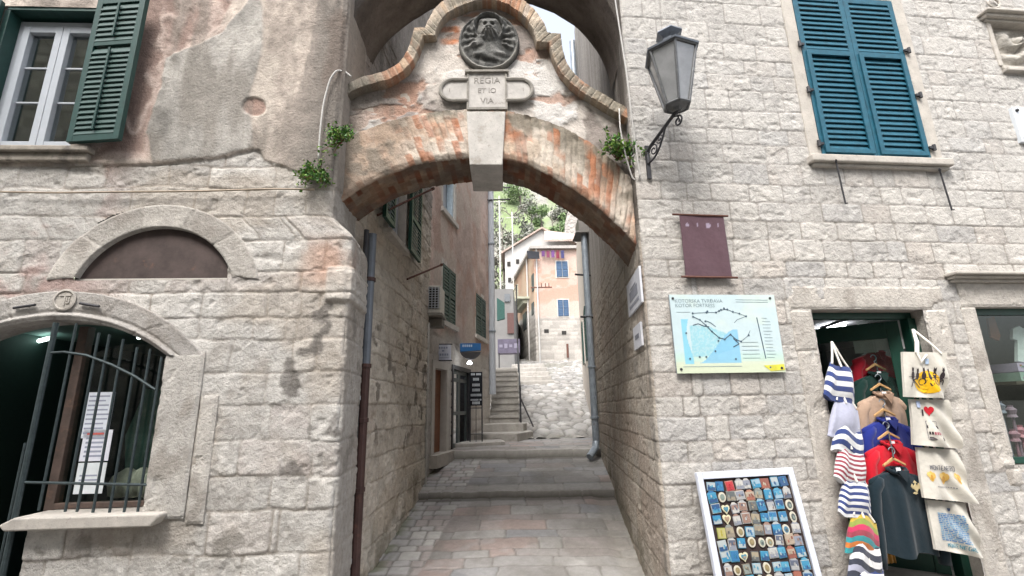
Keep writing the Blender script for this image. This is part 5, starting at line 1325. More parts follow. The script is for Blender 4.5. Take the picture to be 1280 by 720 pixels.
b = MB(); b.pbox(BP, D2[0], D2[1], D2[2], D2[3], -.7, -.66); b.build('dark_entrance', m_dark, bend)
b = MB(); am = (D2[0] + D2[1]) / 2
for (x0, x1) in ((D2[0], am - .01), (am + .01, D2[1])):
    b.pbox(BP, x0, x0 + .06, D2[2], D2[3], -.08, -.04); b.pbox(BP, x1 - .06, x1, D2[2], D2[3], -.08, -.04)
    for z in (D2[2], D2[2] + .6, D2[2] + 1.25, D2[3] - .08): b.pbox(BP, x0 + .06, x1 - .06, z, z + .07, -.08, -.041)
b.build('glazed_door', M('grey_green_metal', (.10, .12, .12), rough=.45, metal=.3), bend)
for op, l in ((W1, 0), (W2, 1), (W3, 2)):
    w_ = casing(BP, op, .09, .02, bend, 'window', m_stonew, True)
    b = MB(); b.pbox(BP, op[0], op[1], op[2], op[3], -.19, -.15); b.build('window_pane', m_white if l == 2 else m_dark, w_)
    if l < 2:
        mm = (op[0] + op[1]) / 2
        for (x0, x1) in ((op[0], mm - .005), (mm + .005, op[1])): shutter(BP, x0, x1, op[2] + .01, op[3] - .01, op[2] + .5 * (op[3] - op[2]), .03, m_green, w_, proud=False, nper=.06)
    else:
        for a in (op[0] + .05, op[1] - .05):
            b = MB(); b.pbox(BP, a - .04, a + .04, op[2], op[3], -.14, -.02); b.build('window_frame', M('pale_blue_frame', (.45, .55, .62), rough=.5), w_)
e = BP.pt(B_end, 0); b = MB(); b.prism([(BP.pt(-.2, 0).x, BP.pt(-.2, 0).y, 9.25), (e.x + .1, e.y, 9.25), (e.x - 2.6, e.y + .3, 9.25), (-4, 8, 9.25)], (0, 0, .12)); b.build('roof', m_plast, bend)
# white drainpipe on the bend house corner
wp = Vector((e.x + .08, e.y - .05, 0))
pipe([(wp.x, wp.y, 8.5), (wp.x, wp.y, 2.0)], .085, m_white, 'thick white drainpipe on the far corner of the pink bend house', [(wp.x, wp.y, 3.6), (wp.x, wp.y, 6)], m_steel)
b = MB(); b.tube([(wp.x - .12, wp.y - .1, 9.4), (wp.x - .12, wp.y - .1, 4.5)], .03)
for z in (7.25, 7.6): b.tube([(wp.x - .35, wp.y - .1, z), (wp.x + .55, wp.y - .1, z + .02)], .02)
tag(b.build('antenna_mast', m_iron, None, loc=(wp.x, wp.y, 6)), 'dark mast with two cross bars beside the white drainpipe', 'mast')
# hanging signs
def sign_bars(b, pl, a0, a1, z0, z1, o, rows, col, R):
    for (zf, hf, n, x0, x1) in rows:
        wd = (x1 - x0) / n
        for i in range(n):
            if R.random() < .08: continue
            b.pbox(pl, a0 + (a1 - a0) * (x0 + wd * (i + .12)), a0 + (a1 - a0) * (x0 + wd * (i + .85)), z0 + (z1 - z0) * (zf - hf / 2), z0 + (z1 - z0) * (zf + hf / 2), o, o + .004, col)
SP = PL((at(538, 445, 8.6).x, 8.6), (1, .05))
a0, a1 = SP.uv(544, 440)[0], SP.uv(564, 440)[0]; z1, z0 = SP.uv(554, 431)[1], SP.uv(554, 450)[1]
sg = thing('hanging_sign', SP.pt((a0 + a1) / 2, z0), 'white square sign with faint grey lettering between two iron rods above the brown door', 'sign')
b = MB(); b.pbox(SP, a0, a1, z0, z1, -.01, .01, (.52, .55, .64)); R = random.Random(4)
sign_bars(b, SP, a0, a1, z0, z1, .01, [(.80, .12, 4, .2, .8), (.35, .14, 5, .12, .85), (.14, .05, 9, .12, .85), (.6, .12, 1, .4, .6)], (.25, .28, .38), R); b.build('sign_panel', m_attr, sg)
for z in (z1 + .01, z0 - .01):
    b = MB(); b.tube([SP.pt(a0 - .12, z), SP.pt(a1 + .02, z)], .010); b.build('rod', m_iron, sg)
SP2 = PL((at(574, 440, 9.6).x, 9.6), (1, .05))
a0, a1 = SP2.uv(575, 440)[0], SP2.uv(601, 440)[0]; z1, z0, zm = SP2.uv(588, 429)[1], SP2.uv(588, 447)[1], SP2.uv(588, 438)[1]
bs = thing('shop_sign', SP2.pt((a0 + a1) / 2, z0), 'blue sign with a dark curved lower half above the glazed shop door', 'sign')
b = MB(); b.prism([SP2.pt(a0, zm - .02), SP2.pt(a1, zm), SP2.pt(a1, z1), SP2.pt(a0, z1)], SP2.n * -.12, None); b.build('blue_panel', M('blue_sign', (.03, .14, .36), rough=.4, var=.2), bs)
b = MB(); b.prism([SP2.pt(a0, zm - .03, -.01)] + [SP2.pt(a0 + (a1 - a0) * t, zm - .03 - (zm - z0) * math.sin(t * 3.14) ** .6, -.01) for t in np.linspace(.05, .95, 10)] + [SP2.pt(a1, zm - .03, -.01)], SP2.n * -.1); b.build('dark_underside', M('dark_sign', (.05, .05, .055), rough=.5), bs)
b = MB(); R = random.Random(8); sign_bars(b, SP2, a0, a1, z0, z1, .0, [(.82, .16, 5, .1, .6)], (.4, .5, .65), R); b.build('lettering', m_attr, bs)
b = MB(); b.lathe([(.02, .05), (.05, .0), (.045, -.02)], at(587, 454, 9.65), 10); b.build('sign_lamp', m_tube, bs)
SP3 = PL((at(586, 480, 10.2).x, 10.2), (1, .1))
a0, a1 = SP3.uv(587, 490)[0], SP3.uv(603, 490)[0]; z1, z0 = SP3.uv(595, 465)[1], SP3.uv(595, 507)[1]
mbd = thing('menu_board', SP3.pt((a0 + a1) / 2, 1.0), 'tall black board with rows of white lettering on a thin metal stand', 'sign')
b = MB(); b.pbox(SP3, a0, a1, z0, z1, -.02, .012, (.012, .014, .02)); R = random.Random(6)
sign_bars(b, SP3, a0, a1, z0, z1, .012, [(.93, .06, 10, .1, .9), (.78, .08, 5, .26, .74), (.61, .08, 6, .2, .8), (.46, .08, 6, .2, .8), (.31, .07, 9, .08, .92), (.17, .05, 11, .08, .92), (.08, .08, 6, .2, .8)], (.55, .58, .62), R); b.build('board_panel', m_attr, mbd)
b = MB()
for a in (a0 + .01, a1 - .01): b.tube([SP3.pt(a, .9), SP3.pt(a, z0)], .012)
for z in (.98, 1.15, z0 - .05): b.tube([SP3.pt(a0, z), SP3.pt(a1, z)], .010)
b.tube([SP3.pt(a0 + (a1 - a0) * .5, 1.0), SP3.pt(a0 + (a1 - a0) * .5, z0)], .006)
b.build('stand', m_iron, mbd)

# ================================================================ stairs, landings, railing
def block(name, pts, z0, z1, mat, kind='structure', bev=.02):
    b = MB(); c = Vector((sum(p[0] for p in pts) / len(pts), sum(p[1] for p in pts) / len(pts), z0))
    b.prism([(p[0], p[1], z0) for p in pts], (0, 0, z1 - z0)); o = b.build(name, mat, None, bevel=bev, loc=c); return tag(o, kind=kind)
m_step = M('worn_step_stone', (.33, .315, .29), rough=.8, var=.3, scale=4, bump=[(9, (.5, .03), 'n'), (60, (.4, .006), 'n')], var2=((.20, .185, .165), 3, .58))
block('landing', [(-.95, 11.0), (.05, 10.9), (.42, 11.7), (.35, 12.9), (-.9, 12.9)], .7, 1.12, m_step)
block('landing', [(-.9, 11.7), (.2, 11.7), (.3, 12.4), (.25, 13), (-.9, 13)], 1.0, 1.30, m_step)
block('kerb_step', [(-1.2, 9.75), (-.2, 10.2), (-.3, 10.95), (-1.0, 10.8)], .8, 1.0, m_step)
ns = 9; zb, zt, y0, y1 = 1.30, 2.86, 12.35, 16.2
b = MB()
for i in range(ns):
    za = zb + (zt - zb) * i / ns; zc = zb + (zt - zb) * (i + 1) / ns; ya = y0 + (y1 - y0) * i / ns
    xl, xr = -.62 - .02 * i * 0, .10 + random.uniform(-.02, .02); jz = random.uniform(-.02, .02)
    nx = 10; front = []
    for kx in range(nx):
        x = xl + (xr - xl) * kx / (nx - 1); sag = -.03 * math.sin(3.14 * kx / (nx - 1)) + random.uniform(-.008, .008)
        front.append((x, sag))
    for (x0_, s0_), (x1_, s1_) in zip(front[:-1], front[1:]):
        b.hexa([(x0_, ya, .6), (x1_, ya, .6), (x1_, y1 + .4, .6), (x0_, y1 + .4, .6), (x0_, ya, zc + s0_ + jz), (x1_, ya, zc + s1_ + jz), (x1_, y1 + .4, zc + s1_), (x0_, y1 + .4, zc + s0_)])
    b.hexa([(xl, ya - .03, zc - .05), (xr + .02, ya - .03, zc - .05), (xr + .02, ya + .3, zc - .05), (xl, ya + .3, zc - .05), (xl, ya - .03, zc + .004), (xr + .02, ya - .03, zc + .004), (xr + .02, ya + .3, zc + .004), (xl, ya + .3, zc + .004)])
tag(b.build('stone_steps', m_step, None, loc=(-.2, 14, 1.3)), kind='structure')
b = MB()
for (y, zz, hh) in ((12.4, 1.25, 3.0), (16.2, 2.8, 3.0)):
    b.tube([(.15, y, zz), (.15, y, zz + (hh if y > 16 else .95))], .022)
b.tube([(.15, 12.4, 2.15), (.15, 16.2, 3.75)], .02); b.tube([(.15, 12.4, 1.75), (.15, 16.2, 3.35)], .014); b.tube([(.15, 12.4, 1.9), (.45, 12.2, 1.2)], .02)
tag(b.build('handrail', m_iron, None, loc=(.15, 14, 2)), 'thin dark iron handrail on the open side of the alley stairs', 'handrail')
b = MB()
for i in range(5):
    z = float(gprof(22.)) + .26 * i; y = 22 + i * .8; b.box((.95 - .05 * i, y + 1.2, z), (1.7, 2.4, .30))
tag(b.build('stone_steps', m_step, None, bevel=.03, loc=(.9, 24, 3)), kind='structure')
block('lane_wall', [(-3, 16.6), (.1, 16.6), (.3, 26), (-3, 26)], .6, 3.0, m_step)

# ================================================================ house on the right beyond the drainpipe
NP = PL((2.95, 21.0), (-1.37, -11.6))
near = thing('narrow_house', (1.58, 9.4, .8), 'sliver of a pale house with green shutters beyond the blue grey drainpipe', 'house')
b = MB(); b.pbox(NP, 0, 11.7, .3, 8.2, -3.5, 0); b.build('wall', m_plast, near)
for (a, z0, z1) in ((10.2, 2.6, 4.0), (8.0, 2.8, 4.2), (4.5, 3.0, 4.4)):
    b = MB(); b.pbox(NP, a, a + .9, z0, z1, .0, .03); w_ = b.build('window', m_stonew, near)
    for x in (a + .02, a + .46): shutter(NP, x, x + .42, z0 + .03, z1 - .03, (z0 + z1) / 2, .07, m_green, w_, proud=False, nper=.08)
b = MB(); b.tube([NP.pt(3, 3.5, .02), NP.pt(3, 3.5, .6)], .03)
b = MB(); b.box((at(735, 283, 9.0).x + .02, 9.12, at(732, 283, 9.0).z), (.44, .5, .30)); b.box((at(735, 283, 9.0).x + .02, 9.1, at(732, 283, 9.0).z - .17), (.58, .56, .03))
tag(b.build('junction_box', M('grey_metal_box', (.17, .16, .15), rough=.6, var=.3), None, loc=(1.3, 9.1, at(732, 283, 9.0).z)), 'grey metal box on the right alley wall under the end of the brick arch', 'box')
for (px, py, lb) in ((719, 343, 'upper'), (726, 396, 'lower')):
    b = MB(); p = at(px, py, 8.9); b.tube([p, (1.53, 9.0, p.z)], .02); b.build('iron_arm', m_iron, house)

# ================================================================ far pink house and its surroundings
FPo = at(671, 452, 36.0)
FP = PL((FPo.x, 36.0), (1, .05)); FS = PL((.2, 46.2), (FPo.x - .2, 36.0 - 46.2))
far = thing('pink_house', (FPo.x, 36, FPo.z), 'far salmon pink corner house with blue shuttered windows and a stone base', 'house')
zt = FP.uv(690, 311)[1]; zb = FPo.z - .6; wF = 4.6; lS = (Vector((FPo.x, 36)) - Vector((.2, 46.2))).length
def far_wall():
    sA = np.concatenate([np.arange(-lS, 0, .12), np.arange(0, wF + .05, .08)]); zA = np.arange(zb, zt + .1, .08); S, Z = np.meshgrid(sA, zA)
    d, b = masonry(S, Z, zrows(zb - .2, zt + .5, .25, .4, 5), .35, .8, 45, .04); j = sst(0, 1, d / .05)
    f = (S > 0)
    zr = (Z - FPo.z)
    stone = np.array([.36, .34, .31])[None, None] * (.82 + .36 * b)[..., None]; stone = mixc(stone, (.34, .31, .28), (1 - j) * .5)
    pk = np.array([.46, .345, .295])[None, None] * (.85 + .3 * fbm(S * .8, Z * .8, 4, 3))[..., None]; pk = mixc(pk, (.48, .385, .335), .7 * sst(5.4, 4.6, zr)); pk = mixc(pk, (.44, .235, .17), .6 * sst(.52, .6, fbm(S * .9 + 4, Z * 1.6, 4, 4)) * sst(4.0, 4.6, zr))
    sd = np.array([.40, .30, .22])[None, None] * (.75 + .5 * fbm(S * .7, Z * .7, 4, 7))[..., None]; sd = mixc(sd, (.38, .22, .15), .5 * sst(.5, .6, fbm(S * .6, Z * .9, 4, 8)))
    pk = np.where(f[..., None], pk, sd)
    m = sst(3.1, 3.5, zr + .5 * (fbm(S * .6, Z, 3, 5) - .5) - .9 * (~f)); col = stone * (1 - m[..., None]) + pk * m[..., None]
    X, Y, N = poly_pos([(.2, 46.2), (FPo.x, 36.0), (FPo.x + wF, 36.0 + wF * .05)], [-lS, 0, wF], S)
    h = .03 * j * (1 - m)
    npmesh('wall', np.stack([X + N[..., 0] * h, Y + N[..., 1] * h, Z], -1), col, m_wall, far)
far_wall()
b = MB(); rz = zt - .05
b.prism([(-.1, 46.4, rz), (FPo.x - .25, 35.7, rz), (FPo.x + wF + .2, 35.9, rz), (FPo.x + wF + .2, 47, rz)], (0, 0, .22)); b.build('roof', M('pale_roof_edge', (.34, .32, .30), rough=.9, var=.2, scale=3), far)
m_blueS = M('blue_shutter_paint', (.03, .075, .15), rough=.5, var=.25, scale=6)
for (p0, p1) in (((695, 327), (710, 346)), ((697, 375), (711, 395))):
    u0 = FP.uv(*p0); u1 = FP.uv(*p1); b = MB(); b.pbox(FP, u0[0] - .08, u1[0] + .08, u1[1] - .1, u0[1] + .08, -.1, .04); w_ = b.build('window', m_stonew, far)
    am = (u0[0] + u1[0]) / 2
    for x0, x1 in ((u0[0], am - .02), (am + .02, u1[0])): shutter(FP, x0, x1, u1[1], u0[1], (u0[1] + u1[1]) / 2, .09, m_blueS, w_, proud=False, thick=.05, nper=.12)
for (px, py) in ((683, 414), (705, 416)):
    u = FP.uv(px, py); b = MB(); b.pbox(FP, u[0] - .17, u[0] + .17, u[1] - .14, u[1] + .14, -.02, .05); b.build('vent_opening', m_dark, far)
u0 = FP.uv(726, 425); u1 = FP.uv(731, 452); b = MB(); b.pbox(FP, u0[0], u0[0] + .5, FPo.z - .1, u0[1], -.02, .06); b.build('door', M('dark_red_wood', (.13, .03, .025), rough=.6), far)
u0 = FP.uv(709, 430); b = MB(); b.tube([FP.pt(u0[0], u0[1], .06), FP.pt(u0[0], FPo.z + .25, .06)], .08); b.build('iron_post', m_rust, far)
for (px, z0_, z1_, m) in ((673, zb, zt, m_cable), ):
    a = FP.uv(px, 400)[0]; b = MB(); b.tube([FP.pt(a, zt, .1), FP.pt(a, zb + .5, .1)], .06); b.build('downpipe', m, far)
a = FS.uv(662, 400)[0]; b = MB(); b.tube([FS.pt(a, zt, .1), FS.pt(a, zb + .8, .1)], .07); b.build('downpipe', m_cable, far)
for (px0, py0, px1, py1, col_) in ((665, 345, 668, 362, 0), (665, 380, 668, 392, 0), (654, 394, 659, 410, 0)):
    u0 = FS.uv(px0, py0); u1 = FS.uv(px1, py1); b = MB(); b.pbox(FS, min(u0[0], u1[0]), max(u0[0], u1[0]), u1[1], u0[1], -.02, .06); b.build('window', M('dark_shutter', (.05, .06, .06), rough=.6), far)
u0 = FS.uv(650, 365); u1 = FS.uv(662, 376); za_ = FS.uv(656, 378)[1]; b = MB(); b.pbox(FS, u0[0], u1[0], za_ - .18, za_, 0, 1.0)
for i in range(12):
    x = u0[0] + .04 + (u1[0] - u0[0] - .08) * i / 11; b.pbox(FS, x - .02, x + .02, za_, za_ + .95, .93, .97)
b.pbox(FS, u0[0], u1[0], za_ + .95, za_ + 1.02, .9, 1.0); b.pbox(FS, u0[0] + .2, u1[0] - .2, za_ - .5, za_ - .18, 0, .5)
b.build('balcony', M('weathered_balcony', (.35, .36, .28), rough=.8, var=.3), far)
# laundry on the roof edge
p = FP.pt(FP.uv(665, 321)[0], FP.uv(665, 321)[1], .5); b = MB(); b.prism([(p.x - .45, p.y, p.z + .35), (p.x + .5, p.y, p.z + .25), (p.x + .55, p.y + .1, p.z - .3), (p.x - .35, p.y + .05, p.z - .28)], (0, .05, 0))
tag(b.build('tarpaulin', M('black_cloth', (.03, .032, .04), rough=.9), None, loc=p), 'black cloth hanging at the roof corner of the far pink house', 'cloth')
u0 = FP.uv(676, 318); u1 = FP.uv(706, 320); b = MB(); b.tube([FP.pt(u0[0], u0[1] + .2, .35), FP.pt(u1[0], u1[1] + .2, .35)], .012)
tag(b.build('clothesline', m_iron, None, loc=FP.pt(u0[0], u0[1] + .2, .35)), 'washing line under the eaves of the far pink house', 'clothesline')
GL = [('leftmost small purple garment', (.11, .05, .14)), ('bright pink garment, second', (.16, .045, .085)), ('violet garment in the middle', (.13, .06, .18)), ('dark red garment, fourth', (.16, .03, .05)), ('navy garment at the right end', (.05, .05, .13))]
for i, (lb, c) in enumerate(GL):
    t = (i + .4) / 5; q = FP.pt(u0[0] + (u1[0] - u0[0]) * t, u0[1] + .2, .35); w_ = .13; hgt_ = random.uniform(.45, .7)
    b = MB(); b.prism([q + Vector((-w_, 0, 0)), q + Vector((w_, 0, 0)), q + Vector((w_ * .9, .02, -hgt_)), q + Vector((0, 0, -hgt_ * .92)), q + Vector((-w_ * .9, .02, -hgt_))], (0, .03, 0), c)
    tag(b.build('garment', m_cloth, None, loc=q), lb + ' on the washing line of the far pink house', 'laundry', 'laundry on the far washing line')
# pole with cross arm in front of the far house
p = at(675, 452, 34.5); pt_ = at(675, 356, 34.5); b = MB(); b.tube([(p.x, p.y, p.z - .3), (p.x, p.y, pt_.z)], .06); up_ = thing('utility_pole', (p.x, p.y, p.z), 'thin pole with a crooked cross arm in front of the far pink house', 'pole'); b.build('pole', m_cable, up_)
b = MB(); q = at(690, 359, 34.5); b.tube([(p.x - .5, p.y, pt_.z - .2), (q.x, q.y, q.z)], .05)
for x in (.3, .6, .85): b.tube([(p.x + x, p.y, pt_.z - .25), (p.x + x, p.y, pt_.z + .12)], .035)
b.build('cross_arm', m_rust, up_)
# gabled house behind
gp = lambda x, y: at(x, y, 52.0)
gh = thing('gable_house', gp(677, 400), 'pale gabled house with pinkish tiled roof behind the far pink house', 'house')
apex = gp(677, 287); el = gp(631, 316); er = gp(732, 313); zlow = 5
b = MB(); b.prism([(el.x, 52, zlow), (er.x, 52, zlow), (er.x, 52, er.z), (apex.x, 52, apex.z), (el.x, 52, el.z)], (0, 9, 0)); b.build('wall', M('white_render', (.43, .42, .405), rough=.9, var=.12, scale=.8, bump=[(2, (.4, .05), 'n')]), gh)
m_tile = M('pink_tiles', (.37, .29, .25), rough=.9, var=.3, scale=3, bump=[(4, (.6, .08), 'v')])
b = MB(); b.hexa([(apex.x, 51.6, apex.z), (er.x + .4, 51.6, er.z - .2), (er.x + .4, 61, er.z - .2), (apex.x, 61, apex.z), (apex.x, 51.6, apex.z + .2), (er.x + .4, 51.6, er.z), (er.x + .4, 61, er.z), (apex.x, 61, apex.z + .2)])
b.hexa([(el.x - .4, 51.6, el.z - .2), (apex.x, 51.6, apex.z), (apex.x, 61, apex.z), (el.x - .4, 61, el.z - .2), (el.x - .4, 51.6, el.z), (apex.x, 51.6, apex.z + .2), (apex.x, 61, apex.z + .2), (el.x - .4, 61, el.z)])
p0 = gp(676, 290); p1 = gp(672, 312); p2 = gp(732, 313)
b.build('roof', m_tile, gh)
b = MB(); b.prism([(apex.x + .0, 48.6, p1.z - .25), (p2.x, 48.6, p1.z - .25), (p2.x, 51.9, apex.z - 1.0), (apex.x + .3, 51.9, apex.z - .3)], (0, 0, .2)); b.build('lean_to_roof', m_tile, gh)
for (px, py) in ((636, 330), (647, 327), (652, 345), (637, 350)):
    q = gp(px, py); b = MB(); b.box((q.x, 51.97, q.z), (.35, .12, .5)); b.build('window', m_dark, gh)
# houses on the left of the lane: grey one with green awning, purple shop canopy
lh = thing('lane_house', at(628, 420, 30), 'greyish house with a small red door left of the far lane', 'house')
q0 = at(616, 300, 30); q1 = at(640, 300, 30); b = MB(); b.prism([(q0.x - 4, 30, 2.5), (q1.x, 30, 2.5), (q1.x + .5, 44, 2.5), (q0.x - 4, 44, 2.5)], (0, 0, 6.6)); b.build('wall', M('grey_render', (.17, .167, .163), rough=.9, var=.25, scale=1), lh)
q = at(641, 392, 29.9); b = MB(); b.box((q.x - .15, 29.95, q.z - .6), (.42, .1, 1.3)); b.build('door', M('red_door', (.085, .04, .035), rough=.6), lh)
q = at(634, 372, 29.9); b = MB(); b.box((q.x, 29.95, q.z), (.35, .1, .5)); b.build('window', M('grey_pane', (.12, .13, .14), rough=.3), lh)
q0 = at(621, 372, 26); q1 = at(631, 398, 26); b = MB(); b.prism([(q0.x, 26, q0.z), (q1.x, 26, q0.z - .3), (q1.x, 26, q1.z), (q0.x, 26, q1.z - .1)], (0, .3, 0))
tag(b.build('awning', M('green_awning', (.02, .065, .055), rough=.8, var=.3), None, loc=q0), 'dark green cloth hanging beside the white drainpipe far up the lane', 'awning')
q0 = at(622, 424, 20); q1 = at(650, 441, 20); b = MB(); b.box(((q0.x + q1.x) / 2, 20.3, (q0.z + q1.z) / 2), (q1.x - q0.x, .6, q0.z - q1.z)); cn = thing('canopy', ((q0.x + q1.x) / 2, 20.3, q1.z), 'faded purple canopy at the top of the alley stairs', 'canopy')
b.build('canopy_cover', M('purple_cloth', (.10, .09, .13), rough=.85, var=.35, scale=4), cn)
b = MB(); w_ = (q1.x - q0.x)
for i in range(4): b.box((q0.x + w_ * (.15 + .22 * i), 19.99, (q0.z + q1.z) / 2), (w_ * .14, .01, .12 + .08 * (i % 2)), 0, (.2, .19, .25))
b.build('faded_print', m_attr, cn)
b = MB()
for x in (q0.x + .05, q1.x - .05): b.tube([(x, 20.1, 2.9), (x, 20.1, q1.z)], .025)
b.build('posts', m_iron, cn)
for k, (px, py, Y, hgt_) in enumerate(((624, 245, 40, 6.5), (640, 265, 44, 4.5))):
    p = at(px, py, Y); b = MB(); b.tube([(p.x, Y, HZ(p.x, Y) - .5), (p.x, Y, p.z)], .07); b.tube([(p.x - .6, Y, p.z - .6), (p.x + .6, Y, p.z - .55)], .04)
    tag(b.build('pole', m_cable, None, loc=(p.x, Y, HZ(p.x, Y))), ['tall pale pole with cross bar beside the white drainpipe, nearer one', 'shorter pale pole with cross bar in front of the bushy hillside'][k], 'pole')

# ================================================================ trees on the hillside
def tree(px, py, Y, hgt_, rad, cols, lab, seed, nl=1500):
    p = at(px, py, Y); gz = HZ(p.x, Y); R = random.Random(seed)
    t = thing('hill_tree', (p.x, Y, gz), lab, 'tree', 'trees on the hillside'); base = Vector((p.x, Y, gz - .5)); topz = max(p.z, gz + hgt_)
    b = MB(); cr = []
    b.tube([base, base + Vector((.1, 0, (topz - gz) * .5)), base + Vector((-.1, 0, (topz - gz) * .95))], [.22, .16, .05], 7)
    for i in range(11):
        f = R.uniform(.3, .9); s = base + Vector((0, 0, (topz - gz) * f)); e = s + Vector((R.uniform(-1, 1) * rad, R.uniform(-1, 1) * rad, R.uniform(.1, .6) * rad))
        b.tube([s, (s + e) / 2 + Vector((0, 0, .2)), e], [.09, .06, .02], 5); cr.append((e, R.uniform(.35, .6) * rad))
    b.build('trunk', M('grey_bark', (.17, .15, .13), rough=.9), t) if 'grey_bark' not in bpy.data.materials else b.build('trunk', bpy.data.materials['grey_bark'], t)
    l = MB()
    for i in range(nl):
        c, r = R.choice(cr); d = Vector((R.gauss(0, 1), R.gauss(0, 1), R.gauss(0, 1))).normalized() * r * R.random() ** .4; q = c + d
        u = Vector((R.gauss(0, 1), R.gauss(0, 1), R.gauss(0, 1))).normalized(); v_ = u.orthogonal().normalized(); s_ = R.uniform(.14, .3)
        l.add([q - u * s_, q + v_ * s_ * .7, q + u * s_, q - v_ * s_ * .7], [(0, 1, 2, 3)], R.choice(cols))
    l.build('crown', m_leaf, t)
GY = [(.20, .21, .175), (.24, .245, .205), (.16, .175, .14), (.27, .265, .235)]; GG = [(.15, .22, .09), (.18, .26, .11), (.12, .18, .085)]
TR = [(640, 250, 66, 6, 3.0, GY, 'large dusty grey green tree on the hillside nearest the white drainpipe'), (655, 262, 70, 5, 2.4, GY, 'second dusty grey green tree, just right of the largest hillside tree'), (628, 268, 58, 5, 2.2, GY, 'low grey bush tree behind the pale poles'), (663, 246, 84, 5, 2.4, GY, 'small grey tree high on the slope'), (676, 255, 80, 6, 1.6, GG, 'slim green tree standing in the bright grass'), (690, 262, 74, 3, 2.0, GG, 'rounded green shrub in the bright grass'), (700, 272, 66, 3, 1.8, GG, 'green shrub lower right above the tiled roof'), (647, 282, 60, 2.5, 1.6, GG, 'bright green shrub just above the gabled roof'), (706, 262, 90, 4, 2.4, GY, 'grey shrub near the brick arch edge on the far slope'), (650, 238, 96, 5, 3.0, GG, 'green tree highest on the hillside under the keystone')]
for i, a in enumerate(TR): tree(*a, seed=40 + i)
rk = thing('ruined_wall', at(712, 270, 64), 'broken grey stone wall standing on the hillside near the arch end', 'wall'); q0 = at(704, 294, 62); q1 = at(722, 252, 62)
b = MB(); b.prism([(q0.x, 62, q0.z - 3), (q1.x, 62, q0.z - 3), (q1.x, 62, q1.z - 1.5), (q1.x - 1.0, 62, q1.z), (q0.x + .4, 62, q0.z + 2.0)], (0, 1, 0)); b.build('masonry', M('grey_rubble', (.33, .31, .29), rough=.95, var=.35, scale=2, bump=[(3, (.8, .15), 'v')]), rk)
# ================================================================ souvenir magnets on a leaning board
MP = PL((FR.pt(0, 0, .12).x, FR.pt(0, 0, .12).y), (.9945, .1045))
tl = FR.uv(872, 597, .08); tr = FR.uv(985, 587, .08)
# board plane leans against the wall: top nearer to the wall than the foot
bl_ = FR.uv(890, 745, .26)
def MBp(u, v, o=0.0):
    """u across 0..1, v down 0..1 on the leaning board"""
    wd = tr[0] - tl[0]; H = 1.0
    return FR.pt(tl[0] + .01 + u * wd + .0 * v, (tl[1] + tr[1]) / 2 + (u - .5) * .012 - v * H, .08 + .20 * v) + (FR.n * .98 + Vector((0, 0, .2))) * o
board = thing('magnet_board', MBp(.5, 1), 'white framed dark display board of souvenir magnets leaning against the stone wall', 'display board')
b = MB(); b.hexa([MBp(0, 1, -.02), MBp(1, 1, -.02), MBp(1, 1, .0), MBp(0, 1, .0), MBp(0, 0, -.02), MBp(1, 0, -.02), MBp(1, 0, .0), MBp(0, 0, .0)]); b.build('backing', M('dark_brown_felt', (.035, .022, .02), rough=.95), board)
b = MB(); e = .032
for (u0, u1, v0, v1) in ((-.03, e, -.025, 1.02), (1 - e, 1.03, -.025, 1.02), (e, 1 - e, -.025, .026), (e, 1 - e, .985, 1.02)):
    b.hexa([MBp(u0, v1, -.022), MBp(u1, v1, -.022), MBp(u1, v1, .02), MBp(u0, v1, .02), MBp(u0, v0, -.022), MBp(u1, v0, -.022), MBp(u1, v0, .02), MBp(u0, v0, .02)])
b.build('frame', M('white_frame', (.55, .58, .66), rough=.4, var=.08), board, bevel=.004)
KINDS = ['bbbwwbrbb', 'brdwogwbr', 'bogwrwbbw', 'bhwwgbbbo', 'ygobgwbow', 'bwbooowrw', 'bbhgbwbrb', 'wogbobbwb', 'bgboowbrb', 'gbrogwobb', 'bwgrbhbwb', 'obgbwbrob']
KINDS[1] = 'bogwrgbbw'; KINDS[2] = 'bhwwgbwbo'
LABK = {'b': 'small blue sea view souvenir magnet on the leaning white framed board', 'w': 'small whitish house shaped souvenir magnet on the leaning white framed board', 'r': 'small terracotta red souvenir magnet on the leaning white framed board',
        'o': 'small oval cream rimmed souvenir magnet on the leaning white framed board', 'g': 'small grey brown town view souvenir magnet on the leaning white framed board', 'd': 'scarlet souvenir magnet in the top row of the leaning board', 'y': 'yellow green rectangular souvenir magnet at the left edge of the leaning board'}
HL_ = ['heart shaped cream magnet, the uppermost of the hearts on the leaning board', 'heart shaped cream magnet, the middle one of the hearts on the leaning board', 'heart shaped cream magnet, the lowest of the hearts on the leaning board']
PALM = {'b': [(.04, .20, .42), (.05, .30, .50), (.35, .50, .60), (.03, .10, .25), (.10, .38, .55), (.5, .55, .55)], 'w': [(.55, .55, .53), (.30, .32, .38), (.62, .60, .56), (.35, .22, .17), (.45, .45, .45), (.12, .14, .2)],
        'r': [(.40, .14, .09), (.48, .24, .16), (.30, .10, .07), (.50, .40, .30)], 'g': [(.24, .20, .15), (.34, .29, .22), (.14, .15, .15), (.30, .33, .30), (.42, .36, .25)], 'd': [(.55, .04, .05), (.48, .03, .04), (.6, .25, .2)], 'y': [(.50, .45, .05), (.42, .45, .10), (.55, .5, .2)], 'o': [(.08, .25, .38), (.35, .28, .14), (.25, .32, .28), (.10, .12, .12)], 'h': [(.20, .30, .30), (.42, .30, .2), (.1, .3, .4)]}
PALM = {k_: [tuple(q * .68 for q in c_) for c_ in v_] for k_, v_ in PALM.items()}
m_mag = M('glazed_magnet', attr=True, rough=.3, var=.1, scale=60, spec=.6)
R = random.Random(12); nh = 0; order = []
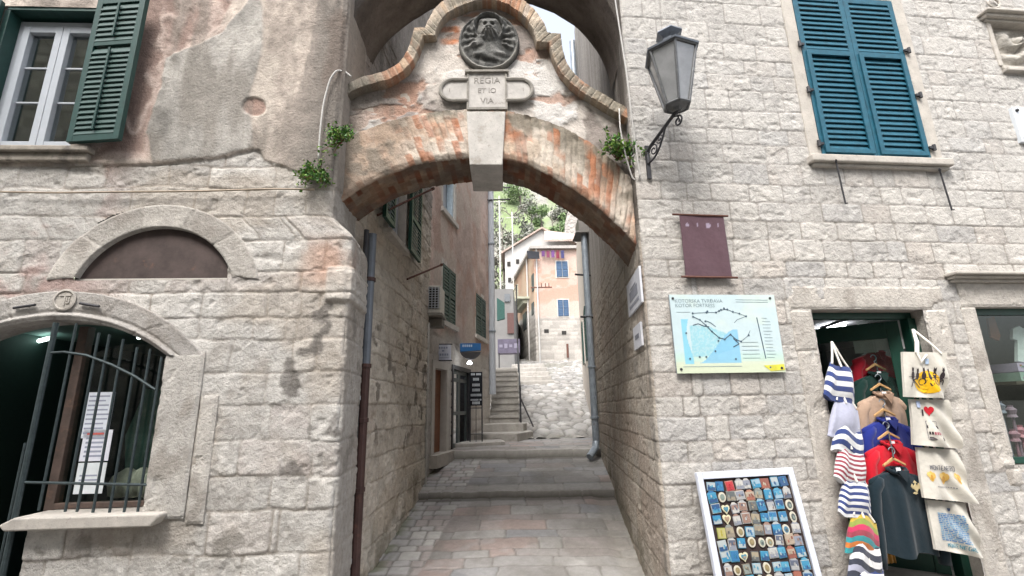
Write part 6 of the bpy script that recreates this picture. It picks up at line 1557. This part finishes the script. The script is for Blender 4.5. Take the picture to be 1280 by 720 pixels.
for rI, row in enumerate(KINDS):
    for cI, kd in enumerate(row):
        if rI == 0 and cI == 2: kd = 'd'
        elif kd == 'd': kd = 'w'
        u = .105 + cI * .0985 + R.uniform(-.010, .010); v = .075 + rI * .0775 + R.uniform(-.008, .008)
        if v > .97: continue
        wu = R.uniform(.038, .048); hv = R.uniform(.029, .037); tw = R.uniform(-.12, .12)
        ctr = MBp(u, v, .004)
        ex = (MBp(u + .01, v) - MBp(u, v)).normalized(); ey = (MBp(u, v - .01) - MBp(u, v)).normalized()
        ex, ey = ex * math.cos(tw) + ey * math.sin(tw), ey * math.cos(tw) - ex * math.sin(tw); nz_ = ex.cross(ey)
        wx = wu * (tr[0] - tl[0]); hy_ = hv
        b = MB(); pal = PALM[kd]
        if kd in 'oh':
            out = []
            for t in np.linspace(0, 2 * math.pi, 18, endpoint=False):
                if kd == 'o': x, y = .85 * math.cos(t), 1.05 * math.sin(t)
                else: x, y = 16 * math.sin(t) ** 3 / 15, (13 * math.cos(t) - 5 * math.cos(2 * t) - 2 * math.cos(3 * t) - math.cos(4 * t)) / 15 + .1
                out.append((x, y))
            b.prism([ctr + ex * x * wx + ey * y * hy_ for x, y in out], nz_ * .008, (.58, .54, .36) if kd == 'h' else (.50, .47, .38))
            b.prism([ctr + nz_ * .0085 + ex * x * wx * .62 + ey * y * hy_ * .62 for x, y in out], nz_ * .003, R.choice(pal))
            b.prism([ctr + nz_ * .012 + ex * x * wx * .3 + ey * (y * .3 - .1) * hy_ for x, y in out], nz_ * .002, R.choice(pal))
        else:
            top_ = R.random()
            b.hexa([ctr + ex * x * wx + ey * y * hy_ + nz_ * o for o in (0, .007) for x, y in ((-1, -1), (1, -1), (1, 1), (-1, 1))], R.choice(pal))
            sky = R.choice(pal); land = R.choice(pal)
            b.hexa([ctr + ex * x * wx + ey * y * hy_ + nz_ * o for o in (.0072, .009) for x, y in ((-.88, -.1), (.88, -.1), (.88, .85), (-.88, .85))], sky)
            b.hexa([ctr + ex * x * wx + ey * y * hy_ + nz_ * o for o in (.0072, .0105) for x, y in ((-.88, -.85), (.88, -.85), (.88, -.12), (-.88, -.12))], land)
            for q in range(3):
                x0 = R.uniform(-.8, .4); y0 = R.uniform(-.7, .2)
                b.hexa([ctr + ex * x * wx + ey * y * hy_ + nz_ * o for o in (.009, .013) for x, y in ((x0, y0), (x0 + .35, y0), (x0 + .3, y0 + .5), (x0 + .05, y0 + .5))], R.choice(pal))
            if kd == 'w' or top_ > .7: b.prism([ctr + ex * x * wx + ey * y * hy_ for x, y in ((-.8, 1), (.8, 1), (.3, 1.5), (-.4, 1.45))], nz_ * .007, R.choice(pal))
        o = b.build('souvenir_magnet', m_mag, None, loc=ctr)
        if kd == 'h':
            lab = HL_[min(nh, 2)]; nh += 1
        else: lab = LABK[kd]
        tag(o, lab, 'magnet', {'b': 'blue', 'w': 'white', 'r': 'red', 'o': 'oval', 'g': 'grey', 'd': 'scarlet', 'y': 'yellow', 'h': 'heart'}[kd] + ' souvenir magnets on the leaning board')

# ================================================================ pullovers on wooden hangers, cascading in the doorway
def pullover(px, py, o, wsh, ln, col, lab, seed, slv=.95, emblem=False, collar=None, rz=0.0, hang=True):
    R = random.Random(seed); neck = FR.P(px, py, o); t = thing('pullover', neck, lab, 'pullover', 'pullovers hanging in the shop doorway')
    x = (FR.d * math.cos(rz) + FR.n * math.sin(rz)); y = (FR.n * math.cos(rz) - FR.d * math.sin(rz)); up = Vector((0, 0, 1))
    n = 44; rows = []
    m = 30
    for i in range(m + 1):
        v = i / m; z = -v * ln
        sh = min(1, v / .16); wdt = (.07 + (wsh / 2 - .07) * sh ** .75) * (1 - .04 * v) if v < .3 else wsh / 2 * (1 - .05 * v + .02 * math.sin(v * 9))
        dp = .028 + .03 * min(1, v * 3)
        row = []
        for k in range(n):
            a = 2 * math.pi * k / n; ca, sa = math.cos(a), math.sin(a)
            fold = (1 + .32 * v * math.sin(ca * 7 + seed + v * 1.5) + .15 * math.sin(ca * 13 + 2 * seed))
            row.append(neck + x * (wdt * ca) + y * (dp * sa * fold * (1 if abs(sa) > .05 else 1)) + up * (z - .02 * v * math.cos(ca * 5 + seed) - (.05 * abs(ca) * (1 - sh))))
        rows.append(row)
    b = MB(); b.grid(rows, col, True); b.add(rows[-1], [tuple(range(n))], col)
    for sgn in (-1, 1):
        s0 = neck + x * (sgn * (wsh / 2 - .06)) + up * (-.125); L = slv
        pts = [s0 - x * sgn * .05 + up * .03, s0 + x * (sgn * .03) + up * (-.06), s0 + x * (sgn * .065) + up * (-.22) + y * .01, s0 + x * (sgn * .08) + up * (-.22 - .22 * L) + y * .015, s0 + x * (sgn * (.085)) + up * (-.42 * L - .22)]
        pts = [p for a_, b_ in zip(pts[:-1], pts[1:]) for p in (a_, a_.lerp(b_, .5))] + [pts[-1]]
        rr = [.035, .05, .052, .052, .05, .05, .048, .046, .042][:len(pts)]
        b.tube(pts, rr, 12, col)
    b.build('body', m_cloth, t, smooth=True)
    cb = MB(); cc = collar or tuple(q * .8 for q in col)
    cb.tube([neck + x * (.075 * math.cos(a)) + y * (.045 * math.sin(a) + .02) + up * (-.02 - .035 * max(0, math.sin(a))) for a in np.linspace(0, 6.283, 20)], .014, 7, cc)
    cb.prism([neck + y * .075 + x * (-.05) + up * -.03, neck + y * .085 + x * .005 + up * -.12, neck + y * .075 + x * .055 + up * -.03], y * .008, cc)
    cb.build('collar', m_cloth, t)
    lb = MB(); lb.prism([neck + y * .035 + x * -.02 + up * -.012, neck + y * .035 + x * .02 + up * -.012, neck + y * .04 + x * .02 + up * -.05, neck + y * .04 + x * -.02 + up * -.05], y * .003, (.7, .7, .72)); lb.build('label', m_cloth, t)
    if emblem:
        eb = MB(); c = neck + y * .085 + x * .075 + up * -.16
        for (dx, dz, w_, h_) in ((0, 0, .026, .034), (-.028, .01, .012, .02), (.028, .012, .012, .024), (0, .04, .014, .014), (-.012, -.04, .02, .01)): eb.prism([c + x * (dx - w_) + up * dz, c + x * dx + up * (dz - h_), c + x * (dx + w_) + up * dz, c + x * dx + up * (dz + h_)], y * .006, (.45, .37, .2))
        eb.build('emblem', m_cloth, t)
    if hang:
        h = thing('coat_hanger', neck + up * .05, hang, 'hanger', 'wooden hangers in the shop doorway')
        hb = MB(); hb.prism([neck + x * -.10 + up * -.005, neck + x * 0 + up * .045, neck + x * .10 + up * -.005, neck + x * .10 + up * .012, neck + x * .0 + up * .068, neck + x * -.10 + up * .012], y * .016); hb.build('wooden_bar', m_hwood, h, bevel=.003)
        hk = MB(); hk.tube([neck + up * .06 + y * .008] + [neck + y * .008 + up * (.115 + .028 * math.sin(a)) + x * (.028 * math.cos(a)) for a in np.linspace(-1.57, 2.9, 12)], .0035, 6); hk.build('hook', m_steel, h)
PV = [(1091, 437, -.42, 0.48, 0.62, (.36, .016, .03), 'dark crimson pullover hanging highest in the shop doorway', None, (.25, .01, .02)), (1094, 463, -.34, 0.48, 0.62, (.010, .035, .03), 'very dark green pullover, second from the top behind the beige one', None, None),
      (1100, 488, -.26, 0.50, 0.64, (.38, .27, .20), 'beige polo pullover between the dark green and the royal blue ones', None, (.30, .20, .14)), (1105, 520, -.18, 0.48, 0.64, (.018, .03, .20), 'royal blue pullover below the beige one', None, None),
      (1110, 549, -.10, 0.48, 0.66, (.50, .012, .025), 'bright red pullover below the royal blue one', None, None), (1117, 582, -.02, 0.50, 0.66, (.011, .022, .03), 'black green pullover with a small gold emblem, lowest and nearest', None, None)]
for i, (px, py, o, ws, ln, col, lab, _, cl) in enumerate(PV):
    hl = ['topmost wooden hanger, holding the dark crimson pullover', 'wooden hanger holding the very dark green pullover', 'wooden hanger holding the beige polo pullover', 'wooden hanger holding the royal blue pullover', 'wooden hanger holding the bright red pullover', 'wooden hanger holding the lowest black green pullover'][i]
    pullover(px, py, o, ws, ln, col, lab, i + 3, emblem=(i == 5), collar=cl, hang=hl)
b = MB(); q0 = FR.P(1089, 404, -.46); q1 = FR.P(1117, 572, .02); b.tube([q0, FR.P(1091, 428, -.42), FR.P(1105, 512, -.2), q1], .006, 6)
tag(b.build('hanging_chain', m_iron, None, loc=q0), 'dark chain carrying the cascade of pullovers in the doorway', 'chain')
# ochre shawl behind
b = MB(); rows = []
for i in range(14):
    z = FR.uv(1080, 560, -.3)[1] - i * .07; a = FR.uv(1080, 600, -.3)[0]
    rows.append([FR.pt(a - .06 + .13 * k / 9 + .004 * i, z, -.28 + .025 * math.sin(k * 2.2)) for k in range(10)])
b.grid(rows, (.42, .22, .05)); o_ = b.build('scarf', m_cloth, None, smooth=True, loc=rows[0][0]); md = o_.modifiers.new('thick', 'SOLIDIFY'); md.thickness = .012
tag(o_, 'ochre scarf hanging between the striped bags and the pullovers', 'scarf')

# ================================================================ striped beach bags down the left door jamb
def beach_bag(px, py, o, w, h, stripes, lab, seed, lean=.34, yaw=.35):
    R = random.Random(seed); c = FR.P(px, py, o); t = thing('beach_bag', c, lab, 'bag', 'striped bags hung on the left door jamb')
    x = (FR.d * math.cos(yaw) - FR.n * math.sin(yaw) * .6); x = (x + Vector((0, 0, -lean))).normalized(); up = Vector((0, 0, 1)) + x * .0; up = (up - x * up.dot(x)).normalized(); y = up.cross(x) * -1
    if y.dot(FR.n) < 0: y = -y
    n = 28; m = len(stripes) * 3; b = MB(); rows = []; cols = []
    for i in range(m + 1):
        v = i / m; wd = w / 2 * (.82 + .25 * v); dp = .012 + .032 * math.sin(min(1, v * 1.1) * 2.7)
        rows.append([c + x * (wd * math.copysign(abs(math.cos(a)) ** .6, math.cos(a)) + .0) + y * (dp * math.sin(a) * (1 + .3 * math.sin(math.cos(a) * 6 + seed))) + up * (-v * h + .018 * math.sin(math.cos(a) * 4 + seed) - .02 * (1 - v) * math.cos(a) ** 2) for a in np.linspace(0, 2 * math.pi, n, endpoint=False)])
    fc = []
    for i in range(m): fc += [stripes[i // 3]] * n
    b.grid(rows, fc, True); b.add(rows[-1], [tuple(range(n))], stripes[-1])
    b.build('bag_body', m_cloth, t, smooth=True)
    hook = c + x * (-w * .35) + up * (h * .60) + FR.n * -.02
    for k, sx in enumerate((-.38, -.12, .30)):
        q = c + x * (w * sx) + up * -.02 + y * (.03 if k % 2 else .012); mid = (q + hook) / 2 + Vector((0, 0, -.012))
        s = MB(); s.tube([hook, mid, q], .0085, 7); s.build('rope_strap', m_rope, t)
NV = (.035, .055, .17); WH = (.62, .62, .62); LV = (.36, .37, .46); RD = (.26, .05, .07); BK = (.045, .05, .07); TL_ = (.04, .25, .27); OC = (.45, .33, .05); PK = (.45, .04, .10); OR = (.5, .16, .04); GN = (.22, .27, .06)
BG = [(1046, 458, [NV, WH, NV, WH, NV, WH, NV], 'navy and white broad striped bag, the topmost on the left door jamb', .24), (1052, 503, [LV] * 7, 'plain lavender grey bag below the topmost striped one', .24), (1055, 529, [NV, WH, NV, WH, NV, WH], 'navy and white striped bag between the lavender and the wine red ones', .20),
      (1059, 560, [RD, WH] * 8, 'finely striped wine red and white bag on the door jamb', .22), (1065, 600, [NV, WH] * 6, 'finely striped navy and white bag below the wine red one', .22), (1074, 645, [OC, GN, PK, RD, TL_, OR, TL_], 'multicoloured striped bag with pink, teal and yellow green bands', .22),
      (1077, 672, [BK, WH, BK, WH, BK, LV, BK], 'black and white broad striped bag near the bottom of the jamb', .24), (1083, 705, [NV, WH, NV, WH, NV, BK], 'navy white and black bag, the lowest on the left door jamb', .24)]
for i, (px, py, st_, lab, h) in enumerate(BG):
    beach_bag(px + 6, py, .03 + .014 * i, .31, h * 1.3, st_, lab, i * 1.7)

# ================================================================ canvas tote bags on the right of the doorway
def tote(quad, o0, o1, lab, deco, seed):
    TL0, TR0, BR0, BL0 = [FR.P(x, y, o) for (x, y), o in zip(quad, (o0, o0 + .02, o1 + .02, o1))]
    t = thing('tote_bag', (TL0 + TR0) / 2, lab, 'tote bag', 'canvas tote bags hung beside the doorway')
    def Q(u, v, oo=0.0):
        p = TL0.lerp(TR0, u).lerp(BL0.lerp(BR0, u), v)
        return p + FR.n * (oo + .016 * math.sin(u * 9 + v * 2 + seed) * v + .022 * math.sin((u - .7 * v) * 13 + seed) * min(1, max(0, (u - .3) * 4)) * (.25 + v))
    n, m = 26, 22; front = [[Q(i / n, j / m, .012) for i in range(n + 1)] for j in range(m + 1)]; back = [[Q(i / n, j / m, -.010) for i in range(n + 1)] for j in range(m + 1)]
    b = MB(); c = (.50, .475, .42); b.grid(front, c); b.grid(back, c)
    rim = lambda f, g: b.grid([f, g], c)
    rim(front[0], back[0]); rim(front[-1], back[-1]); rim([r[0] for r in front], [r[0] for r in back]); rim([r[-1] for r in front], [r[-1] for r in back])
    b.build('bag_body', m_cloth, t, smooth=False)
    b = MB(); deco(b, Q); b.build('print', m_cloth, t)
    return t, Q
def blob(b, Q, pts, col, oo=.0165):
    b.add([Q(u, v, oo) for u, v in pts], [tuple(range(len(pts)))], col)
def grid_blob(b, Q, cu_, cv_, ru, rv, col, oo=.0155, n=12):
    rows = []
    for i in range(5):
        f = i / 4; rows.append([Q(cu_ + ru * f * math.cos(a), cv_ + rv * f * math.sin(a), oo) for a in np.linspace(0, 6.283, 24, endpoint=False)])
    b.grid(rows, col, True)
def line_(b, Q, pts, w, col, oo=.0175):
    for (p, q) in zip(pts[:-1], pts[1:]):
        du, dv = q[0] - p[0], q[1] - p[1]; l = math.hypot(du, dv) + 1e-9; nu_, nv_ = -dv / l * w, du / l * w
        b.add([Q(p[0] - nu_, p[1] - nv_, oo), Q(q[0] - nu_, q[1] - nv_, oo), Q(q[0] + nu_, q[1] + nv_, oo), Q(p[0] + nu_, p[1] + nv_, oo)], [(0, 1, 2, 3)], col)
INK = (.03, .022, .025)
def d_cats(b, Q):
    grid_blob(b, Q, .55, .66, .29, .25, (.62, .36, .01))
    for i, u in enumerate((.20, .32, .45, .57, .71, .85)):
        h = .0 if i not in (1, 3) else .02
        grid_blob(b, Q, u, .52 + h * .5, .040, .085, INK, .0178); grid_blob(b, Q, u, .40 + h, .026, .042, INK, .0182)
        for s in (-1, 1): blob(b, Q, [(u + s * .024, .39 + h), (u + s * .022, .325 + h), (u + s * .004, .37 + h)], INK, .0185)
    line_(b, Q, [(.10, .56), (.95, .57)], .006, INK)
    arcp = lambda cu_, cv_, ru, rv, a0, a1, n=14: [(cu_ + ru * math.cos(a), cv_ + rv * math.sin(a)) for a in np.linspace(a0, a1, n)]
    line_(b, Q, [(.205, .58), (.21, .66), (.17, .78)], .012, INK)                               # K
    line_(b, Q, [(.33, .57), (.22, .63), (.30, .70), (.40, .80)], .010, INK)
    line_(b, Q, arcp(.43, .66, .06, .07, 0, 6.283), .010, INK)                                   # o
    line_(b, Q, [(.555, .56), (.555, .70), (.58, .745), (.62, .70)], .010, INK); line_(b, Q, [(.50, .625), (.62, .625)], .009, INK)   # t
    line_(b, Q, arcp(.72, .66, .06, .07, 0, 6.283), .010, INK)                                   # o
    line_(b, Q, [(.83, .58), (.84, .72)], .011, INK); line_(b, Q, [(.84, .66), (.88, .60), (.90, .64), (.90, .72)], .010, INK)   # r
    blob(b, Q, [(.50, .15), (.57, .14), (.59, .26), (.52, .27)], (.40, .52, .68), .02)
def d_jar(b, Q):
    pts = [];
    for t in np.linspace(0, 6.283, 22, endpoint=False): pts.append((.42 + 16 * math.sin(t) ** 3 / 16 * .11, .24 - (13 * math.cos(t) - 5 * math.cos(2 * t) - 2 * math.cos(3 * t) - math.cos(4 * t)) / 16 * .12))
    blob(b, Q, pts, (.42, .01, .02))
    blob(b, Q, [(.25, .22), (.29, .22), (.29, .36), (.25, .36)], INK); blob(b, Q, [(.12, .04), (.22, .04), (.23, .18), (.14, .18)], (.38, .45, .62), .02)
    line_(b, Q, [(.30, .47), (.56, .47), (.56, .55), (.60, .62), (.60, .84), (.30, .84), (.30, .62), (.31, .55), (.30, .47)], .006, (.18, .17, .18))
    blob(b, Q, [(.31, .56), (.57, .56), (.59, .62), (.31, .62)], INK, .018); blob(b, Q, [(.32, .80), (.60, .80), (.60, .86), (.33, .86)], (.06, .05, .05), .018)
    for i in range(6): blob(b, Q, [(.33 + .042 * i, .69), (.36 + .042 * i, .69), (.36 + .042 * i, .75), (.33 + .042 * i, .75)], INK if i < 2 else (.30, .10, .12), .018)
def glyphs(b, Q, s, u0, u1, v, h, col, w=.006):
    G = {'M': [(0, 1), (0, 0), (.5, .6), (1, 0), (1, 1)], 'O': [(0, 0), (1, 0), (1, 1), (0, 1), (0, 0)], 'N': [(0, 1), (0, 0), (1, 1), (1, 0)], 'T': [(0, 0), (1, 0), (.5, 0), (.5, 1)], 'E': [(1, 0), (0, 0), (0, .5), (.8, .5), (0, .5), (0, 1), (1, 1)], 'G': [(1, 0), (0, 0), (0, 1), (1, 1), (1, .5), (.6, .5)], 'R': [(0, 1), (0, 0), (1, 0), (1, .5), (0, .5), (1, 1)]}
    st_ = (u1 - u0) / len(s)
    for i, ch in enumerate(s): line_(b, Q, [(u0 + st_ * (i + .15 + .65 * x), v + h * y) for x, y in G[ch]], w, col, .019)
def d_mont(b, Q):
    glyphs(b, Q, 'MONTENEGRO', .20, .82, .34, .085, (.10, .10, .12))
    for (u, v, ru, rv) in ((.20, .56, .085, .10), (.50, .58, .10, .12), (.80, .56, .085, .10)):
        grid_blob(b, Q, u, v, ru * .6, rv, (.58, .36, .07)); grid_blob(b, Q, u - ru * .5, v - rv * .3, ru * .5, rv * .5, (.60, .42, .14), .017); grid_blob(b, Q, u + ru * .5, v - rv * .2, ru * .5, rv * .6, (.55, .34, .08), .017); grid_blob(b, Q, u, v + .02, ru * .3, rv * .5, (.42, .22, .04), .018)
    for i in range(14): blob(b, Q, [(.28 + .032 * i, .74), (.30 + .032 * i, .74), (.30 + .032 * i, .76), (.28 + .032 * i, .76)], (.2, .2, .22))
def d_blue(b, Q):
    Rr = random.Random(5)
    for i in range(15):
        v = .24 + .037 * i; hw = .30
        u = .18 + .02 * Rr.random()
        while u < .80 - .04 * Rr.random():
            l = Rr.uniform(.03, .09); blob(b, Q, [(u, v), (min(u + l, .82), v), (min(u + l, .82), v + .026), (u, v + .026)], Rr.choice([(.10, .20, .36), (.16, .28, .42), (.22, .36, .48)])); u += l + .016
    glyphs(b, Q, 'MONTENEGRO', .30, .76, .83, .07, (.08, .22, .28))
    blob(b, Q, [(.47, .13), (.55, .13), (.54, .19), (.49, .19)], (.05, .07, .12), .02)
TT = [([(1127, 440), (1182, 441), (1184, 498), (1128, 496)], .10, .12, 'cream tote bag with six black cats on a yellow disc, the topmost', d_cats), ([(1136, 499), (1184, 500), (1201, 561), (1142, 556)], .075, .10, 'cream tote bag with a red heart above a jar, second from top', d_jar),
      ([(1145, 559), (1194, 562), (1217, 629), (1154, 622)], .06, .09, 'cream tote bag with MONTENEGRO lettering over three gold emblems, third from top', d_mont), ([(1157, 624), (1204, 629), (1233, 698), (1166, 686)], .045, .08, 'cream tote bag printed with a blue block of words, the lowest', d_blue)]
for i, (qd, o0, o1, lab, dc) in enumerate(TT):
    t, Q = tote(qd, o0, o1, lab, dc, i * 2.1)
    if i == 0:
        b = MB(); hk = FR.P(1141, 412, .03); 
        for u, sg in ((.28, .012), (.32, .02), (.86, .02)): 
            e_ = Q(u, .02, .02); b.tube([hk, (hk + e_) / 2 + Vector((0, 0, -.015)) + FR.n * sg, e_], .010, 7)
        b.tube([Q(.30, .02, .02), Q(.36, .22, .035), Q(.5, .06, .03)], .009, 7)
        b.build('strap', m_rope, t)
    else:
        b = MB(); b.tube([Q(.30, .0, .0), Q(.36, -.10, -.01), Q(.45, -.14, -.015), Q(.5, .0, 0)], .008, 6); b.build('strap', m_rope, t)
# ================================================================ goods in the far right shop window
def flat(pl, pts, o, th, col, name, lab, cat, mat=None):
    u = [pl.uv(x, y, o) for x, y in pts]; b = MB(); b.prism([pl.pt(a, z, o) for a, z in u], pl.n * th, col); return tag(b.build(name, mat or m_cloth, None, loc=pl.pt(*u[0], o)), lab, cat)
flat(FR, [(1262, 412), (1270, 408), (1276, 412), (1284, 408), (1296, 414), (1294, 428), (1288, 426), (1290, 455), (1268, 452), (1268, 426), (1262, 424)], -.22, .03, (.62, .63, .63), 't_shirt', 'small white t-shirt hanging in the far right shop window', 't-shirt')
flat(FR, [(1232, 398), (1240, 396), (1248, 420), (1246, 426), (1236, 422)], -.22, .02, (.22, .09, .05), 'leather_pouch', 'brown leather pouch hanging in the far right shop window', 'pouch')
Rg = random.Random(3)
b = MB(); a = FR.uv(1238, 470, -.4)[0]; z = FR.uv(1250, 478, -.4)[1]
b.pbox(FR, a - .05, S_s1, z - .03, z, -.75, -.15, (.10, .08, .06)); sh_ = b.build('shelf', m_attr, house)
for i in range(7):
    for k in range(2):
        b = MB(); c = (Rg.uniform(.25, .5), Rg.uniform(.25, .5), Rg.uniform(.25, .5)); a0 = a + .02 + i * .13; zz = z + .002 + k * .085
        b.pbox(FR, a0, a0 + .118, zz, zz + .08, -.4, -.16, tuple(q * 1.1 for q in c))
        for q in range(6): x = Rg.uniform(.005, .09); y = Rg.uniform(.01, .055); b.pbox(FR, a0 + x, a0 + x + .02, zz + y, zz + y + .015, -.16, -.157, (Rg.uniform(.05, .6), Rg.uniform(.05, .5), Rg.uniform(.05, .5)))
        if i < 3: tag(b.build('folded_scarf', m_attr, None, loc=FR.pt(a0, zz, -.3)), ['upper' if k else 'lower', ][0] + ' speckled pale folded scarf, ' + ['leftmost', 'second', 'third'][i] + ' on the shelf in the far right window', 'scarf', 'folded scarves on the window shelf')
        else: bpy.context  # outside the frame
for i, (px, py) in enumerate(((1250, 510), (1264, 515), (1268, 545), (1276, 540))):
    b = MB(); p = FR.P(px, py, -.2); b.lathe([(.005, -.05), (.04, -.045), (.03, -.02), (.045, .02), (.02, .045), (.025, .06)], p, 12)
    z0_ = p.z - .05; b.tube([p + Vector((0, 0, -.05)), Vector((p.x, p.y, S_z0))], .012, 6)
    tag(b.build('ornament', M('glazed_ornament', (.2 + .1 * i, .2, .25), rough=.3), None, loc=p), ['dark bluish ornament on a stem, upper left of four in the far right window', 'purplish ornament on a stem, upper right of four in the far right window', 'mauve ornament on a stem, lower left of four in the far right window', 'reddish ornament on a stem, lower right of four in the far right window'][i], 'ornament', 'ornaments in the far right window')
# ================================================================ unseen church added behind the camera for its reflection in the upper window
CP = PL((9.0, -7.2), (-1, .06))
church = thing('added_church_front', CP.pt(9, 0), 'added unseen pale stone church front behind the camera, mirrored in the upper left window panes', 'church')
A, Zz = np.meshgrid(np.arange(0, 32, .1), np.arange(-.2, 18, .08))
d, b_ = masonry(A, Zz, zrows(-.4, 13.4, .25, .38, 7), .35, .7, 55, .02); j = sst(0, 1, d / .03)
cc = np.array([.40, .375, .34])[None, None] * (.75 + .5 * b_)[..., None]; cc = mixc(cc, (.20, .185, .165), (1 - j) * .8)
kp = ((A[1:, 1:] > 18) | (Zz[1:, 1:] < 13.4)); npmesh('wall', np.stack([CP.o.x + CP.d.x * A + CP.n.x * j * .02, CP.o.y + CP.d.y * A + CP.n.y * j * .02, Zz], -1), cc, m_wall, church, kp)
b = MB(); b.pbox(CP, 0, 18, -.2, 13.4, -4, -.05); b.pbox(CP, 18, 32, -.2, 18, -4, -.05); b.build('masonry_core', m_plast, church)
for a in (4.5, 9.6, 13.2, 24.5):
    pa_ = arc(a, a + 1.6, 9.0, 9.8, 16); b = MB(); b.prism([CP.pt(x, z, .06) for x, z in pa_] + [CP.pt(a + 1.6, 6.5, .06), CP.pt(a, 6.5, .06)], CP.n * -.1); w_ = b.build('window', m_dark, church)
    b = MB(); b.tube([CP.pt(a, 6.5, .08)] + [CP.pt(x, z, .08) for x, z in pa_] + [CP.pt(a + 1.6, 6.5, .08)], .12, 6); b.build('window_surround', m_trim, w_)
# ================================================================ daylight
sc = bpy.context.scene
w = bpy.data.worlds.new('World'); sc.world = w; w.use_nodes = True; nt = w.node_tree
bg = nt.nodes['Background']; sky = nt.nodes.new('ShaderNodeTexSky'); sky.sky_type = 'NISHITA'; sky.sun_disc = False
EL, AZ = 56, 200          # high veiled sun behind the photographer, slightly to the left
sky.sun_elevation = math.radians(EL); sky.sun_rotation = math.radians(AZ)
sky.air_density = 1.0; sky.dust_density = 5.0; sky.ozone_density = .6
hs = nt.nodes.new('ShaderNodeHueSaturation'); hs.inputs['Saturation'].default_value = .38
nt.links.new(sky.outputs[0], hs.inputs['Color']); nt.links.new(hs.outputs[0], bg.inputs['Color']); bg.inputs['Strength'].default_value = .15
sd = bpy.data.lights.new('sun', 'SUN'); sd.energy = .8; sd.angle = math.radians(25); sd.color = (1, .975, .94)
so = bpy.data.objects.new('sun', sd); C.objects.link(so)
dv = Vector((math.sin(math.radians(AZ)) * math.cos(math.radians(EL)), math.cos(math.radians(AZ)) * math.cos(math.radians(EL)), math.sin(math.radians(EL))))
so.rotation_euler = dv.to_track_quat('Z', 'Y').to_euler(); so.location = (0, -10, 20)
sc.view_settings.view_transform = 'Standard'; sc.view_settings.look = 'None'; sc.view_settings.gamma = 1; sc.view_settings.use_curve_mapping = False
sc.view_settings.exposure = 1.75
sc.render.engine = 'CYCLES'
sc.cycles.max_bounces = 8; sc.cycles.diffuse_bounces = 5; sc.cycles.transparent_max_bounces = 16
sc.cycles.use_denoising = True
